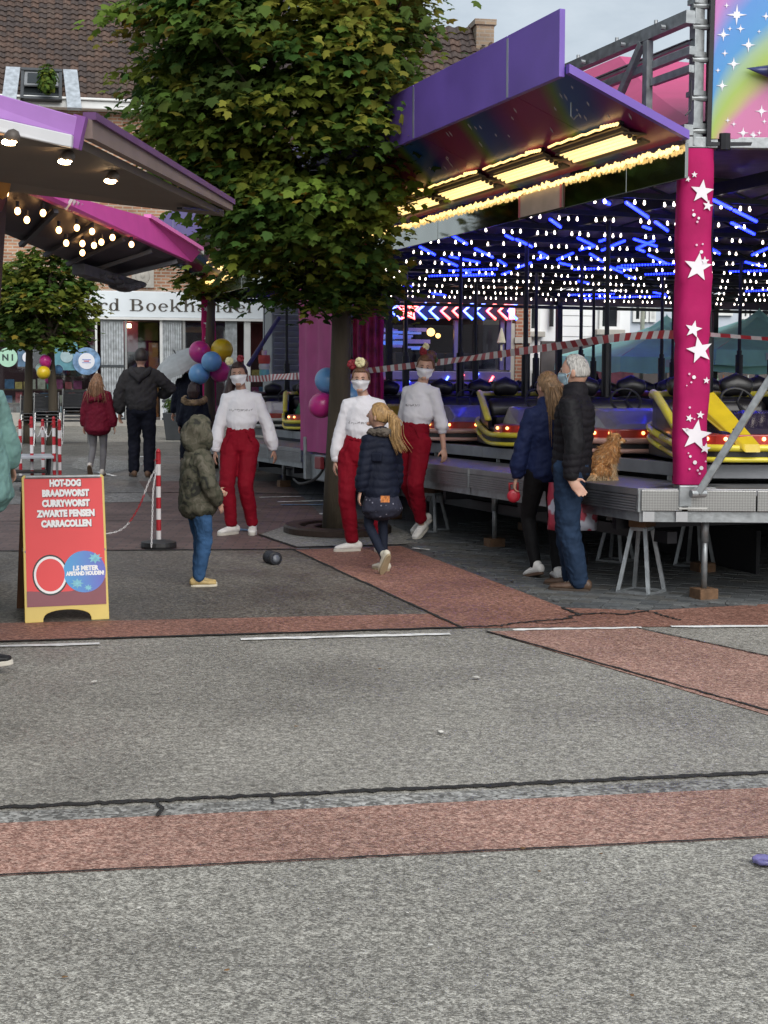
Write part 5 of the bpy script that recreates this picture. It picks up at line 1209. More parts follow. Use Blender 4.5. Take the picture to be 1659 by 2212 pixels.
bb = MB(); pq_ = at(1385, 800, 27); bb.tube([(pq_.x, pq_.y, 0), (pq_.x, pq_.y, 3.6)], .04, 10); tag(bb.build('lamp_pole', mat('cream_pole', (.5, .47, .38), .5)), 'thin cream pole standing between the dark ride posts and teal parasol', 'pole')

# ================================================================ FOOD STALL AT THE LEFT
M_AWN = mat('awning_brown', (.10, .078, .058), .7, var=.08, vscale=4)
M_LILAC = mat('lilac_fascia', (.36, .17, .48), .5, var=.08); M_MAG = mat('magenta_fascia', (.56, .075, .33), .5, var=.05); M_MAGT = mat('magenta_top', (.72, .2, .5), .45, var=.04)
def slab(bb, q, t):
    """thick plate from four corner points, thickness upward"""
    q = [Vector(p) for p in q]; up = Vector((0, 0, t)); bb.add(q + [p + up for p in q], [(3, 2, 1, 0), (4, 5, 6, 7), (0, 1, 5, 4), (1, 2, 6, 5), (2, 3, 7, 6), (3, 0, 4, 7)])
st1 = thing('food_stall', 'food stall at the left edge with brown awning, lilac fascia and warm spot lamps', 'stall')
P1, P2 = at(172, 320, 5.7), at(484, 468, 8.7); P3 = at(-10, 411, 8.7); P0 = at(-20, 312, 5.55)
P0b = P0 + (P0 - P1) * 3.0; P3b = P3 + (P3 - P2) * .5
bb = MB(); slab(bb, [P1, P2, P3b, P0b], .035); bb.build('awning_underside', M_AWN, st1)
T1, T2 = at(176, 256, 5.7), at(488, 440, 8.75); 
bb = MB(); bb.add([P1 + Vector((.012, 0, .036)), P2 + Vector((.012, 0, .036)), T2, T1, P1 + Vector((.05, 0, .036)), P2 + Vector((.05, 0, .036)), T2 + Vector((.04, 0, 0)), T1 + Vector((.04, 0, 0))], [(0, 1, 2, 3), (7, 6, 5, 4), (3, 2, 6, 7), (0, 4, 5, 1), (1, 5, 6, 2), (0, 3, 7, 4)]); bb.build('side_fascia', mat('awning_edge', (.16, .115, .10), .6, var=.1), st1)
bb = MB(); bb.beam(T1 + Vector((.03, 0, .01)), T2 + Vector((.03, 0, .01)), .05, .028); bb.build('edge_trim', mat('edge_purple', (.10, .035, .12), .5), st1)
F = [at(168, 296, 5.66), at(-30, 250, 5.45), at(-30, 196, 5.45), at(176, 254, 5.66)]
bb = MB(); dl = F[1] - F[0]; q = [F[0], F[0] + dl * 2.5, F[3] + (F[2] - F[3]) * 2.5, F[3]]; dy = Vector((0, .045, 0))
bb.add(q + [x + dy for x in q], [(0, 1, 2, 3), (7, 6, 5, 4), (0, 4, 5, 1), (3, 2, 6, 7), (0, 3, 7, 4), (1, 5, 6, 2)]); bb.build('front_fascia', M_LILAC, st1, bevel=.004)
G = [at(154, 319, 5.62), at(-30, 279, 5.42), at(-30, 249, 5.42), at(156, 291, 5.62)]; dl = G[1] - G[0]; q = [G[0], G[0] + dl * 2.4, G[3] + (G[2] - G[3]) * 2.4, G[3]]
bb = MB(); bb.add(q + [x + dy * .7 for x in q], [(0, 1, 2, 3), (7, 6, 5, 4), (0, 4, 5, 1), (3, 2, 6, 7), (0, 3, 7, 4), (1, 5, 6, 2)]); bb.build('white_rail', mat('rail_white', (.62, .62, .64), .4, .2, var=.05), st1, bevel=.004)
bb = MB(); bb.beam(at(176, 252, 5.68), at(160, 320, 5.68), .045, .06, (0, 1, 0)); bb.build('corner_post', mat('lilac_dark', (.22, .07, .30), .5), st1)
bb = MB(); bb.beam(at(388, 450, 7.9) , at(478, 455, 8.55), .03, .012); bb.build('arm_slot', M_BLACK, st1)
L_SPOT = lamp('spot_lamp', (1.0, .66, .34), 14)
for k, (px, py, Y) in enumerate(((22, 306, 6.0), (142, 348, 6.6), (240, 390, 7.2))):
    p = on_plane(px, py, P1 - Vector((0, 0, .05)), (P2 - P1).cross(P3b - P1)); sp = link('spot_lamp', None, st1); sp.location = p
    bb = MB(); bb.lathe([(.010, .045), (.024, .032), (.031, .0), (.024, .0)], (0, 0, 0), 14, Matrix.Rotation(.5, 3, 'Y')); bb.build('housing', mat('lamp_grey', (.07, .055, .045), .5), sp, smooth=True)
    bb = MB(); bb.ball((.0, -.008, -.003), (.029, .024, .012), 12, 6); bb.build('lens', L_SPOT, sp, smooth=True)
bb = MB(); bb.box2((-5.2, 5.4, 0), (-3.25, 8.6, 1.1)); bb.box2((-5.2, 5.4, 2.62), (-3.25, 8.6, 2.72)); bb.box2((-5.2, 5.4, 1.1), (-4.9, 8.6, 2.62)); bb.build('kiosk_body', mat('kiosk_plum', (.10, .03, .05), .5), st1)
bb = MB(); bb.box2((-3.3, 5.4, 1.1), (-3.0, 8.6, 1.15)); bb.build('counter', M_GALV, st1)
bb = MB(); bb.beam(at(-20, 760, 8.5), at(4, 395, 8.6), .05, .05); bb.beam(at(-40, 1180, 8.45), at(-20, 760, 8.5), .05, .05); bb.build('post', mat('post_brown', (.075, .03, .025), .45), st1)
bb = MB(); p = at(4, 350, 6.9); bb.ball(p, (.05, .05, .17), 12, 8); bb.build('hanging_sausage', mat('orange_plastic', (.42, .17, .02), .4), st1, smooth=True)
bb = MB(); bb.ball(at(-6, 380, 6.95), (.05, .05, .17), 12, 8); bb.build('hanging_sausage', mat('plum_plastic', (.12, .02, .03), .4), st1, smooth=True)
# second stall: magenta fascia over a dark roof hung with bulbs
st2 = thing('game_stall', 'second stall awning with magenta fascia over a dark underside hung with glowing bulbs', 'stall')
A0, A1 = at(128, 440, 9.6), at(404, 566, 12.6); A2 = at(243, 604, 12.4); A3 = at(-20, 492, 9.4); A0b = at(20, 402, 8.9)
bb = MB(); slab(bb, [A0b, A1, A2, A3], .02); bb.build('awning_underside', mat('awning_black', (.012, .011, .018), .5, var=.3), st2)
B0, B1 = at(28, 398, 8.9), at(425, 541, 12.6); B0t = at(28, 380, 8.9)
C1 = at(310, 470, 11.5)
bb = MB(); q = [A0b, A1, B1, C1, at(28, 392, 8.9)]; dx = Vector((.04, .01, 0)); bb.add(q + [x + dx for x in q], [(4, 3, 2, 1, 0), (5, 6, 7, 8, 9), (0, 1, 6, 5), (1, 2, 7, 6), (2, 3, 8, 7), (3, 4, 9, 8)]); bb.build('fascia', M_MAG, st2)
bb = MB(); bb.beam(C1 + Vector((.03, 0, .012)), B1 + Vector((.03, 0, .012)), .06, .03); bb.build('fascia_cap', M_MAGT, st2)
bb = MB(); bb.beam(at(420, 535, 12.55), at(432, 545, 12.7), .07, .04); bb.build('cap_end', M_TRIMW, st2)
bb = MB()
for k in range(4): bb.beam(at(141 + k * 7, 452 + k * 3, 9.72 + k * .09), at(156 + k * 7, 430 + k * 3, 9.72 + k * .09), .022, .02)
bb.build('hinge_strip', mat('bright_steel', (.6, .6, .58), .3, .8), st2)
for k in range(5):
    u = .2 + k * .18; a = A0b.lerp(A1, u); c = A3.lerp(A2, u); bb = MB(); bb.beam(a - Vector((0, 0, .03)), c - Vector((0, 0, .03)), .035, .03); bb.build('rafter', mat('rafter_grey', (.07, .07, .08), .5, .4), st2)
bb = MB(); bb.beam(A3.lerp(A2, .6) + Vector((.05, 0, -.05)), A2 + Vector((.18, -.1, -.05)), .1, .08)
for k in range(8): u = k / 8; bb.ball(A3.lerp(A2, .72 + .035 * k) + Vector((.08 + .02 * k, 0, -.07 + .03 * math.sin(k))), (.09, .12, .035), 8, 6)
bb.build('rolled_tarp', mat('tarp_grey', (.05, .05, .06), .6, var=.4, vscale=9), st2)
slabm = MB(); slab(slabm, [at(203, 640, 12.9), at(245, 607, 12.4), at(245, 597, 12.4), at(203, 590, 12.9)], .02)
L_BULB2 = lamp('bulb_amber', (1.0, .50, .17), 5)
for px, py in ((12, 418), (38, 456), (58, 475), (93, 460), (127, 497), (166, 492), (199, 500), (143, 525), (178, 526), (203, 530), (219, 523), (243, 513), (178, 546), (284, 528)):
    p = on_plane(px, py, A0b - Vector((0, 0, .07)), (A1 - A0b).cross(A3 - A0b)); lb = link('festoon_bulb', None, st2); lb.location = p
    bb = MB(); bb.ball((0, 0, 0), (.019, .019, .023), 10, 8); bb.build('glass', L_BULB2, lb, smooth=True); bb = MB(); bb.tube([(0, 0, .022), (0, 0, .06)], .011, 6); bb.build('socket', M_BLACK, lb)
for k in range(8):
    p = at(75 + rs.uniform(-60, 110), 535 + rs.uniform(-30, 60) * .6, 10.6)
bb = MB(); bb.box2((-6.0, 9.2, 0), (-3.75, 12.6, 1.0)); bb.box2((-6.0, 9.2, 2.45), (-3.6, 12.6, 2.55)); bb.box2((-6.0, 9.2, 1.0), (-5.8, 12.6, 2.45)); bb.build('kiosk_body', mat('kiosk_dark', (.03, .02, .03), .5), st2)
gs = at(620, 740, 24.0)
gb = thing('grey_kiosk', 'grey louvred kiosk standing beyond the ride left of the pink curtain', 'kiosk', (gs.x, gs.y, 0), .2)
bb = MB(); bb.box2((-.25, 0, 0), (.9, 1.2, 2.6)); bb.build('body', mat('kiosk_grey', (.26, .28, .29), .6, var=.12), gb, bevel=.02)
for k in range(12): bb = MB(); bb.box((0.0, -.03, 1.35 + k * .09), (.42, .02, .07), Matrix.Rotation(.5, 3, 'X')); bb.build('louvre_slat', mat('slat_grey', (.30, .32, .33), .5), gb)
bb = MB(); bb.box2((.35, -.02, .9), (.75, -.002, 2.3)); bb.build('hatch', M_TRIMW, gb, bevel=.01)
bb = MB(); bb.tube([at(603, 686, 23.4), at(536, 790, 23.0)], .035, 8); tag(bb.build('stay_pole', mat('violet_pole', (.07, .06, .16), .45)), 'slanting dark violet stay pole beyond the left dancer', 'pole')
ln = at(571, 800, 22.5); lt = thing('paper_lantern', 'small red, white and turquoise tiered lantern hanging beyond the left dancer', 'lantern', ln)
for k, (z, h, w, c) in enumerate(((.0, .16, .22, (.2, .55, .55)), (.16, .12, .24, (.7, .7, .68)), (.28, .18, .26, (.6, .08, .06)), (.46, .1, .12, (.7, .5, .5)))):
    z, h, w = z * .72, h * .72, w * .72; bb = MB(); bb.lathe([(w * .45, z), (w * .5, z + h * .5), (w * .45, z + h - .003)], (0, 0, -.1), 14); bb.build('tier', mat('tier_%d' % k, c, .7), lt)
bb = MB(); bb.tube([(0, 0, .40), (0, 0, 1.6)], .006, 5); bb.build('cord', M_BLACK, lt)

# ================================================================ A-BOARD
sgp = gp(146, 1343); SGN = thing('menu_board', 'red and yellow folding menu board listing sausages and a distance notice', 'sign board', (sgp.x, sgp.y, 0), math.radians(19))
bw, bh, lean = .535, .945, math.radians(9)
FM = Matrix.Translation((0, 0, .004)) @ Matrix.Rotation(PI / 2 - lean, 4, 'X')       # board plane: x right, y up the board, z toward the viewer
M_YEL = mat('board_yellow', (.74, .56, .15), .45, var=.05, vscale=4); M_REDB = mat('poster_red', (.86, .105, .11), .5, spec=.25, var=.03, vscale=3); M_MAR = mat('poster_maroon', (.24, .06, .08), .35, var=.05)
arch = [(-bw / 2, 0), (-bw / 2 + .115, 0)] + [(-bw / 2 + .115 + (bw - .23) * (.5 - .5 * math.cos(a)), .075 * math.sin(a) ** .6) for a in np.linspace(.12, PI - .12, 13)] + [(bw / 2 - .115, 0), (bw / 2, 0), (bw / 2 - .006, bh - .015), (bw / 2 - .018, bh), (-bw / 2 + .018, bh), (-bw / 2 + .006, bh - .015)]
bb = MB(); bb.prism(arch, .022, FM @ Matrix.Translation((0, 0, -.022))); fp = bb.build('front_panel', M_YEL, SGN, bevel=.003)
bb = MB(); bb.prism(arch, .022, Matrix.Translation((0, .60, .004)) @ Matrix.Rotation(PI / 2 + .44, 4, 'X')); bb.build('rear_panel', mat('board_brown', (.13, .06, .03), .6, var=.2), SGN, bevel=.003)
bb = MB(); bb.tube([(-bw / 2 + .03, .145, bh - .02), (bw / 2 - .03, .145, bh - .02)], .012, 8); bb.build('hinge', M_GALV, SGN)
bb = MB()
for sx in (-1, 1): bb.beam((sx * bw * .47, .07, .45), (sx * bw * .47, .23, .45), .012, .02)
bb.build('stay', M_GALV, SGN)
pw2 = bw / 2 - .016
def flat(name, poly, z, m, par=None): bb = MB(); bb.prism(poly, .0012, FM @ Matrix.Translation((0, 0, z))); return bb.build(name, m, par or fp)
flat('poster', [(-pw2, .10), (pw2, .10), (pw2 - .004, bh - .018), (-pw2 + .004, bh - .018)], .0015, M_REDB)
def curve_band(): return [(-pw2, .10), (pw2, .10), (pw2, .27)] + [(x, .19 + .08 * ((x + .02) / pw2) ** 2 * (1 if x > 0 else .2)) for x in np.linspace(pw2 * .9, -pw2 * .9, 10)] + [(-pw2, .2)]
flat('poster_band', curve_band(), .0030, M_MAR)
M_TXT = mat('text_white', (.93, .92, .92), .5, var=0); M_TXS = mat('text_shadow', (.22, .02, .03), .5, var=0)
for k, (s, w) in enumerate((('HOT-DOG', .20), ('BRAADWORST', .30), ('CURRYWORST', .305), ('ZWARTE PENSEN', .37), ('CARRACOLLEN', .32))):
    y = bh - .055 - k * .0655
    for m, dx, dy, z in ((M_TXS, .004, -.004, .0048), (M_TXT, 0, 0, .0064)):
        tx = text('lettering', s, .057, m, fp, FM @ Matrix.Translation((0.012 + dx, y + dy, z)), .0042, .0004, width=w)
# round notice
cxn, cyn, rn_ = .118, .315, .135
n_ = 40
M_NOTE = mat('notice_blue', (.05, .25, .62), .35, var=0); n, l, bs = nodes_of(M_NOTE); tc = n.new('ShaderNodeTexCoord'); sx_ = n.new('ShaderNodeSeparateXYZ'); l.new(tc.outputs['Object'], sx_.inputs[0])
mr = n.new('ShaderNodeMapRange'); mr.inputs[1].default_value = 0; mr.inputs[2].default_value = .26; l.new(sx_.outputs[0], mr.inputs[0]); cr = n.new('ShaderNodeValToRGB'); cr.color_ramp.elements[0].color = (.06, .36, .72, 1); cr.color_ramp.elements[1].color = (.14, .12, .55, 1); l.new(mr.outputs[0], cr.inputs[0]); l.new(cr.outputs[0], bs.inputs['Base Color'])
nd = flat('round_notice', [(min(cxn + rn_ * math.cos(a), pw2 + .004), cyn + rn_ * math.sin(a)) for a in np.linspace(0, 2 * PI, n_, endpoint=False)], .0046, M_NOTE)
for s, y, sz, w in (('1.5 METER', cyn + .022, .04, .165), ('AFSTAND HOUDEN!', cyn - .012, .034, .245)):
    tx = text('notice_lettering', s, sz, M_TXT, fp, FM @ Matrix.Translation((cxn + .004, y, .0066)), .0026, .0004, width=w)
M_VIR = mat('virus_cyan', (.22, .55, .66), .5, var=.2, vscale=60)
for vx, vy, r in ((cxn + .07, cyn + .085, .022), (cxn - .05, cyn - .075, .02), (cxn + .02, cyn - .105, .013)):
    pts = [((r * (1.7 if k % 3 == 0 else 1.0)) * math.cos(k * PI / 12) * 1.3 + vx, (r * (1.7 if k % 3 == 0 else 1.0)) * math.sin(k * PI / 12) + vy) for k in range(24)]; flat('printed_virus', pts, .006, M_VIR)
# badge ring of the printed emblem (the figure itself is left out)
for r, m, z in ((.125, mat('emblem_black', (.02, .03, .03), .5), .0036), (.115, M_TXT, .0042), (.10, M_REDB, .0050)):
    flat('emblem_ring', [(-.10 + r * math.cos(a) * .9, .30 + r * math.sin(a) * 1.05) for a in np.linspace(0, 2 * PI, 36, endpoint=False)], z, m)

# ================================================================ BARRIER POSTS AND CHAIN
M_PR = mat('post_red', (.42, .02, .03), .4, var=.12); M_PWh = mat('post_white', (.68, .66, .66), .4, var=.08)
def barrier_post(p, h, label, r=.022):
    t = thing('barrier_post', label, 'barrier post', (p.x, p.y, 0), 0, 'red and white barrier posts')
    nb = 8; 
    for k in range(nb): bb = MB(); bb.lathe([(r, .06 + (h - .06) * k / nb), (r, .06 + (h - .06) * (k + 1) / nb - .001)], (0, 0, 0), 14); bb.build('band', M_PR if k % 2 else M_PWh, t, smooth=False)
    bb = MB(); bb.lathe([(r, h), (r * .9, h + .02), (r * .5, h + .035), (.001, h + .04)], (0, 0, 0), 14); bb.build('cap', M_PR, t, smooth=True)
    bb = MB(); bb.lathe([(.155, .0), (.16, .02), (.155, .055), (.05, .075), (.03, .076)], (0, 0, .004), 24); bb.build('base', mat('base_rubber', (.016, .016, .017), .5, var=.2), t, smooth=False)
    bb = MB(); bb.tube([(0, -r, h - .06), (-.02, -r - .02, h - .055), (-.03, -r - .005, h - .07)], .005, 6); bb.build('chain_hook', M_PR, t)
    return t
pn_ = gp(343, 1184); barrier_post(pn_, .85, 'red and white barrier post on a black disc, nearest, beside the menu board')
fp_ = [(70, 1062, 'leftmost red and white barrier post of the far group behind the menu board', .9), (94, 1052, 'second red and white barrier post from left in the far group', .84), (118, 1062, 'third red and white barrier post from left in the far group', .9), (130, 1060, 'rightmost red and white barrier post of the far group, brightest banded', .86), (45, 1040, 'thin far barrier post beside the mint coated person', .8)]
FPW = []
for px, py, lab, h in fp_: p = gp(px, py); FPW.append((p, h)); barrier_post(p, h, lab)
lm = MB(); pts = [(.0065 * math.cos(a), .0, .016 * math.sin(a)) for a in np.linspace(0, 2 * PI, 11)]; lm.tube(pts, .0032, 5)
LINK_R, LINK_W = lm.mesh('link', M_PR), lm.mesh('link', M_PWh)
def chain(pts, label, red=.4, step=.024):
    t = thing('chain', label, 'chain'); P = smooth_path(pts, 30); acc = 0; k = 0; prev = P[0]; tot = sum((b2 - a).length for a, b2 in zip(P[:-1], P[1:])); run = 0
    for q in P[1:]:
        d = (q - prev); L = d.length
        while acc < L and L > 0:
            p = prev + d * (acc / L); z = d.normalized(); x = z.cross(Vector((.3, .9, .1))).normalized(); y = z.cross(x)
            M = Matrix((x, y, z)).transposed().to_4x4(); M.translation = p
            inst('link', (LINK_R if int((run + acc) / .28) % 2 else LINK_W) if red else LINK_W, t, None, matrix=M @ Matrix.Rotation(k % 2 * PI / 2, 4, 'Z')); k += 1; acc += step
        acc -= L; run += L; prev = q
    return t
Yp = pn_.y
chain([at(339, 1008, Yp - .03), at(322, 1040, Yp - .03), at(300, 1095, Yp - .02), at(270, 1138, Yp), at(235, 1152, Yp), at(190, 1150, Yp), at(150, 1120, Yp)], 'red and white plastic chain sagging from the near post behind the menu board')
chain([at(338, 1010, Yp - .06), at(331, 1060, Yp - .08), at(329, 1120, Yp - .12), at(327, 1183, Yp - .17)], 'loose white chain end hanging down beside the near barrier post', red=0)
for (a, ha), (c, hc) in zip(FPW[:3], FPW[1:3]): m_ = (a + c) / 2; chain([a + Vector((0, 0, ha - .05)), m_ + Vector((0, 0, (ha + hc) / 2 - .2)), c + Vector((0, 0, hc - .05))], 'grey chain slung between far posts from %s' % ('the leftmost' if a == FPW[0][0] else 'the second'), red=0, step=.03)
# loudspeaker on the ground
p = gp(588, 1219); bm = thing('portable_speaker', 'small black cylindrical loudspeaker lying on the asphalt', 'speaker', (p.x, p.y, 0), .5)
RX = Matrix.Rotation(PI / 2, 3, 'Y') ; RY = Matrix.Rotation(PI / 2, 3, 'X')
bb = MB(); bb.lathe([(.045, -.075), (.052, -.07), (.054, 0), (.052, .07), (.045, .075)], (0, 0, .056), 20, RY); bb.build('body', mat('speaker_mesh', (.018, .02, .028), .7, var=.3, vscale=60, bump=.4, bscale=200), bm, smooth=True)
for s in (-1, 1):
    bb = MB(); bb.lathe([(.034, .076 * s), (.030, .082 * s), (.0, .084 * s)], (0, 0, .056), 18, RY); bb.build('bass_cone', mat('cone_grey', (.10, .11, .13), .4), bm, smooth=True)
    bb = MB(); bb.lathe([(.055, .055 * s), (.057, .065 * s), (.055, .073 * s)], (0, 0, .056), 20, RY); bb.build('end_ring', M_RUBBER, bm, smooth=True)
# iron ring round the big tree
tg = thing('tree_grate', 'raised dark iron ring round the foot of the big maple', 'tree grate', (TREE.x, TREE.y, 0))
M_IRON = mat('rusty_iron', (.045, .03, .024), .55, .5, var=.35, vscale=12)
for r0, r1, h in ((.37, .53, .075), (.22, .33, .055)):
    bb = MB(); bb.lathe([(r0, .012), (r0, h), (r0 + .02, h + .008), (r1 - .02, h + .008), (r1, h - .01), (r1, .012)], (0, 0, 0), 48); bb.f = bb.f[:-2]; bb.m = bb.m[:-2]; bb.build('ring', M_IRON, tg)
bb = MB(); bb.lathe([(.001, .02), (.36, .02), (.36, .011)], (0, 0, 0), 40); bb.build('soil', mat('pit_soil', (.02, .015, .01), .9, var=.5, vscale=20, bump=.6), tg)
# stacked terrace chairs by the shop
M_CHS = mat('chair_black', (.02, .022, .026), .4, var=.2); M_CHR = mat('chair_chrome', (.5, .5, .5), .25, .9, var=.1)
def make_chair():
    t = thing('terrace_chair', 'x', 'chair', group='stacked terrace chairs')
    bb = MB(); bb.box((0, 0, .45), (.44, .42, .025)); bb.build('seat', M_CHS, t, bevel=.01)
    for k in range(3): bb = MB(); bb.box((0, .21, .58 + k * .085), (.44, .02, .05)); bb.build('back_slat', M_CHS, t)
    for sx in (-1, 1):
        for sy in (-1, 1): bb = MB(); bb.tube([(sx * .22, sy * .2, .43 if sy < 0 else .8), (sx * .25, sy * .26, 0)], .014, 6); bb.build('leg', M_CHR, t)
    return t
ch0 = make_chair(); first = True
for px, py, n_, lab in ((102, 962, 4, 'left stack by the shop window'), (163, 960, 5, 'right stack nearest the girl in burgundy'), (72, 958, 3, 'low stack beside the far tree')):
    p = gp(px, py)
    for k in range(n_):
        c = ch0 if first else copy_tree(ch0); first = False
        c['label'] = '%s black terrace chair of the %s' % (('lowest', 'second lowest', 'middle', 'second highest', 'topmost')[k], lab); c.location = (p.x, p.y + k * .012, k * .062); c.rotation_euler = (0, 0, .25)
# planter by the shop door
p = gp(383, 950); pl_ = thing('planter', 'dark square planter with small green shrub by the shop door', 'planter', (p.x, p.y, 0))
bb = MB(); bb.add([(-.2, -.2, 0), (.2, -.2, 0), (.2, .2, 0), (-.2, .2, 0), (-.26, -.26, .55), (.26, -.26, .55), (.26, .26, .55), (-.26, .26, .55)], [(3, 2, 1, 0), (4, 5, 6, 7), (0, 1, 5, 4), (1, 2, 6, 5), (2, 3, 7, 6), (3, 0, 4, 7)]); bb.build('pot', mat('pot_anthracite', (.04, .045, .05), .6), pl_, bevel=.01)
# a low table at the left edge among the posts
p = gp(48, 1062); tbl = thing('cafe_table', 'low folded table with pale top behind the mint coated person', 'table', (p.x, p.y, 0), .3)
bb = MB(); bb.box((0, 0, .44), (.75, .5, .03)); bb.build('table_top', mat('table_pale', (.4, .42, .46), .4), tbl, bevel=.005)
for sx, sy in ((-1, -1), (1, -1), (1, 1), (-1, 1)): bb = MB(); bb.tube([(sx * .33, sy * .2, .42), (sx * .3, sy * .18, 0)], .016, 6); bb.build('leg', M_BLACK, tbl)
bb = MB(); bb.box((0, 0, .25), (.6, .36, .02)); bb.build('shelf', M_BLACK, tbl)
# ================================================================ TREES
M_BARK = mat('maple_bark', (.07, .055, .036), .85, var=.4, vscale=6, bump=.9, bscale=22)
n, l, bs = nodes_of(M_BARK)
for nd in list(n):
    if nd.type == 'TEX_NOISE':
        mp = n.new('ShaderNodeMapping'); mp.inputs['Scale'].default_value = (1, 1, .16)
        src = nd.inputs['Vector'].links[0].from_socket; l.new(src, mp.inputs[0]); l.new(mp.outputs[0], nd.inputs['Vector'])
def leaf_mat(name):
    m = mat(name, (.06, .1, .02), .7, var=0, spec=.15); n, l, bs = nodes_of(m)
    at_ = n.new('ShaderNodeAttribute'); at_.attribute_name = 'leafcol'; l.new(at_.outputs['Color'], bs.inputs['Base Color'])
    tr_ = n.new('ShaderNodeBsdfTranslucent'); l.new(at_.outputs['Color'], tr_.inputs['Color']); mx = n.new('ShaderNodeMixShader'); mx.inputs[0].default_value = .38
    out = [x for x in n if x.type == 'OUTPUT_MATERIAL'][0]; l.new(bs.outputs[0], mx.inputs[1]); l.new(tr_.outputs[0], mx.inputs[2]); l.new(mx.outputs[0], out.inputs[0]); return m
M_LEAF = leaf_mat('maple_leaf')
LEAF = np.array([(0, .34, .0), (0, 0, -.02), (.20, -.05, -.05), (.48, .10, -.10), (.37, .27, -.04), (.56, .56, -.16), (.31, .60, -.05), (0, .98, -.12), (-.31, .60, -.05), (-.56, .56, -.16), (-.37, .27, -.04), (-.48, .10, -.10), (-.20, -.05, -.05)], float)
LTRI = np.array([(0, 1 + k, 1 + (k + 1) % 12) for k in range(12)], int)
def leaves(name, P, N, T, S, C, parent):
    """P places, N normals, T tip directions, S sizes, C colours -> one mesh of lobed leaves"""
    k = len(P); N = N / np.linalg.norm(N, axis=1)[:, None]; T = T - N * (T * N).sum(1)[:, None]; T /= np.linalg.norm(T, axis=1)[:, None] + 1e-9; X = np.cross(T, N) * np.random.default_rng(k).uniform(.72, 1.15, (k, 1))
    V = P[:, None] + S[:, None, None] * (LEAF[None, :, 0:1] * X[:, None] + (LEAF[None, :, 1:2] - .35) * T[:, None] + LEAF[None, :, 2:3] * N[:, None])
    nv = len(LEAF); F = (LTRI[None] + (np.arange(k) * nv)[:, None, None]).reshape(-1)
    me = bpy.data.meshes.new(name); me.vertices.add(k * nv); me.vertices.foreach_set('co', V.reshape(-1).astype(np.float32))
    me.loops.add(len(F)); me.loops.foreach_set('vertex_index', F.astype(np.int32)); me.polygons.add(len(F) // 3)
    me.polygons.foreach_set('loop_start', np.arange(0, len(F), 3, dtype=np.int32)); me.polygons.foreach_set('loop_total', np.full(len(F) // 3, 3, dtype=np.int32))
    me.update(calc_edges=True)
    ca = me.color_attributes.new('leafcol', 'FLOAT_COLOR', 'POINT'); col = np.ones((k, nv, 4)); col[:, :, :3] = C[:, None, :]; ca.data.foreach_set('color', col.reshape(-1).astype(np.float32))
    me.materials.append(M_LEAF); o = link(name, me, parent); o['kind'] = 'stuff'; return o
GREENS = np.array([(.05, .105, .022), (.078, .135, .024), (.108, .165, .026), (.15, .185, .028), (.058, .095, .02), (.18, .19, .03)])
YELL = np.array([(.30, .22, .03), (.24, .20, .03), (.36, .22, .03), (.20, .19, .03)])
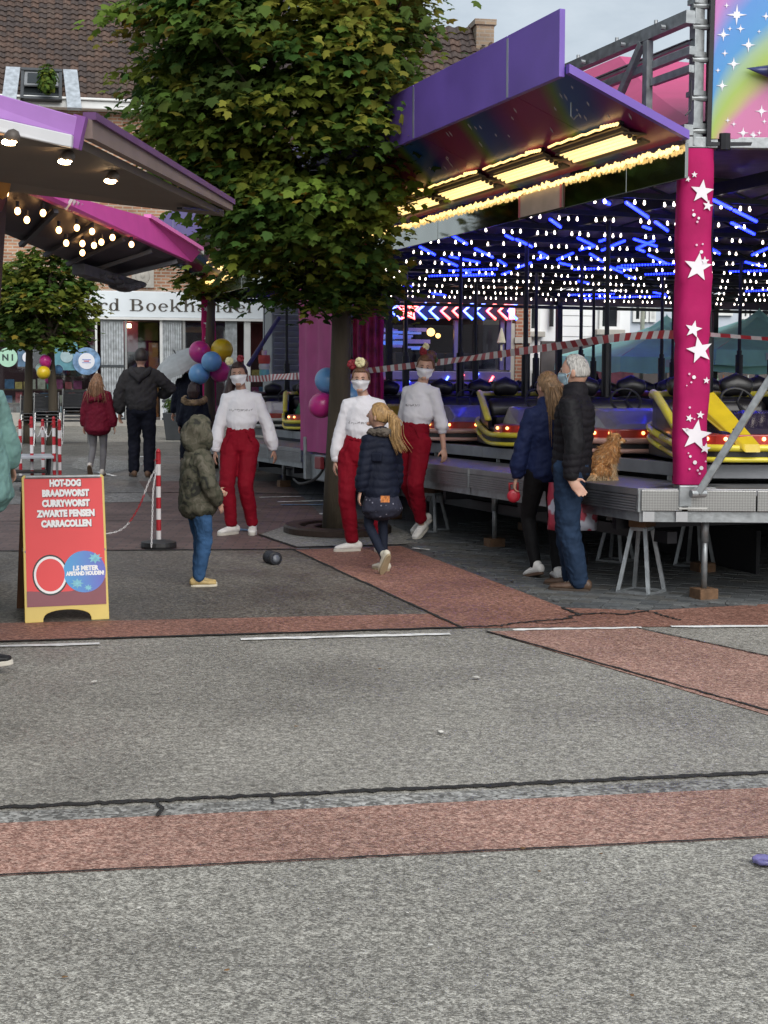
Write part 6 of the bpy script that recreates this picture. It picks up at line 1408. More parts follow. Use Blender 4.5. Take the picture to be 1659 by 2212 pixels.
def tree(name, label, loc, trunk, r0, prof, ncl, per, leaf, yel, seed, limbs=26, spread=.17, group=None, depth=.85, fwd=0.0):
    """prof: list of (z, x_left, x_right) of the crown about the trunk; depth: thickness ratio"""
    rg = np.random.default_rng(seed); rr = random.Random(seed)
    t = thing(name, label, 'tree', loc, 0, group); prof = sorted(prof); zs = np.array([p[0] for p in prof]); xl = np.array([p[1] for p in prof]); xr = np.array([p[2] for p in prof])
    H = zs[-1] * .93; path = [(0, 0, -.05)] + [(.03 * math.sin(k * .9 + seed), .03 * math.cos(k * 1.3 + seed), H * k / 9) for k in range(1, 10)]
    path = [(x * min(1, z / 1.0 + .2), y, z) for x, y, z in path]
    bb = MB(); bb.loft(path, [r0 * (1.22 if i == 0 else 1.0) * (1 - .085 * i) for i in range(10)], n=16, caps=False); tk = bb.build('trunk', M_BARK, t, smooth=True)
    for _ in range(1):
        me = tk.data
        for v in me.vertices:
            q = noise.noise((v.co.x * 9, v.co.y * 9, v.co.z * 1.4)) * r0 * .10; d = Vector((v.co.x, v.co.y, 0)); d = d.normalized() if d.length > 1e-5 else Vector((1, 0, 0)); v.co += d * q
    wts = np.interp(np.linspace(zs[0], zs[-1], 200), zs, xr - xl); wts = np.maximum(wts, .05); cdf = np.cumsum(wts); cdf /= cdf[-1]
    C = []
    for k in range(ncl):
        z = np.interp(rg.random(), cdf, np.linspace(zs[0], zs[-1], 200)); a_, b_ = np.interp(z, zs, xl), np.interp(z, zs, xr)
        c = (a_ + b_) / 2; h = (b_ - a_) / 2; th = rg.random() * 2 * PI; r = rg.random() ** .38
        q_ = .62; co_, si_ = math.cos(th), math.sin(th); C.append((c + h * r * math.copysign(abs(co_) ** q_, co_), depth * h * r * math.copysign(abs(si_) ** q_, si_) + fwd * min(1, max(0, (z - zs[0]) / .8)), z, r))
    C = np.array(C)
    bb = MB(); idx = sorted(range(ncl), key=lambda i: -C[i, 3])[:limbs * 3]; rr.shuffle(idx)
    for i in idx[:limbs]:
        c = Vector(C[i, :3]); z0 = max(prof[0][0] * .95, c.z - .35 - .5 * math.hypot(c.x, c.y)); s = Vector((0, 0, min(z0, H * .9))); m = s.lerp(c, .5) + Vector((0, 0, .12)); bb.tube(smooth_path([s, m, c], 4), [r0 * .30 * (1 - .85 * q / 8) for q in range(9)], 6)
    bb.build('limbs', M_BARK, t, smooth=True)
    P, N, T, S, CO = [], [], [], [], []
    for cx, cy_, cz, r in C:
        k = int(per * rg.uniform(.6, 1.35)); c = np.array((cx, cy_, cz)); ctr = np.array((0, 0, cz - .5)); out = c - ctr; out /= np.linalg.norm(out) + 1e-6
        off = rg.normal(size=(k, 3)) * np.array((spread, spread, spread * .34)); off[:, 2] -= .42 * np.hypot(off[:, 0], off[:, 1]); p = c + off
        nn = np.array((0, 0, 1.0)) * .85 + out * .55 + rg.normal(size=(k, 3)) * .42; tt = off * 2.2 + out * .5 + np.array((0, 0, -.45)) + rg.normal(size=(k, 3)) * .25
        base = GREENS[rg.integers(len(GREENS))] * rg.uniform(.75, 1.5)
        col = base[None] * rg.uniform(.85, 1.18, (k, 1)) * (1 + rg.normal(size=(k, 3)) * .04)
        y = rg.random(k) < yel(cx, cz, r) * (3.0 if rg.random() < .3 else .12); col[y] = YELL[rg.integers(len(YELL), size=int(y.sum()))] * rg.uniform(.45, 1.0, (int(y.sum()), 1))
        P.append(p); N.append(nn); T.append(tt); S.append(leaf * rg.uniform(.65, 1.25, k)); CO.append(np.clip(col, .004, 1))
    leaves('crown', np.concatenate(P), np.concatenate(N), np.concatenate(T), np.concatenate(S), np.concatenate(CO), t)
    return t
k_ = TREE.y / FOC
Z_ = lambda py: EYE + (770 - py) * k_
prof = [(Z_(py), (a - 729) * k_, (c - 729) * k_) for py, a, c in ((658, 670, 765), (636, 610, 795), (600, 580, 835), (560, 535, 835), (520, 510, 812), (480, 500, 812), (430, 475, 850), (380, 405, 868), (320, 352, 885), (250, 335, 892), (180, 326, 895), (100, 336, 902), (30, 356, 925), (-60, 370, 920), (-160, 440, 890), (-230, 560, 800))]
tree('maple_tree', 'big maple with dense crown standing in the iron ring before the ride', (TREE.x, TREE.y, 0), None, .125, prof, 640, 72, .096, lambda x, z, r: .012 + (.25 if x < -1.45 and r > .75 else 0) + (.035 if r > .85 else 0), 11, limbs=44, depth=1.0, fwd=-.95)
def small(px, py, label, pxl, pxr, top, bot, r, seed, ncl=110, per=34, leaf=.13, name='maple_tree'):
    w = gp(px, py); k = w.y / FOC; Z = lambda y: EYE + (770 - y) * k; m = (top + bot) / 2; h = (bot - top) / 2
    pf = [(Z(bot - 2 * h * u), (pxl - px) * k * s, (pxr - px) * k * s) for u, s in ((0, .45), (.12, .85), (.35, 1), (.6, .95), (.85, .7), (1, .25))]
    return tree(name, label, (w.x, w.y, 0), None, r, pf, ncl, per, leaf, lambda x, z, r: .04, seed, limbs=12, spread=.16)
small(456, 1012, 'dark stemmed maple behind the hooded child with balloons tied to it', 385, 590, 330, 640, .10, 21, ncl=120)
small(113, 962, 'small round maple in front of the bookshop window, right stem of the pair', 30, 200, 530, 745, .10, 31, ncl=105)
small(64, 958, 'small maple left of the pair before the bookshop window', -40, 120, 560, 760, .105, 41, ncl=80)
# shrub in the planter and on the roof window
def shrub(parent, c, r, n, seed, leaf=.07):
    rg = np.random.default_rng(seed); d = rg.normal(size=(n, 3)); d /= np.linalg.norm(d, axis=1)[:, None]; P = np.array(c) + d * (rg.random((n, 1)) ** .4) * np.array(r)
    leaves('foliage', P, d + np.array((0, 0, .6)), d + rg.normal(size=(n, 3)) * .3, leaf * rg.uniform(.7, 1.3, n), np.clip(GREENS[rg.integers(5, size=n)] * rg.uniform(.7, 1.4, (n, 1)), 0, 1), parent)
shrub(pl_, (0, 0, .68), (.3, .3, .2), 500, 3)
w = SHOP_M @ (RM @ Vector((0, 0, 0)))
wp = SHOP_M @ (RM @ Vector((bx - .30, ay + .25, .35)))
rs_ = thing('window_plant', 'leafy green plant growing out of the open roof window', 'plant', wp)
shrub(rs_, (0, -.1, .1), (.26, .2, .36), 420, 8, .09)
bb = MB(); bb.tube([(0, 0, -.2), (.02, -.05, .1), (-.03, -.1, .35)], .02, 6); bb.build('stem', M_BARK, rs_)

# ================================================================ BALLOONS
BAL = {'pink': mat('balloon_pink', (.50, .03, .22), .28, var=.05, spec=.5), 'yellow': mat('balloon_yellow', (.62, .43, .015), .28, var=.05), 'blue': mat('balloon_blue', (.14, .33, .60), .28, var=.05), 'pale': mat('balloon_pale', (.35, .48, .45), .3, var=.05)}
for m in BAL.values(): nodes_of(m)[2].inputs['Subsurface Weight'].default_value = .15
def balloon(px, py, rpx, Y, col, label, group, tie):
    c = at(px, py, Y); r = rpx / FOC * Y; t = thing('balloon', label, 'balloon', c, 0, group)
    tie = Vector(tie) - c; dirn = tie.normalized()
    q = Vector((0, 0, -1)).rotation_difference(dirn).to_matrix()
    bb = MB(); prof_ = [(.001, 1.0)] + [(math.sin(a) * (1 - .10 * max(0, -math.cos(a)) ** 2), math.cos(a) * (1.02 if math.cos(a) > 0 else 1.16)) for a in np.linspace(.15, PI - .1, 18)] + [(.03, -1.17)]
    bb.lathe([(p * r, z * r) for p, z in prof_], (0, 0, 0), 24, q); bb.build('skin', BAL[col], t, smooth=True)
    bb = MB(); bb.lathe([(.012, -1.16 * r), (.02, -1.2 * r), (.026, -1.26 * r)], (0, 0, 0), 8, q); bb.build('knot', BAL[col], t)
    bb = MB(); bb.tube([dirn * r * 1.2, tie], .0025, 5); bb.build('string', mat('string_white', (.6, .6, .6), .7), t)
g1, g2, g3 = 'balloon bunch on the dark stemmed maple', 'small balloon bunch by the shop', 'balloons on the big maple trunk'
T2 = gp(456, 1012); tie = at(455, 790, T2.y - .3); Yb = T2.y - .35
for px, py, r, dy, c, lab in ((432, 760, 23.5, .05, 'pink', 'upper left pink balloon of the bunch on the dark stemmed maple'), (479, 756, 24, .1, 'yellow', 'yellow balloon of the bunch on the dark stemmed maple'), (457, 781, 22, -.35, 'blue', 'upper blue balloon of the bunch on the dark stemmed maple'), (430, 808, 22.5, -.2, 'blue', 'lower blue balloon of the bunch on the dark stemmed maple'), (475, 803, 22.5, -.1, 'pink', 'lower pink balloon of the bunch on the dark stemmed maple')): balloon(px, py, r, Yb + dy, c, lab, g1, tie)
T3 = gp(113, 962); tie = at(108, 800, T3.y - .2)
for px, py, r, dy, c, lab in ((98, 780, 13, -.2, 'pink', 'upper pink balloon of the small bunch by the shop'), (94, 805, 14.5, -.4, 'yellow', 'yellow balloon of the small bunch by the shop'), (88, 796, 11, -.1, 'pale', 'pale green balloon of the small bunch by the shop'), (126, 798, 10, .3, 'blue', 'blue balloon of the small bunch by the shop'), (107, 820, 10, .15, 'pink', 'lower pink balloon of the small bunch by the shop')): balloon(px, py, r, T3.y + dy, c, lab, g2, tie)
tie = at(729, 850, TREE.y + .16)
for px, py, r, dy, c, lab in ((708, 822, 28, .3, 'blue', 'blue balloon half hidden left of the big maple trunk'), (694, 876, 27, .22, 'pink', 'pink balloon left of the big maple trunk'), (758, 856, 28, .3, 'blue', 'blue balloon right of the big maple trunk')): balloon(px, py, r, TREE.y + dy, c, lab, g3, tie)
# ================================================================ PEOPLE
M_SKIN = mat('skin', (.50, .29, .21), .5, var=.08, vscale=9); nodes_of(M_SKIN)[2].inputs['Subsurface Weight'].default_value = .08
M_SKIN2 = mat('skin_tan', (.38, .21, .15), .5, var=.08, vscale=9)
def fabric(name, col, rough=.85, wr=.5, ws=9.0, var=.1, fine=0.0, sheen=.0):
    """cloth: broad folds plus a fine weave"""
    if name in MATS: return MATS[name]
    m = mat(name, col, rough, var=var, vscale=6, sheen=sheen, spec=.14); n, l, b = nodes_of(m)
    tc = n.new('ShaderNodeTexCoord'); a = n.new('ShaderNodeTexNoise'); a.inputs['Scale'].default_value = ws; a.inputs['Detail'].default_value = 4; a.inputs['Distortion'].default_value = 1.2
    mp = n.new('ShaderNodeMapping'); mp.inputs['Scale'].default_value = (1.2, 1.2, .7); l.new(tc.outputs['Object'], mp.inputs[0]); l.new(mp.outputs[0], a.inputs['Vector'])
    bp = n.new('ShaderNodeBump'); bp.inputs['Strength'].default_value = wr; bp.inputs['Distance'].default_value = .03; l.new(a.outputs['Fac'], bp.inputs['Height'])
    if fine:
        f = n.new('ShaderNodeTexNoise'); f.inputs['Scale'].default_value = 160; l.new(tc.outputs['Object'], f.inputs['Vector']); b2 = n.new('ShaderNodeBump'); b2.inputs['Strength'].default_value = fine; b2.inputs['Distance'].default_value = .004
        l.new(f.outputs['Fac'], b2.inputs['Height']); l.new(bp.outputs[0], b2.inputs['Normal']); l.new(b2.outputs[0], b.inputs['Normal'])
    else: l.new(bp.outputs[0], b.inputs['Normal'])
    return m
def hair_mat(name, c):
    if name in MATS: return MATS[name]
    m = mat(name, c, .45, var=0, spec=.4); n, l, b = nodes_of(m); tc = n.new('ShaderNodeTexCoord'); mp = n.new('ShaderNodeMapping'); mp.inputs['Scale'].default_value = (60, 60, 7)
    a = n.new('ShaderNodeTexNoise'); a.inputs['Scale'].default_value = 1.6; a.inputs['Detail'].default_value = 6; a.inputs['Distortion'].default_value = .8; l.new(tc.outputs['Object'], mp.inputs[0]); l.new(mp.outputs[0], a.inputs['Vector'])
    r = n.new('ShaderNodeValToRGB'); r.color_ramp.elements[0].position = .3; r.color_ramp.elements[1].position = .72; r.color_ramp.elements[0].color = (*[x * .45 for x in c], 1); r.color_ramp.elements[1].color = (*[min(1, x * 1.6) for x in c], 1)
    l.new(a.outputs['Fac'], r.inputs[0]); l.new(r.outputs[0], b.inputs['Base Color']); bp = n.new('ShaderNodeBump'); bp.inputs['Strength'].default_value = .7; bp.inputs['Distance'].default_value = .01; l.new(a.outputs['Fac'], bp.inputs['Height']); l.new(bp.outputs[0], b.inputs['Normal']); return m
def bake(name, mb, m, parent, voxel=.011, smooth=3, wr=0.0, ws=.07, post=None):
    me = mb.mesh(name, m); o = link(name, me, parent)
    r = o.modifiers.new('r', 'REMESH'); r.mode = 'VOXEL'; r.voxel_size = voxel; r.use_smooth_shade = True
    if smooth: s = o.modifiers.new('s', 'SMOOTH'); s.iterations = smooth; s.factor = .5
    if wr:
        tx = bpy.data.textures.get('folds_%.3f' % ws)
        if tx is None: tx = bpy.data.textures.new('folds_%.3f' % ws, 'CLOUDS'); tx.noise_scale = ws; tx.noise_depth = 2
        d = o.modifiers.new('d', 'DISPLACE'); d.texture = tx; d.strength = wr; d.mid_level = .5; d.texture_coords = 'LOCAL'
    dg = bpy.context.evaluated_depsgraph_get(); me2 = bpy.data.meshes.new_from_object(o.evaluated_get(dg)); o.modifiers.clear(); o.data = me2; bpy.data.meshes.remove(me); me2.name = name
    if not me2.materials: me2.materials.append(m)
    if post:
        nv = len(me2.vertices); co = np.empty(nv * 3, np.float32); me2.vertices.foreach_get('co', co); no = np.empty(nv * 3, np.float32); me2.vertices.foreach_get('normal', no)
        co = post(co.reshape(-1, 3), no.reshape(-1, 3)); me2.vertices.foreach_set('co', co.reshape(-1)); me2.update()
    me2.polygons.foreach_set('use_smooth', [True] * len(me2.polygons))
    return o
def ik(a, b, l1, l2, pole):
    d = b - a; L = min(d.length, (l1 + l2) * .995); u = d.normalized(); x = (l1 * l1 - l2 * l2 + L * L) / (2 * L); h = math.sqrt(max(l1 * l1 - x * x, 0)); p = Vector(pole); p = p - u * p.dot(u); p.normalize(); return a + u * x + p * h, a + u * L
V = Vector
def folds(amp, fx, fz, hem_z=None):
    """ridged creases running aslant over the cloth, gathers above a tucked hem"""
    def f(co, no):
        d = np.empty(len(co), np.float32)
        for i, (x, y, z) in enumerate(co):
            a = noise.noise((x * fx + z * 4, y * fx + z * 3, z * fz)); b_ = noise.noise((x * fx * .5 + 7, y * fx * .5, z * fz * 2.2 + x * 9)); d[i] = .6 * (1 - 2.4 * abs(a)) + .5 * (1 - 2.4 * abs(b_))
        h = amp * d
        if hem_z is not None:
            an = np.arctan2(co[:, 1], co[:, 0]); h = h + .003 * np.sin(an * 17 + 3 * np.sin(an * 3)) * np.exp(-np.clip(co[:, 2] - hem_z, 0, 1) / .07)
        return co + no * h[:, None]
    return f
class Person:
    """figure facing -Y; l is the -X side, r the +X side.  All lengths for a 1.70 m adult, scaled by s."""
    def __init__(s, label, px, py, height, yaw=0.0, cat='person', head=1.06, fem=True, skin=None, pelvis=(0, 0, 0), chest=(0, 0, 0), headoff=(0, 0, 0), headrot=(0, 0, 0), feet=None, hands=None, elbows=None, knees=None, loc=None, group=None, twist=0.0, vox=.010):
        w = gp(px, py) if loc is None else V(loc); s.S = height / 1.70; S = s.S; s.vox = vox; s.skin = skin or M_SKIN
        s.t = thing('person', label, cat, w, yaw, group); s.fem = fem; s.hs = head
        hipw, shw = (.090, .138) if fem else (.09, .172)
        P = V((0, 0, .93)) + V(pelvis); s.P = P * S
        c = V(chest)
        s.sp = [(.80, V((0, 0, -.13)) + P), (.93, P.copy()), (1.05, P + V((0, 0, .12)) + c * .35), (1.25, P + V((0, 0, .32)) + c * .8), (1.40, P + V((0, 0, .47)) + c), (1.46, P + V((0, 0, .525)) + c + V(headoff) * .3), (1.70, P + V((0, 0, .77)) + c + V(headoff))]
        s.sp = [(z, p * S) for z, p in s.sp]; s.tw = twist
        neck = s.spine(1.46); hc = P + V((0, -.012, .655)) + c + V(headoff)
        s.hc = hc * S + V((0, 0, (head - 1) * .10 * S)); s.hr = (Matrix.Rotation(headrot[2], 3, 'Z') @ Matrix.Rotation(headrot[0], 3, 'X') @ Matrix.Rotation(headrot[1], 3, 'Y')); s.hk = S * head
        R_t = Matrix.Rotation(twist, 3, 'Z'); s.side_ch = R_t @ V((1, 0, 0))
        s.hip, s.foot, s.knee, s.footd, s.sh, s.el, s.wr, s.hd = {}, {}, {}, {}, {}, {}, {}, {}
        feet = feet or {}; hands = hands or {}; elbows = elbows or {}; knees = knees or {}
        for k, sg in (('l', -1), ('r', 1)):
            s.hip[k] = (P + V((sg * hipw, 0, -.03))) * S
            f = feet.get(k, (sg * .10, 0, 0, sg * .15, 0)); s.footd[k] = (f[3], f[4])
            an = V((f[0], f[1], f[2] + .085)) * S
            s.knee[k], s.foot[k] = ik(s.hip[k], an, .415 * S, .408 * S, knees.get(k, (sg * .12, -1, 0)))
            s.sh[k] = s.spine(1.362) + R_t @ V((sg * shw, 0, .0)) * S
            h = V(hands.get(k, (sg * .26, -.02, .78))) * S
            s.el[k], s.wr[k] = ik(s.sh[k], h, .285 * S, .25 * S, elbows.get(k, (sg * .5, .8, 0)))
        s.curl = {'l': .5, 'r': .5}
    def spine(s, z):
        for (z0, p0), (z1, p1) in zip(s.sp[:-1], s.sp[1:]):
            if z <= z1 or z1 == s.sp[-1][0]: return p0.lerp(p1, (z - z0) / (z1 - z0))
    def hp(s, az, el, off=0.0):
        """point on the head surface; az 0 = front, el up"""
        c = math.cos(el); d = V((math.sin(az) * c, -math.cos(az) * c, math.sin(el)))
        a, b_, cz = .073 + off, .094 + off, .116 + off; z = d.z
        k = 1 - .26 * max(0, -z) ** 1.4; kx = k; p = V((d.x * a * kx, d.y * b_ * (k if d.y > 0 else 1 - .10 * max(0, -z) ** 2), d.z * cz))
        if d.y > 0: p.y *= 1.04
        return s.hc + s.hr @ p * s.hk
    def hand(s, bb, k, curl=None, palm=None, thumb=None):
        curl = s.curl[k] if curl is None else curl; S = s.S * (.9 if s.fem else 1.0)
        d = (s.wr[k] - s.el[k]).normalized() if s.hd.get(k) is None else V(s.hd[k]).normalized(); sg = -1 if k == 'l' else 1
        pn = V(palm or (-sg * .8, .3, 0)); pn = (pn - d * pn.dot(d)).normalized(); sd = d.cross(pn).normalized()
        if sd.dot(V(thumb or (0, -1, .1))) < 0: sd = -sd
        w = s.wr[k]; bb.loft([w - d * .02 * S, w + d * .02 * S, w + d * .06 * S, w + d * .092 * S], [(.024 * S, .019 * S), (.032 * S, .017 * S), (.040 * S, .016 * S), (.038 * S, .014 * S)], side=sd, n=10)
        for q, (o, L) in enumerate(((.030, .072), (.010, .08), (-.010, .074), (-.029, .058))):
            b0 = w + d * .085 * S + sd * o * S; c1 = curl * .6; m1 = b0 + (d * math.cos(c1) + pn * math.sin(c1)) * L * .5 * S; c2 = curl * 1.5; e = m1 + (d * math.cos(c2) + pn * math.sin(c2)) * L * .5 * S
            bb.loft([b0 - d * .015 * S, b0, m1, e], [.0095 * S, .0095 * S, .0088 * S, .0075 * S], n=7)
        b0 = w + d * .03 * S + sd * .030 * S; m1 = b0 + (d * .6 + sd * .75 + pn * .25).normalized() * .038 * S; e = m1 + (d * .9 + sd * .2 + pn * .35).normalized() * .032 * S
        bb.loft([b0 - sd * .012 * S, b0, m1, e], [.012 * S, .012 * S, .010 * S, .008 * S], n=7)
    def body(s, hands=('l', 'r'), palm={}, thumb={}):
        bb = MB(); S = s.S
        T = [(.89, .11, .08), (.95, .135, .095), (1.05, .115, .085), (1.2, .125, .09), (1.36, .13, .085), (1.43, .06, .055)]
        bb.loft([s.spine(z) for z, a, b_ in T], [(a * S, b_ * S) for z, a, b_ in T], side=s.side_ch, n=14)
        bb.loft([s.spine(1.38), s.spine(1.46), s.hc + s.hr @ V((0, .012, -.06)) * s.hk], [.062 * S, .050 * S, .048 * S], n=12)
        for k in 'lr':
            bb.loft([s.hip[k], s.knee[k], s.foot[k]], [.07 * S, .045 * S, .033 * S], n=10); bb.loft([s.spine(1.39), s.sh[k], s.el[k], s.wr[k]], [.04 * S, .044 * S, .035 * S, .024 * S], n=10)
            yaw, pit = s.footd[k]; R_ = Matrix.Rotation(yaw, 3, 'Z') @ Matrix.Rotation(pit, 3, 'X'); bb.loft([s.foot[k] + R_ @ V((0, .02, -.04)) * S, s.foot[k] + R_ @ V((0, -.08, -.05)) * S], [.028 * S, .026 * S], n=8)
            if k in hands: s.hand(bb, k, palm=palm.get(k), thumb=thumb.get(k))
        n, r_ = 20, 14; vs = [s.hp(0, -PI / 2)]
        for i in range(1, r_):
            e = -PI / 2 + PI * i / r_
            for q in range(n): vs.append(s.hp(2 * PI * q / n, e))
        vs.append(s.hp(0, PI / 2)); fs = [(0, 1 + (q + 1) % n, 1 + q) for q in range(n)]
        for i in range(r_ - 2):
            for q in range(n): a, c = 1 + i * n, 1 + (i + 1) * n; fs.append((a + q, a + (q + 1) % n, c + (q + 1) % n, c + q))
        a = 1 + (r_ - 2) * n; fs += [(a + q, a + (q + 1) % n, len(vs) - 1) for q in range(n)]; bb.add(vs, [f[::-1] for f in fs])
        H = lambda x, y, z: s.hc + s.hr @ V((x, y, z)) * s.hk
        bb.loft([H(0, -.085, .022), H(0, -.103, -.016), H(0, -.108, -.027)], [.010 * s.hk, .014 * s.hk, .013 * s.hk], n=8)
        for sg in (-1, 1): bb.ball(H(sg * .074, .006, -.005), (.012 * s.hk, .022 * s.hk, .033 * s.hk), 8, 6, s.hr)
        bb.ball(H(0, -.075, -.085), (.03 * s.hk, .02 * s.hk, .02 * s.hk), 8, 6)
        o = bake('body', bb, s.skin, s.t, .008 if s.vox < .012 else .0115, 1)
        s.bod = o
        md = mat('eye_dark', (.03, .02, .015), .3, var=0)
        for sg in (-1, 1):
            e = MB(); e.ball(s.hp(sg * .34, .06, -.002), (.0125 * s.hk, .006 * s.hk, .0062 * s.hk), 8, 6, s.hr); e.build('eye', md, s.t, smooth=True)
            e = MB(); e.tube([s.hp(sg * .18, .20, .002), s.hp(sg * .36, .24, .002), s.hp(sg * .55, .20, .001)], .0035 * s.hk, 5); e.build('eyebrow', s.brow if hasattr(s, 'brow') else mat('brow_brown', (.08, .045, .025), .7), s.t)
        return o
    def top(s, name, m, hem=1.0, hemr=(.15, .11), waist=(.15, .11), chest_=(.17, .115), bulk=0.0, slv=(.062, .054, .042), sleeve_end=1.0, wr=.014, neck=.075, post=None, collar=None, ws=.07, blouse=0.0, vox=None, fold=.007):
        bb = MB(); S = s.S; b_ = bulk
        T = [(hem, hemr[0], hemr[1]), (hem + .05 + .03 * blouse, hemr[0] + .022 * blouse, hemr[1] + .025 * blouse), (max(hem + .1, 1.08), waist[0] + .01 * blouse, waist[1] + .01 * blouse), (1.24, chest_[0], chest_[1]), (1.33, chest_[0] * .97, chest_[1] * .95), (1.385, chest_[0] * .76, chest_[1] * .74), (1.422 if not collar else 1.44, neck, neck * .92)]
        bb.loft([s.spine(z) for z, a, c in T], [((a + b_) * S, (c + b_) * S) for z, a, c in T], side=s.side_ch, n=20)
        for k in 'lr':
            e = s.el[k].lerp(s.wr[k], sleeve_end) if sleeve_end <= 1 else s.wr[k]
            pts = [s.spine(1.36).lerp(s.sh[k], .55), s.sh[k], s.sh[k].lerp(s.el[k], .5), s.el[k], s.el[k].lerp(e, .6), e - (e - s.el[k]).normalized() * .02]
            bb.loft(pts, [(slv[0] + .012 + b_ * .5) * S, (slv[0] + .008 + b_ * .7) * S, (slv[0] + b_ * .7) * S, (slv[1] + b_ * .6) * S, (slv[1] + .004 + b_ * .6) * S, (slv[2] + b_ * .4) * S], n=12)
        if collar:
            bb.loft([s.spine(1.42), s.spine(1.42 + collar)], [(neck + .012) * S, (neck + .004) * S], n=14)
        return bake(name, bb, m, s.t, vox or s.vox, 2, wr * S, ws * S, post or folds(fold * S, 13, 9, hem_z=s.spine(hem).z if blouse else None))
    def trousers(s, name, m, waist=1.04, wr_=(.135, .10), hip=(.165, .125), leg=(.092, .068, .055), cuff=None, wr=.016, ws=.08, post=None, fold=.0065):
        bb = MB(); S = s.S
        T = [(waist, *wr_), (waist - .05, wr_[0] + .012, wr_[1] + .01), (.93, *hip), (.86, hip[0] * .98, hip[1] * .97)]
        bb.loft([s.spine(z) for z, a, c in T], [(a * S, c * S) for z, a, c in T], side=V((1, 0, 0)), n=20)
        bb.loft([s.hip['l'] + V((.0, 0, -.03 * S)), (s.hip['l'] + s.hip['r']) / 2 + V((0, 0, -.045 * S)), s.hip['r'] + V((0, 0, -.03 * S))], [hip[1] * .8 * S, hip[1] * .72 * S, hip[1] * .8 * S], n=12)
        for k in 'lr':
            h, kn, an = s.hip[k], s.knee[k], s.foot[k]; a = an + (kn - an).normalized() * (cuff or .0) * S
            bb.loft([h + V((0, 0, .02)), h.lerp(kn, .35), kn, kn.lerp(a, .55), a], [(leg[0] + .012) * S, leg[0] * S, leg[1] * S, (leg[1] + leg[2]) * .52 * S, leg[2] * S], n=14)
        return bake(name, bb, m, s.t, s.vox, 2, wr * S, ws * S, post or folds(fold * S, 15, 10))
    def shoes(s, m, sole, L=.265, W=.046, tall=.085, name='shoe'):
        S = s.S
        for k in 'lr':
            yaw, pit = s.footd[k]; R_ = Matrix.Rotation(yaw, 3, 'Z') @ Matrix.Rotation(pit, 3, 'X'); A = s.foot[k]; q = lambda x, y, z: A + R_ @ V((x, y, z - .085)) * S
            bb = MB(); bb.loft([q(0, .075, .055), q(0, .03, .055), q(0, -.04, .05), q(0, -.11, .042), q(0, .075 - L + .03, .035)], [(.036 * S, .04 * S), (.040 * S, .045 * S), (.042 * S, .036 * S), (.046 * S, .027 * S), (.034 * S, .018 * S)], side=R_ @ V((1, 0, 0)), n=12)
            bb.loft([q(0, .02, .05), q(0, .022, tall + .02)], [.042 * S, .040 * S], n=12)
            o = bake(name, bb, m, s.t, .007, 2)
            bb = MB(); out = []
            for i in range(20):
                a = 2 * PI * i / 20; c_, s_ = math.cos(a), math.sin(a); w = W * (1.0 if s_ < 0 else .86); out.append((w * math.copysign(abs(c_) ** .8, c_), (.085 - L / 2) + L / 2 * math.copysign(abs(s_) ** .85, s_) ))
            M4 = Matrix.Translation(A) @ R_.to_4x4() @ Matrix.Translation((0, 0, -.083 * S)) @ Matrix.Scale(S, 4); bb.prism(out, .026, M4); bb.build('sole', sole, o, bevel=.004)
            bb = MB()
            for i in range(4): yy = -.03 - i * .022; bb.tube([q(-.022, yy, .083 - i * .006), q(0, yy - .004, .090 - i * .006), q(.022, yy, .083 - i * .006)], .0028 * S, 5)
            bb.build('lace', mat('lace_grey', (.5, .5, .5), .8), o)
    def mask(s, m, drop=0.0):
        bb = MB(); n, r_ = 14, 8; vs = []
        for lay in (.006, .011):
            for j in range(r_ + 1):
                for i in range(n + 1):
                    az = -1.15 + 2.3 * i / n; u = j / r_; edge = abs(az) / 1.15
                    el = -.02 + .05 * (1 - edge ** 2) - u * (.98 - .42 * edge ** 1.6) - drop; nose = math.exp(-(az / .35) ** 2) * (.016 * (1 - abs(u - .35) * 1.6) if u < .95 else 0)
                    vs.append(s.hp(az, el, lay + max(0, nose) + .004 * math.sin(u * 9)))
        L = (n + 1) * (r_ + 1); f0 = [(j * (n + 1) + i, j * (n + 1) + i + 1, (j + 1) * (n + 1) + i + 1, (j + 1) * (n + 1) + i) for j in range(r_) for i in range(n)]
        rim = [i for i in range(n + 1)] + [j * (n + 1) + n for j in range(1, r_ + 1)] + [r_ * (n + 1) + i for i in range(n - 1, -1, -1)] + [j * (n + 1) for j in range(r_ - 1, 0, -1)]
        fs = [f[::-1] for f in [tuple(L + x for x in f) for f in f0]] + f0 + [(rim[i], rim[(i + 1) % len(rim)], L + rim[(i + 1) % len(rim)], L + rim[i]) for i in range(len(rim))]
        bb.add(vs, fs); o = bb.build('face_mask', m, s.t, smooth=True)
        bb = MB()
        for sg in (-1, 1):
            for e in (-.08, -.42): bb.tube([s.hp(sg * 1.15, e - drop, .008), s.hp(sg * 1.45, -.02, .006)], .0022, 5)
        bb.build('ear_loop', m, o)
    def hair(s, m, length=0.0, front=.62, name='hair', cap=.012, extra=None, low=-.35):
        """cap over the skull that leaves the face free; extra(bb) adds tails, buns"""
        bb = MB(); n, r_ = 26, 14
        def pt(az, e):
            faz = abs(((az + PI) % (2 * PI)) - PI); lim = front if faz < .9 else front - (faz - .9) * 1.6
            lim = max(lim, low); off = cap if e > lim else -.016
            return s.hp(az, e, off)
        vs = [pt(0, -PI / 2)]
        for i in range(1, r_):
            e = -PI / 2 + PI * i / r_
            for q in range(n): vs.append(pt(2 * PI * q / n, e))
        vs.append(pt(0, PI / 2)); fs = [(0, 1 + (q + 1) % n, 1 + q) for q in range(n)]
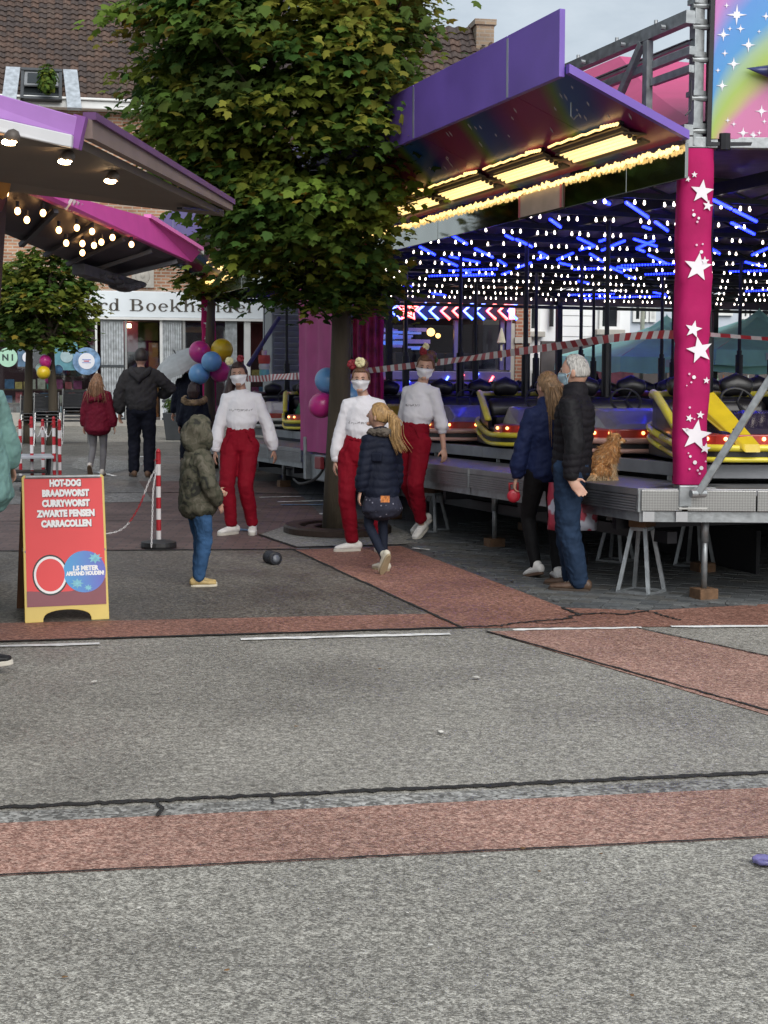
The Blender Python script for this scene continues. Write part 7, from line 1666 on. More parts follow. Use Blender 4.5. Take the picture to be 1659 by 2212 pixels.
        for i in range(r_ - 2):
            for q in range(n): a, c = 1 + i * n, 1 + (i + 1) * n; fs.append((a + q, a + (q + 1) % n, c + (q + 1) % n, c + q))
        a = 1 + (r_ - 2) * n; fs += [(a + q, a + (q + 1) % n, len(vs) - 1) for q in range(n)]; bb.add(vs, [f[::-1] for f in fs])
        if extra: extra(bb)
        return bake(name, bb, m, s.t, .0075, 1, .006, .02)
    def H(s, x, y, z): return s.hc + s.hr @ V((x, y, z)) * s.hk
def flower(t, c, r, m, seed=0, name='hair_flower'):
    bb = MB(); rr = random.Random(seed)
    for k in range(9): a = k * 2.4; d = V((math.cos(a) * .55, -.3 + rr.uniform(-.2, .2), math.sin(a) * .55)) * r; bb.ball(c + d, (r * .5, r * .28, r * .5), 8, 6, Matrix.Rotation(a, 3, 'Y'))
    bb.ball(c + V((0, -.3 * r, 0)), r * .42, 8, 6); return bb.build(name, m, t, smooth=True)
def strands(t, roots, m, n=26, r=.004, jit=.03, seed=1, name='hair_strands'):
    """loose strands following guide curves"""
    bb = MB(); rr = random.Random(seed)
    for g in roots:
        for k in range(n):
            o = V((rr.gauss(0, jit), rr.gauss(0, jit), rr.gauss(0, jit * .3))); e = V((rr.gauss(0, jit * 1.3), rr.gauss(0, jit * 1.3), rr.gauss(0, jit)))
            P = [V(p) + o * (.6 if i == 0 else 1) + e * (i / (len(g) - 1)) for i, p in enumerate(g)]; P = smooth_path(P, 4); bb.tube(P, [r * (1 - .7 * i / (len(P) - 1)) for i in range(len(P))], 4)
    return bb.build(name, m, t, smooth=True)
def puff(step, amp, z0=0.0, ax=2):
    def f(co, no):
        w = np.abs(np.sin(PI * (co[:, ax] - z0 + .007 * np.sin(co[:, 0] * 31 + co[:, 2] * 9) + .006 * np.sin(co[:, 1] * 23 + 2)) / step)) * (.75 + .25 * np.sin(co[:, 0] * 40 + co[:, 2] * 17)); h = amp * (w ** .5 - .7); return co + no * h[:, None] * (np.abs(no[:, ax]) < .8)[:, None]
    return f

F_WHITE = fabric('white_sweat', (.74, .73, .77), .85, .32, 7, .03)
F_RED = fabric('red_trouser', (.20, .004, .014), .75, .35, 6, .12)
M_SNEAK = mat('sneaker_white', (.68, .66, .63), .55, var=.1, vscale=20, bump=.1, bscale=60); M_SOLEW = mat('sole_white', (.55, .52, .46), .7, var=.15)
M_MASKW = mat('mask_white', (.86, .85, .89), .8, var=.02)
FL_R, FL_C = mat('flower_red', (.22, .01, .02), .6, var=.3, vscale=30), mat('flower_cream', (.72, .66, .38), .6, var=.2, vscale=30)
H_DARK, H_RED, H_BLOND, H_GREY, H_BROWN = hair_mat('hair_dark', (.03, .014, .013)), hair_mat('hair_auburn', (.13, .065, .035)), hair_mat('hair_blond', (.33, .20, .08)), hair_mat('hair_grey', (.36, .35, .33)), hair_mat('hair_lightbrown', (.20, .12, .06))
def print_marks(p, w, z, seed):
    """worn grey print across the sweatshirt: broken strokes, not readable"""
    bb = MB(); rr = random.Random(seed); m = mat('print_grey', (.33, .32, .34), .8, var=.4, vscale=60); S = p.S; sw = p.sweat
    me = sw.data; from mathutils.bvhtree import BVHTree
    bv = BVHTree.FromPolygons([v.co for v in me.vertices], [tuple(f.vertices) for f in me.polygons])
    x = -w / 2; c = p.spine(z)
    while x < w / 2:
        ww = rr.uniform(.010, .018); hh = rr.uniform(.012, .022)
        for q in range(rr.choice((2, 3))):
            o = c + V((x + rr.uniform(-.003, .003), -.4, rr.uniform(-.008, .008))); h = bv.ray_cast(o, V((0, 1, 0)))
            if h[0] is not None:
                R_ = h[1].to_track_quat('Z', 'Y').to_matrix().to_4x4(); R_.translation = h[0] + h[1] * .001
                bb.prism([(-ww * .5, -hh * .5), (-ww * .2, -hh * .5), (ww * .5, hh * .4), (ww * .2, hh * .5)] if q % 2 else [(-ww * .5, -.003), (ww * .5, -.003), (ww * .5, .003), (-ww * .5, .003)], .001, R_)
        x += ww * 1.25
    bb.build('chest_print', m, p.t)
def dancer(p, hairf, hm, sl=1.0, cuff=.02, seed=1, palm={}):
    p.brow = hm
    p.body(palm=palm)
    p.sweat = p.top('sweatshirt', F_WHITE, hem=1.035, hemr=(.118, .092), waist=(.145, .112), chest_=(.158, .118), slv=(.062, .062, .046), sleeve_end=sl, wr=.014, neck=.076, blouse=1.2, ws=.09, fold=.0038)
    p.pants = p.trousers('trousers', F_RED, waist=1.075, wr_=(.128, .098), hip=(.158, .122), leg=(.092, .076, .056), cuff=cuff, wr=.014, fold=.0048)
    S = p.S; c = p.spine(1.428); bb = MB(); bb.tube([c + V((.079 * math.cos(a), .072 * math.sin(a), -.012 * (1 - math.sin(a)) + .004)) * S for a in np.linspace(0, 2 * PI, 25)], .0085 * S, 6); bb.build('neckband', F_WHITE, p.sweat, smooth=True)
    for k in 'lr':
        e = p.el[k].lerp(p.wr[k], sl); d = (p.wr[k] - p.el[k]).normalized(); bb = MB(); bb.loft([e - d * .045 * S, e - d * .02 * S, e + d * .008 * S], [.046 * S, .044 * S, .040 * S], n=14, caps=False); bb.build('cuff', F_WHITE, p.sweat, smooth=True)
    c = p.spine(1.065); bb = MB(); T_ = [(1.03, .139, .109), (1.05, .136, .106), (1.08, .131, .101)]; bb.loft([p.spine(z) for z, a, b_ in T_], [(a * S, b_ * S) for z, a, b_ in T_], side=V((1, 0, 0)), n=28, caps=False); bb.build('waistband', F_RED, p.pants, smooth=True)
    for sg in (-1, 1): q0 = p.spine(1.0) + V((sg * .085, -.118, .02)) * S; bb = MB(); bb.tube([q0, q0 + V((sg * .045, .012, -.10)) * S], .004 * S, 5); bb.build('pocket_seam', F_RED, p.pants)
    p.shoes(M_SNEAK, M_SOLEW); p.mask(M_MASKW); p.hair(hm, extra=hairf, front=.60)
# --- left dancer, facing the camera, long dark hair over one shoulder
pL = Person('dancer with long dark hair in white sweatshirt and red trousers left of the maple', 525, 1152, 1.66, .0, group='three dancers in white and red', headrot=(0, -.10, -.08), pelvis=(-.03, 0, -.025), chest=(.02, 0, 0), headoff=(-.03, 0, 0),
            feet={'l': (-.10, -.12, 0, -.75, 0), 'r': (.10, -.04, 0, .05, .0)}, hands={'l': (-.27, -.06, .80), 'r': (.30, .02, .83)}, elbows={'l': (-1, .5, 0), 'r': (1, .6, 0)}, knees={'l': (-.35, -1, 0), 'r': (-.45, -1, 0)}, skin=M_SKIN2)
def hL(bb):
    bb.loft([pL.H(-.05, .05, .03), pL.H(-.10, .05, -.10), pL.H(-.17, .03, -.26), pL.H(-.23, .0, -.40), pL.H(-.25, -.02, -.50)], [(.05, .05), (.06, .05), (.06, .045), (.045, .035), (.015, .015)], n=10)
dancer(pL, hL, H_DARK, seed=1)
flower(pL.t, pL.H(-.075, .0, .135), .04, FL_C, 1); flower(pL.t, pL.H(.03, .0, .15), .036, FL_R, 2); print_marks(pL, .21, 1.25, 1)
# --- middle dancer beside the trunk
pM = Person('dancer with cream flower on her bun in white and red beside the maple trunk', 786, 1190, 1.63, -.12, group='three dancers in white and red', headrot=(.02, .02, .05), pelvis=(-.06, 0, -.012), chest=(.05, 0, 0), headoff=(-.03, 0, .0),
            feet={'l': (-.10, -.06, 0, -1.15, 0), 'r': (.13, .02, 0, .25, 0)}, hands={'l': (-.27, -.02, .82), 'r': (.30, -.02, .84)}, elbows={'l': (-.8, .6, 0), 'r': (1, .5, 0)}, knees={'l': (-.3, -1, 0), 'r': (.2, -1, 0)})
def hM(bb): bb.ball(pM.H(.01, .03, .135), (.055, .05, .05), 12, 8)
dancer(pM, hM, H_RED, seed=2)
flower(pM.t, pM.H(-.005, -.045, .15), .046, FL_C, 3); flower(pM.t, pM.H(-.075, -.01, .13), .045, FL_R, 4); print_marks(pM, .20, 1.20, 2)
# --- right dancer turning, leaning back on her toes
pR = Person('dancer leaning back on tiptoe in white and red before the bumper cars', 899, 1163, 1.70, -.62, group='three dancers in white and red', headrot=(.10, .10, .50), pelvis=(.0, -.07, .03), chest=(.05, .05, .0), headoff=(.02, .05, 0),
            feet={'l': (-.07, .20, .09, -.45, .55), 'r': (.08, -.03, .06, .05, .45)}, hands={'l': (-.24, .02, .85), 'r': (.27, .05, .85)}, elbows={'l': (-.4, 1, 0), 'r': (.5, 1, 0)}, knees={'l': (-.1, -1, 0), 'r': (.1, -1, 0)})
def hR(bb): bb.ball(pR.H(.03, .065, .10), (.06, .06, .055), 12, 8); bb.ball(pR.H(0, .1, .0), (.06, .04, .06), 10, 8)
dancer(pR, hR, H_RED, sl=.42, cuff=.045, seed=3)
flower(pR.t, pR.H(-.03, -.01, .14), .042, FL_R, 5); flower(pR.t, pR.H(-.01, -.01, .185), .036, FL_C, 6); flower(pR.t, pR.H(.08, .085, .07), .03, mat('flower_leaf', (.06, .11, .05), .6), 7); print_marks(pR, .16, 1.24, 3)
# --- girl with ponytail walking past
F_NAVYC = fabric('navy_puffer', (.010, .013, .026), .65, .35, 9, .2)
pG = Person('girl with blond ponytail in navy padded coat and dotted skirt near the dancers', 822, 1236, 1.33, -2.55, head=1.16, headrot=(-.22, 0, .55), pelvis=(0, 0, -.01), chest=(0, -.02, 0), headoff=(0, -.03, 0), feet={'l': (-.08, -.06, 0, .1, 0), 'r': (.10, .20, .11, .0, 1.0)}, hands={'l': (-.25, -.10, .82), 'r': (.25, -.02, .80)}, knees={'r': (0, -1, -.2)})
pG.brow = H_BLOND; pG.body()
pG.top('coat', F_NAVYC, hem=.80, hemr=(.185, .15), waist=(.165, .135), chest_=(.175, .14), bulk=.012, slv=(.075, .068, .05), wr=.010, neck=.10, collar=.03, post=puff(.062, .010))
bb = MB()
for k in range(15): a = PI * (.0 + k / 14); bb.ball(pG.spine(1.43) + V((.13 * math.cos(a), .02 + .11 * math.sin(a), .02 + .015 * math.sin(k * 3))) * pG.S, (.045 * pG.S, .045 * pG.S, .035 * pG.S), 8, 6)
bake('fur_collar', bb, fabric('fur_grey', (.14, .12, .10), .95, .9, 40, .5), pG.t, .009, 0, .03, .02)
bb = MB(); S = pG.S; bb.loft([pG.spine(.86), pG.spine(.80), pG.P + V((0, .02, -.28)) * S], [(.17 * S, .14 * S), (.185 * S, .15 * S), (.225 * S, .185 * S)], side=V((1, 0, 0)), n=22)
F_SKIRT = fabric('skirt_dotted', (.035, .038, .055), .8, .5, 8, .1); n, l, bs = nodes_of(F_SKIRT); tc = n.new('ShaderNodeTexCoord'); vo = n.new('ShaderNodeTexVoronoi'); vo.inputs['Scale'].default_value = 26; l.new(tc.outputs['Object'], vo.inputs['Vector']); r_ = n.new('ShaderNodeValToRGB'); r_.color_ramp.elements[0].position = .16; r_.color_ramp.elements[0].color = (.2, .2, .25, 1); r_.color_ramp.elements[1].position = .2; r_.color_ramp.elements[1].color = (.03, .032, .05, 1); l.new(vo.outputs['Distance'], r_.inputs[0]); l.new(r_.outputs[0], bs.inputs['Base Color'])
bake('skirt', bb, F_SKIRT, pG.t, .010, 2, .016, .06)
pG.trousers('tights', fabric('tights_navy', (.014, .018, .032), .7, .2, 12, .1), waist=.98, wr_=(.11, .09), hip=(.13, .11), leg=(.072, .052, .038), wr=.004, fold=.002)
pG.shoes(mat('trainer_cream', (.58, .54, .44), .6, var=.12, vscale=20), mat('sole_tan', (.36, .29, .18), .7))
def hG(bb):
    bb.ball(pG.H(.0, .10, .05), (.035, .035, .035), 10, 8)
    bb.loft([pG.H(.0, .11, .05), pG.H(.02, .17, .0), pG.H(.03, .20, -.10), pG.H(.03, .24, -.19), pG.H(.02, .29, -.25)], [.028, .045, .045, .034, .012], n=10)
pG.hair(H_BLOND, extra=hG, front=.5)
strands(pG.t, [[pG.H(.0, .12, .05), pG.H(.03, .18, -.02), pG.H(.04, .21, -.12), pG.H(.02, .30, -.22)]], H_BLOND, 40, .006, .022, 4)
bb = MB(); bb.box(pG.spine(1.20) + V((.13, .12, 0)) * S, (.09, .03, .07), Matrix.Rotation(-.9, 3, 'Z')); bb.build('pocket_flap', F_NAVYC, pG.t, bevel=.01)
wq = pG.t.matrix_basis.inverted() @ at(832, 1078, 11.45); bb = MB(); bb.box(wq, (.07, .02, .05), Matrix.Rotation(2.55, 3, 'Z')); bb.build('sleeve_badge', mat('badge_orange', (.5, .17, .04), .6, var=.5, vscale=70), pG.t)
# --- hooded child in camouflage
F_CAMO = fabric('camo_cloth', (.08, .075, .055), .75, .5, 9, 0); n, l, bs = nodes_of(F_CAMO); tc = n.new('ShaderNodeTexCoord'); no_ = n.new('ShaderNodeTexNoise'); no_.inputs['Scale'].default_value = 10; no_.inputs['Detail'].default_value = 3; no_.inputs['Distortion'].default_value = 1.5; l.new(tc.outputs['Object'], no_.inputs['Vector'])
r_ = n.new('ShaderNodeValToRGB'); r_.color_ramp.interpolation = 'CONSTANT'; e = r_.color_ramp.elements; e[0].position = 0; e[0].color = (.028, .028, .024, 1); e[1].position = .62; e[1].color = (.12, .11, .085, 1)
for pz, c in ((.41, (.06, .06, .042)), (.50, (.088, .082, .06))): x = e.new(pz); x.color = (*c, 1)
l.new(no_.outputs['Fac'], r_.inputs[0]); l.new(r_.outputs[0], bs.inputs['Base Color'])
F_JEAN = fabric('blue_jeans', (.035, .085, .18), .8, .6, 9, .25)
pC = Person('small child in camouflage hooded coat and blue jeans with back turned in the square', 428, 1266, 1.18, 2.05, head=1.42, headrot=(.0, 0, .25), feet={'l': (-.06, .02, 0, -.25, 0), 'r': (.07, -.03, 0, -.2, 0)}, hands={'l': (-.20, -.16, .90), 'r': (.12, -.26, 1.02)}, elbows={'l': (-1, .6, -.2), 'r': (1, .5, -.3)})
pC.body(); pC.top('coat', F_CAMO, hem=.83, hemr=(.205, .18), waist=(.195, .17), chest_=(.19, .16), bulk=.022, slv=(.082, .078, .062), wr=.026, neck=.13, collar=.04, ws=.09)
bb = MB(); n_, r2 = 22, 14; hd = lambda a, e, o: pC.hp(a, e, o)
def hood(p, m, face=.85, off=.03, sag=.03):
    bb = MB(); n_, r2 = 26, 16; vs = []; cen = p.hc
    def pt(az, e):
        faz = abs(((az + PI) % (2 * PI)) - PI); o = off + (sag * max(0, -math.sin(e)) if faz > 1 else 0)
        inner = math.hypot(faz, (e - .02) * .9) < face
        return p.hp(az, e, -.022 if inner else o + .012 * math.sin(az * 3 + e * 4))
    vs.append(pt(PI, -PI / 2))
    for i in range(1, r2):
        e = -PI / 2 + PI * i / r2
        for q in range(n_): vs.append(pt(2 * PI * q / n_, e))
    vs.append(pt(PI, PI / 2)); fs = [(0, 1 + (q + 1) % n_, 1 + q) for q in range(n_)]
    for i in range(r2 - 2):
        for q in range(n_): a, c = 1 + i * n_, 1 + (i + 1) * n_; fs.append((a + q, a + (q + 1) % n_, c + (q + 1) % n_, c + q))
    a = 1 + (r2 - 2) * n_; fs += [(a + q, a + (q + 1) % n_, len(vs) - 1) for q in range(n_)]; bb.add(vs, [f[::-1] for f in fs])
    bb.loft([p.spine(1.42), p.hc + p.hr @ V((0, .03, -.08)) * p.hk], [.12 * p.S, .10 * p.S], n=14)
    return bake('hood', bb, m, p.t, .010, 2, .02 * p.S, .06)
hood(pC, F_CAMO, off=.036, sag=.03)
pC.trousers('jeans', F_JEAN, waist=.98, wr_=(.12, .10), hip=(.15, .125), leg=(.105, .082, .060), wr=.018, ws=.06)
pC.shoes(mat('trainer_tan', (.42, .30, .12), .6, var=.4, vscale=18), mat('sole_cream', (.62, .57, .45), .7), L=.29)
# --- grey haired man with his back half turned
F_BLACK = fabric('black_softshell', (.012, .012, .014), .6, .4, 8, .15); F_QUILT = fabric('black_quilt', (.012, .011, .014), .68, .3, 9, .15); F_DENIM = fabric('dark_denim', (.017, .033, .066), .8, .6, 8, .25)
pB = Person('grey haired man in black quilted jacket and dark jeans beside the raised deck', 1228, 1274, 1.73, -1.95, fem=False, headrot=(.02, 0, .05), chest=(.0, .02, 0), pelvis=(0, 0, .0), feet={'l': (-.09, .0, 0, -.12, 0), 'r': (.09, .10, 0, .1, 0)}, hands={'r': (.25, .06, .84), 'l': (-.24, -.08, .84)}, elbows={'r': (.3, 1, 0)})
pB.brow = H_GREY; pB.curl = {'r': .25, 'l': .5}; pB.hd = {'r': V((-.1, .55, -.7))}
pB.body(palm={'r': (.9, .2, .3)}, thumb={'r': (.1, .7, .6)})
qf = puff(.058, .011)
pB.top('jacket', F_QUILT, hem=.86, hemr=(.17, .13), waist=(.165, .13), chest_=(.185, .135), bulk=.012, slv=(.066, .060, .048), wr=.010, neck=.085, collar=.07, post=qf)
bb = MB(); S = pB.S; bb.loft([pB.spine(1.36).lerp(pB.sh['r'], .6), pB.sh['r'], pB.el['r'], pB.wr['r'] + (pB.el['r'] - pB.wr['r']).normalized() * .01], [.083 * S, .080 * S, .074 * S, .056 * S], n=14); bake('sleeve', bb, F_BLACK, pB.t, .010, 2, .014, .06)
pB.trousers('jeans', F_DENIM, waist=.97, wr_=(.15, .115), hip=(.17, .135), leg=(.10, .082, .066), cuff=-.02, wr=.018, ws=.06)
M_BROWNSH = mat('shoe_brown', (.085, .05, .032), .5, var=.25, vscale=16); pB.shoes(M_BROWNSH, mat('sole_dark', (.05, .035, .025), .7), L=.31, W=.052)
pB.hair(H_GREY, front=.72, cap=.010, low=-.30); pB.mask(mat('mask_blue', (.45, .65, .75), .8, var=.05), drop=.05)
# --- woman beside him
F_NAVY = fabric('navy_softshell', (.012, .019, .062), .65, .5, 8, .15); F_LEG = fabric('black_legging', (.008, .008, .009), .7, .2, 9, .1)
pW = Person('woman with long brown hair in navy jacket and black leggings holding a red leash', 1180, 1252, 1.60, -2.75, headrot=(.0, 0, .25), chest=(0, .0, 0), pelvis=(.02, 0, 0), feet={'l': (-.05, .10, 0, -.3, 0), 'r': (.08, -.04, .03, .1, .25)}, hands={'l': (-.23, .0, .84), 'r': (.27, -.06, .84)}, elbows={'r': (1, .5, 0)}, skin=M_SKIN)
pW.brow = H_BROWN; pW.curl = {'l': .9, 'r': 1.0}; pW.body(); pW.top('jacket', F_NAVY, hem=.88, hemr=(.17, .13), waist=(.15, .115), chest_=(.165, .125), bulk=.010, slv=(.066, .060, .046), wr=.016, neck=.085, collar=.06)
pW.trousers('leggings', F_LEG, waist=.98, wr_=(.13, .1), hip=(.155, .125), leg=(.088, .062, .044), wr=.006, fold=.003)
pW.shoes(M_SNEAK, mat('sole_brown', (.09, .05, .03), .7))
def hW(bb): bb.loft([pW.H(0, .05, .03), pW.H(.0, .085, -.10), pW.H(-.02, .10, -.24), pW.H(-.03, .10, -.36), pW.H(-.03, .11, -.44)], [(.08, .06), (.09, .055), (.085, .05), (.07, .04), (.03, .02)], side=pW.hr @ V((1, 0, 0)), n=12)
pW.hair(H_BROWN, extra=hW, front=.55)
strands(pW.t, [[pW.H(-.03, .10, 0), pW.H(-.04, .12, -.2), pW.H(-.06, .13, -.44)], [pW.H(.04, .10, 0), pW.H(.04, .12, -.2), pW.H(.02, .13, -.42)]], H_BROWN, 30, .005, .025, 6)
# leash in her hand
hw = pW.t.matrix_basis @ (pW.wr['r'] + (pW.wr['r'] - pW.el['r']).normalized() * .09)
ls = thing('dog_leash', 'red retractable dog leash held in the hand of the woman in navy', 'leash', hw)
bb = MB(); bb.lathe([(.02, -.016), (.05, -.014), (.052, 0), (.05, .014), (.02, .016)], (0, 0, -.05), 18, Matrix.Rotation(PI / 2, 3, 'X')); bb.build('case', mat('leash_red', (.36, .015, .03), .4), ls, smooth=True)
bb = MB(); bb.tube([(-.03, 0, -.01), (-.035, 0, .045), (.03, 0, .05), (.03, 0, -.01)], .011, 8); bb.build('grip', mat('leash_grip', (.25, .01, .02), .5), ls, smooth=True)
# shopping bag
p = V((pB.t.location.x + .0, pB.t.location.y + .22, 0)); sbg = thing('shopping_bag', 'red and white plastic shopping bag hanging behind the grey haired man', 'bag', (p.x + .05, p.y + .05, .42))
bb = MB(); n_ = 18; vs = []
for j in range(7):
    z = j / 6 * .36; sq = 1 - .25 * (j / 6) ** 2
    for i in range(n_): a = 2 * PI * i / n_; vs.append((.185 * math.copysign(abs(math.cos(a)) ** .6, math.cos(a)) * (1 + .05 * math.sin(a * 5 + z * 20)), .06 * sq * math.sin(a) + .012 * math.sin(a * 4 + z * 30), z))
bb.add(vs, [(j * n_ + i, j * n_ + (i + 1) % n_, (j + 1) * n_ + (i + 1) % n_, (j + 1) * n_ + i) for j in range(6) for i in range(n_)] + [tuple(range(n_ - 1, -1, -1))])
M_BAG = mat('bag_print', (.5, .06, .1), .4, var=0); n, l, bs = nodes_of(M_BAG); tc = n.new('ShaderNodeTexCoord'); no_ = n.new('ShaderNodeTexNoise'); no_.inputs['Scale'].default_value = 7; l.new(tc.outputs['Object'], no_.inputs['Vector']); r_ = n.new('ShaderNodeValToRGB'); r_.color_ramp.elements[0].position = .52; r_.color_ramp.elements[0].color = (.48, .05, .09, 1); r_.color_ramp.elements[1].position = .56; r_.color_ramp.elements[1].color = (.6, .62, .72, 1); l.new(no_.outputs['Fac'], r_.inputs[0]); l.new(r_.outputs[0], bs.inputs['Base Color'])
bb.build('bag_body', M_BAG, sbg, smooth=True); bb = MB()
for sy in (-.05, .05): bb.tube([(-.08, sy, .34), (-.06, sy, .42), (.06, sy, .42), (.08, sy, .34)], .008, 6)
bb.build('handle', mat('bag_handle', (.5, .2, .24), .5), sbg)
# --- far man and girl walking away
F_CHAR = fabric('charcoal_knit', (.038, .036, .038), .95, .5, 8, .2, .5); F_DJ = fabric('navy_trouser', (.008, .009, .016), .8, .4, 8, .15)
pF = Person('man in charcoal hooded knit walking away toward the bookshop', 306, 1031, 1.78, PI, fem=False, feet={'l': (-.10, .02, 0, -.2, 0), 'r': (.11, -.02, 0, .35, 0)}, hands={'l': (-.22, -.22, 1.08), 'r': (.30, -.06, .86)}, elbows={'l': (-1, .25, -.1), 'r': (.9, .5, 0)}, vox=.013)
pF.body(hands=('r',)); pF.top('knit_hoodie', F_CHAR, hem=.92, hemr=(.17, .13), waist=(.185, .14), chest_=(.20, .14), bulk=.018, slv=(.075, .07, .05), wr=.02, neck=.09, blouse=.8)
bb = MB(); S = pF.S; bb.loft([pF.spine(1.42) + V((-.13, .02, .03)) * S, pF.spine(1.40) + V((-.10, .12, .0)) * S, pF.spine(1.36) + V((0, .17, -.05)) * S, pF.spine(1.40) + V((.10, .12, .0)) * S, pF.spine(1.42) + V((.13, .02, .03)) * S], [.035 * S, .05 * S, .06 * S, .05 * S, .035 * S], n=10); bake('hood', bb, F_CHAR, pF.t, .013, 2, .015, .06)
pF.trousers('trousers', F_DJ, waist=.97, wr_=(.15, .115), hip=(.175, .14), leg=(.10, .08, .068), wr=.018); pF.shoes(mat('shoe_tan', (.12, .065, .035), .6, var=.2), mat('sole_dark', (.05, .035, .025)), L=.29); pF.hair(hair_mat('hair_black', (.022, .016, .014)), front=.6, cap=.014, low=-.35)
pF2 = Person('girl in burgundy padded coat and grey leggings walking away beside the man in charcoal', 212, 1029, 1.42, PI, head=1.1, feet={'l': (-.06, -.06, 0, 0, 0), 'r': (.09, .22, .10, 0, .9)}, hands={'l': (-.28, -.03, .80), 'r': (.24, -.05, .82)}, knees={'r': (0, -1, 0)}, vox=.013)
F_BURG = fabric('burgundy_coat', (.13, .008, .022), .65, .4, 9, .15)
pF2.body(); pF2.top('coat', F_BURG, hem=.78, hemr=(.20, .155), waist=(.18, .145), chest_=(.185, .14), bulk=.02, slv=(.078, .07, .055), wr=.016, neck=.10, collar=.03)
bb = MB(); S = pF2.S; bb.loft([pF2.spine(1.40) + V((-.12, .05, .02)) * S, pF2.spine(1.34) + V((-.07, .15, -.02)) * S, pF2.spine(1.30) + V((.07, .15, -.02)) * S, pF2.spine(1.40) + V((.12, .05, .02)) * S], [.04 * S, .065 * S, .065 * S, .04 * S], n=10); bake('hood', bb, F_BURG, pF2.t, .013, 2, .015, .06)
pF2.trousers('leggings', fabric('grey_legging', (.15, .145, .15), .85, .3, 9, .1), waist=.96, hip=(.14, .115), leg=(.08, .058, .045), wr=.006, fold=.003); pF2.shoes(mat('sneaker_pale', (.5, .46, .42), .6), mat('sole_brown2', (.10, .06, .035), .7))
def hF(bb): bb.loft([pF2.H(0, .05, .03), pF2.H(0, .09, -.08), pF2.H(0, .11, -.20), pF2.H(0, .12, -.30)], [(.085, .06), (.105, .06), (.10, .05), (.05, .025)], side=V((1, 0, 0)), n=12)
pF2.hair(hair_mat('hair_ginger', (.20, .10, .05)), extra=hF, front=.55); strands(pF2.t, [[pF2.H(-.05, .1, 0), pF2.H(-.07, .13, -.15), pF2.H(-.09, .14, -.31)], [pF2.H(.05, .1, 0), pF2.H(.07, .13, -.15), pF2.H(.09, .14, -.30)]], MATS['hair_ginger'], 26, .006, .028, 9)
# --- person in the mint coat at the left edge
F_MINT = fabric('mint_raincoat', (.20, .36, .33), .6, .5, 6, .06)
pm_ = gp(-26, 1190)
pT = Person('person in a long mint hooded raincoat cut off by the left edge', -26, 1190, 1.70, -2.6, feet={'l': (-.1, .0, 0, 0, 0), 'r': (.1, .0, 0, 0, 0)}, hands={'l': (-.30, -.05, .84), 'r': (.28, -.1, .9)}, loc=at(-28, 1190, 10.6) * V((1, 1, 0)) if False else (at(-52, 1100, 11.2).x, 11.2, 0))
pT.body(); pT.top('raincoat', F_MINT, hem=.62, hemr=(.27, .22), waist=(.20, .16), chest_=(.20, .15), bulk=.02, slv=(.085, .08, .065), wr=.035, neck=.10, collar=.04, ws=.14, fold=.004)
bb = MB(); S = pT.S; bb.loft([pT.spine(1.43) + V((-.13, .04, .03)) * S, pT.spine(1.38) + V((-.09, .17, -.02)) * S, pT.spine(1.34) + V((.09, .17, -.04)) * S, pT.spine(1.43) + V((.13, .04, .03)) * S], [.05 * S, .08 * S, .08 * S, .05 * S], n=12); bake('hood', bb, F_MINT, pT.t, .012, 2, .02, .08)
pT.trousers('trousers', F_DJ, waist=.97, leg=(.09, .07, .06)); pT.shoes(mat('boot_black', (.015, .015, .016), .5), mat('sole_dark', (.05, .035, .025)), tall=.12); pT.hair(H_DARK, front=.55)
# --- passer-by whose front shoe enters at the left
pS = Person('passer-by stepping in at the left edge with a black white-soled shoe', 0, 1440, 1.75, PI / 2 - .1, fem=False, loc=(gp(9, 1446).x - .36, gp(3, 1446).y, 0), feet={'l': (-.09, -.24, .0, 0, -.12), 'r': (.09, .32, .06, 0, .5)}, hands={'l': (-.26, .15, .85), 'r': (.26, -.12, .85)}, vox=.014)
pS.body(); pS.top('jacket', F_BLACK, hem=.88, hemr=(.17, .13), chest_=(.19, .14), bulk=.01); pS.trousers('trousers', F_DJ, waist=.97); pS.shoes(mat('shoe_black', (.012, .012, .013), .5), mat('sole_pale', (.62, .58, .50), .7), L=.29); pS.hair(H_DARK)
# --- two figures by the dark stemmed maple, one with an umbrella
F_DKN = fabric('midnight_coat', (.008, .010, .020), .7, .4, 8, .2)
pU = Person('person in black coat holding a pale umbrella beside the dark stemmed maple', 408, 1004, 1.62, PI - .3, hands={'l': (-.10, -.28, 1.12), 'r': (.28, 0, .84)}, vox=.014); pU.body(); pU.top('coat', F_DKN, hem=.72, hemr=(.20, .16), waist=(.17, .14), chest_=(.18, .14), bulk=.015, wr=.015, neck=.09, collar=.05); pU.trousers('trousers', F_DJ, waist=.97); pU.shoes(M_BROWNSH, M_SOLEW); pU.hair(H_DARK, front=.5)
pK = Person('child in dark coat with pale fur hood trim standing before the dark stemmed maple', 421, 1018, 1.32, PI - .1, head=1.15, hands={'l': (-.3, .0, .8), 'r': (.3, 0, .82)}, vox=.012); pK.body(); pK.top('coat', F_DKN, hem=.70, hemr=(.22, .18), waist=(.19, .16), chest_=(.19, .15), bulk=.02, wr=.02, neck=.10, collar=.05); pK.trousers('trousers', F_DJ, waist=.97); pK.shoes(mat('boot_rust', (.12, .03, .02), .6), M_SOLEW)
def hK(bb): bb.loft([pK.H(0, .05, .03), pK.H(0, .09, -.08), pK.H(0, .11, -.17)], [(.085, .06), (.10, .06), (.07, .03)], side=V((1, 0, 0)), n=12)
pK.hair(H_DARK, extra=hK, front=.5)
bb = MB(); S = pK.S
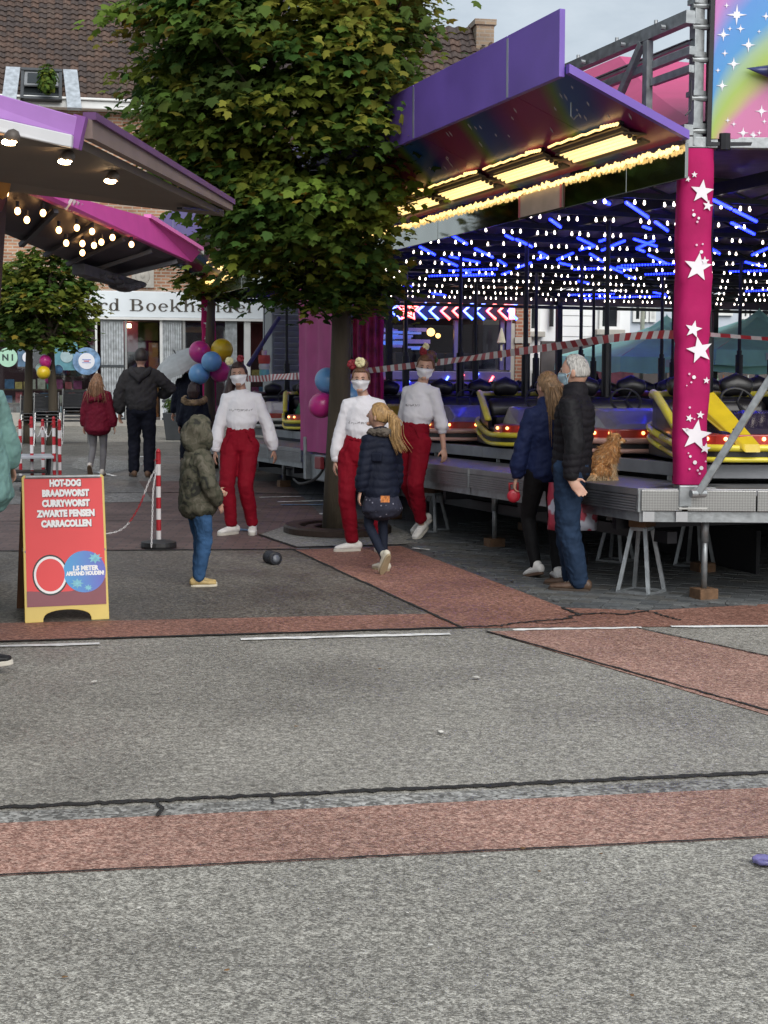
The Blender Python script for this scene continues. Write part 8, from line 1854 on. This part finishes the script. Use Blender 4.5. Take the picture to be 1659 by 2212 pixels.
for k in range(17): a = -.4 + (PI + .8) * k / 16; bb.ball(pK.spine(1.36) + V((.20 * math.cos(a), .03 + .13 * math.sin(a), .0 - .05 * math.sin(a))) * S, (.06 * S, .055 * S, .06 * S), 8, 6)
bake('fur_trim', bb, fabric('fur_tan', (.34, .24, .15), .95, .9, 30, .6), pK.t, .011, 0, .035, .025)
uh = pU.t.matrix_basis @ pU.wr['l']; um = thing('umbrella', 'pale grey open umbrella tilted beside the dark stemmed maple', 'umbrella', M=Matrix.Translation(at(398, 800, uh.y - .1)) @ Matrix.Rotation(-.45, 4, 'Y') @ Matrix.Rotation(.25, 4, 'X'))
bb = MB(); n_ = 24; vs = [(0, 0, .30)]
for j in range(1, 7):
    u = j / 6
    for i in range(n_): a = 2 * PI * i / n_; sc_ = 1 - .07 * u * abs(math.sin(a * 4)); vs.append((.52 * math.sin(u * 1.35) * math.cos(a) * sc_, .52 * math.sin(u * 1.35) * math.sin(a) * sc_, .30 * math.cos(u * 1.35)))
bb.add(vs, [(0, 1 + i, 1 + (i + 1) % n_) for i in range(n_)] + [(1 + j * n_ + i, 1 + j * n_ + n_ + i, 1 + j * n_ + n_ + (i + 1) % n_, 1 + j * n_ + (i + 1) % n_) for j in range(5) for i in range(n_)])
o = bb.build('canopy', mat('umbrella_grey', (.42, .43, .43), .6, var=.1), um); sd_ = o.modifiers.new('s', 'SOLIDIFY'); sd_.thickness = .003
bb = MB(); bb.tube([(0, 0, .36), (0, 0, -.35)], .008, 6); bb.build('shaft', M_BLACK, um); bb = MB(); bb.tube([(0, 0, -.35), (0, 0, -.42), (.03, 0, -.45), (.05, 0, -.42)], .013, 8); bb.build('handle', M_BLACK, um)
# --- attendant on the ride floor
wa = at(1264, 800, 26.2); wa.z = 0
pA = Person('person in dark hooded sweater standing beyond the ride behind the grey haired man', 0, 0, 1.74, PI - .35, fem=False, loc=wa, hands={'l': (-.22, -.15, 1.0), 'r': (.52, -.12, 1.22)}, elbows={'r': (.6, .3, .5)}, chest=(.02, .0, 0), vox=.013)
pA.body(); pA.top('hoodie', fabric('navy_hoodie', (.010, .012, .028), .85, .5, 8, .2), hem=.88, hemr=(.18, .14), chest_=(.20, .145), bulk=.015, neck=.09, collar=.04); pA.trousers('trousers', F_DJ, waist=.97); pA.shoes(mat('boot_black', (.015, .015, .016)), mat('sole_dark', (.05, .035, .025))); pA.hair(hair_mat('hair_black', (.022, .016, .014)), front=.5)

# ================================================================ THE DOG
dq_ = RIDE_M @ rp(1313, 1037, 'z', ZD); dog = thing('dog', 'small ginger long haired dog sitting on the ride deck looking right', 'dog', dq_, -.10); dog.scale = (1.08, 1.08, 1.04)
D = lambda x, y, z: V((x, y, z)) * 1.0
bb = MB()
bb.loft([D(-.065, .02, .07), D(-.045, .02, .13), D(-.0, .01, .20), D(.025, 0, .25)], [(.075, .085), (.078, .09), (.068, .078), (.052, .06)], side=V((0, 1, 0)), n=14)     # chest to haunch
bb.loft([D(.02, 0, .22), D(.035, 0, .285)], [.052, .046], n=12)                                     # neck
bb.ball(D(.04, 0, .305), (.052, .046, .045), 14, 10); bb.loft([D(.07, 0, .298), D(.10, 0, .29), D(.112, 0, .288)], [.027, .018, .013], n=10)   # head, muzzle
for sy in (-1, 1):
    bb.add([D(.03, sy * .03, .335), D(.0, sy * .04, .33), D(.005, sy * .052, .385), D(.015, sy * .022, .335)], [(0, 1, 2), (1, 3, 2), (3, 0, 2), (0, 3, 1)])
    bb.loft([D(.015, sy * .042, .16), D(.035, sy * .045, .08), D(.04, sy * .045, .015)], [.030, .020, .016], n=10); bb.loft([D(.035, sy * .045, .012), D(.065, sy * .045, .010)], [.016, .014], n=8)
    bb.loft([D(-.07, sy * .055, .09), D(-.03, sy * .075, .06), D(-.05, sy * .075, .018)], [.052, .045, .022], n=10); bb.loft([D(-.05, sy * .075, .014), D(.005, sy * .078, .012)], [.018, .015], n=8)
bb.loft([D(-.12, .0, .03), D(-.15, -.04, .028), D(-.14, -.09, .028), D(-.09, -.12, .03)], [.026, .034, .034, .022], n=8)
M_DOG = mat('dog_fur', (.50, .25, .09), .85, var=.35, vscale=14); body_ = bake('body', bb, M_DOG, dog, .006, 2, .010, .02)
rg = np.random.default_rng(3); me = body_.data; nv = len(me.vertices); co = np.empty(nv * 3, np.float32); no_ = np.empty(nv * 3, np.float32); me.vertices.foreach_get('co', co); me.vertices.foreach_get('normal', no_); co = co.reshape(-1, 3); no_ = no_.reshape(-1, 3)
idx = rg.integers(nv, size=9000); idx = idx[~((co[idx, 0] > .075) & (co[idx, 2] > .26))]; fb = MB()
for i in idx:
    p, q = V(co[i]), V(no_[i]); L = rg.uniform(.014, .034) * (1.3 if p.z < .25 else .7) * (.45 if (p.z < .04 and p.x > -.02) else 1); d = (q * .55 + V((-.25, 0, -.75)) + V(rg.normal(size=3)) * .22).normalized(); s_ = d.cross(q).normalized() * .0024
    pale = (p.x > .03 and p.z < .13) or (p.z < .05) or rg.random() < .12; fb.cur = 1 if pale else (2 if rg.random() < .3 else 0); fb.add([p - s_, p + s_, p + d * L + q * .004], [(0, 1, 2)])
tag(fb.build('coat', [M_DOG, mat('dog_cream', (.55, .40, .24), .85), mat('dog_dark', (.38, .16, .06), .85)], dog), kind='stuff')
bb = MB(); bb.ball(D(.118, 0, .293), (.009, .011, .008), 8, 6); bb.build('nose', mat('dog_nose', (.01, .01, .01), .3), dog)
for sy in (-1, 1): bb = MB(); bb.ball(D(.079, sy * .026, .316), .0085, 8, 6); bb.build('eye', mat('dog_nose', (.01, .01, .01), .3), dog)
bb = MB(); bb.loft([D(.055, 0, .285), D(.095, 0, .283)], [(.035, .024), (.022, .014)], side=V((0, 1, 0)), n=10); bb.build('cheek', mat('dog_cream', (.55, .40, .24), .85), dog, smooth=True)
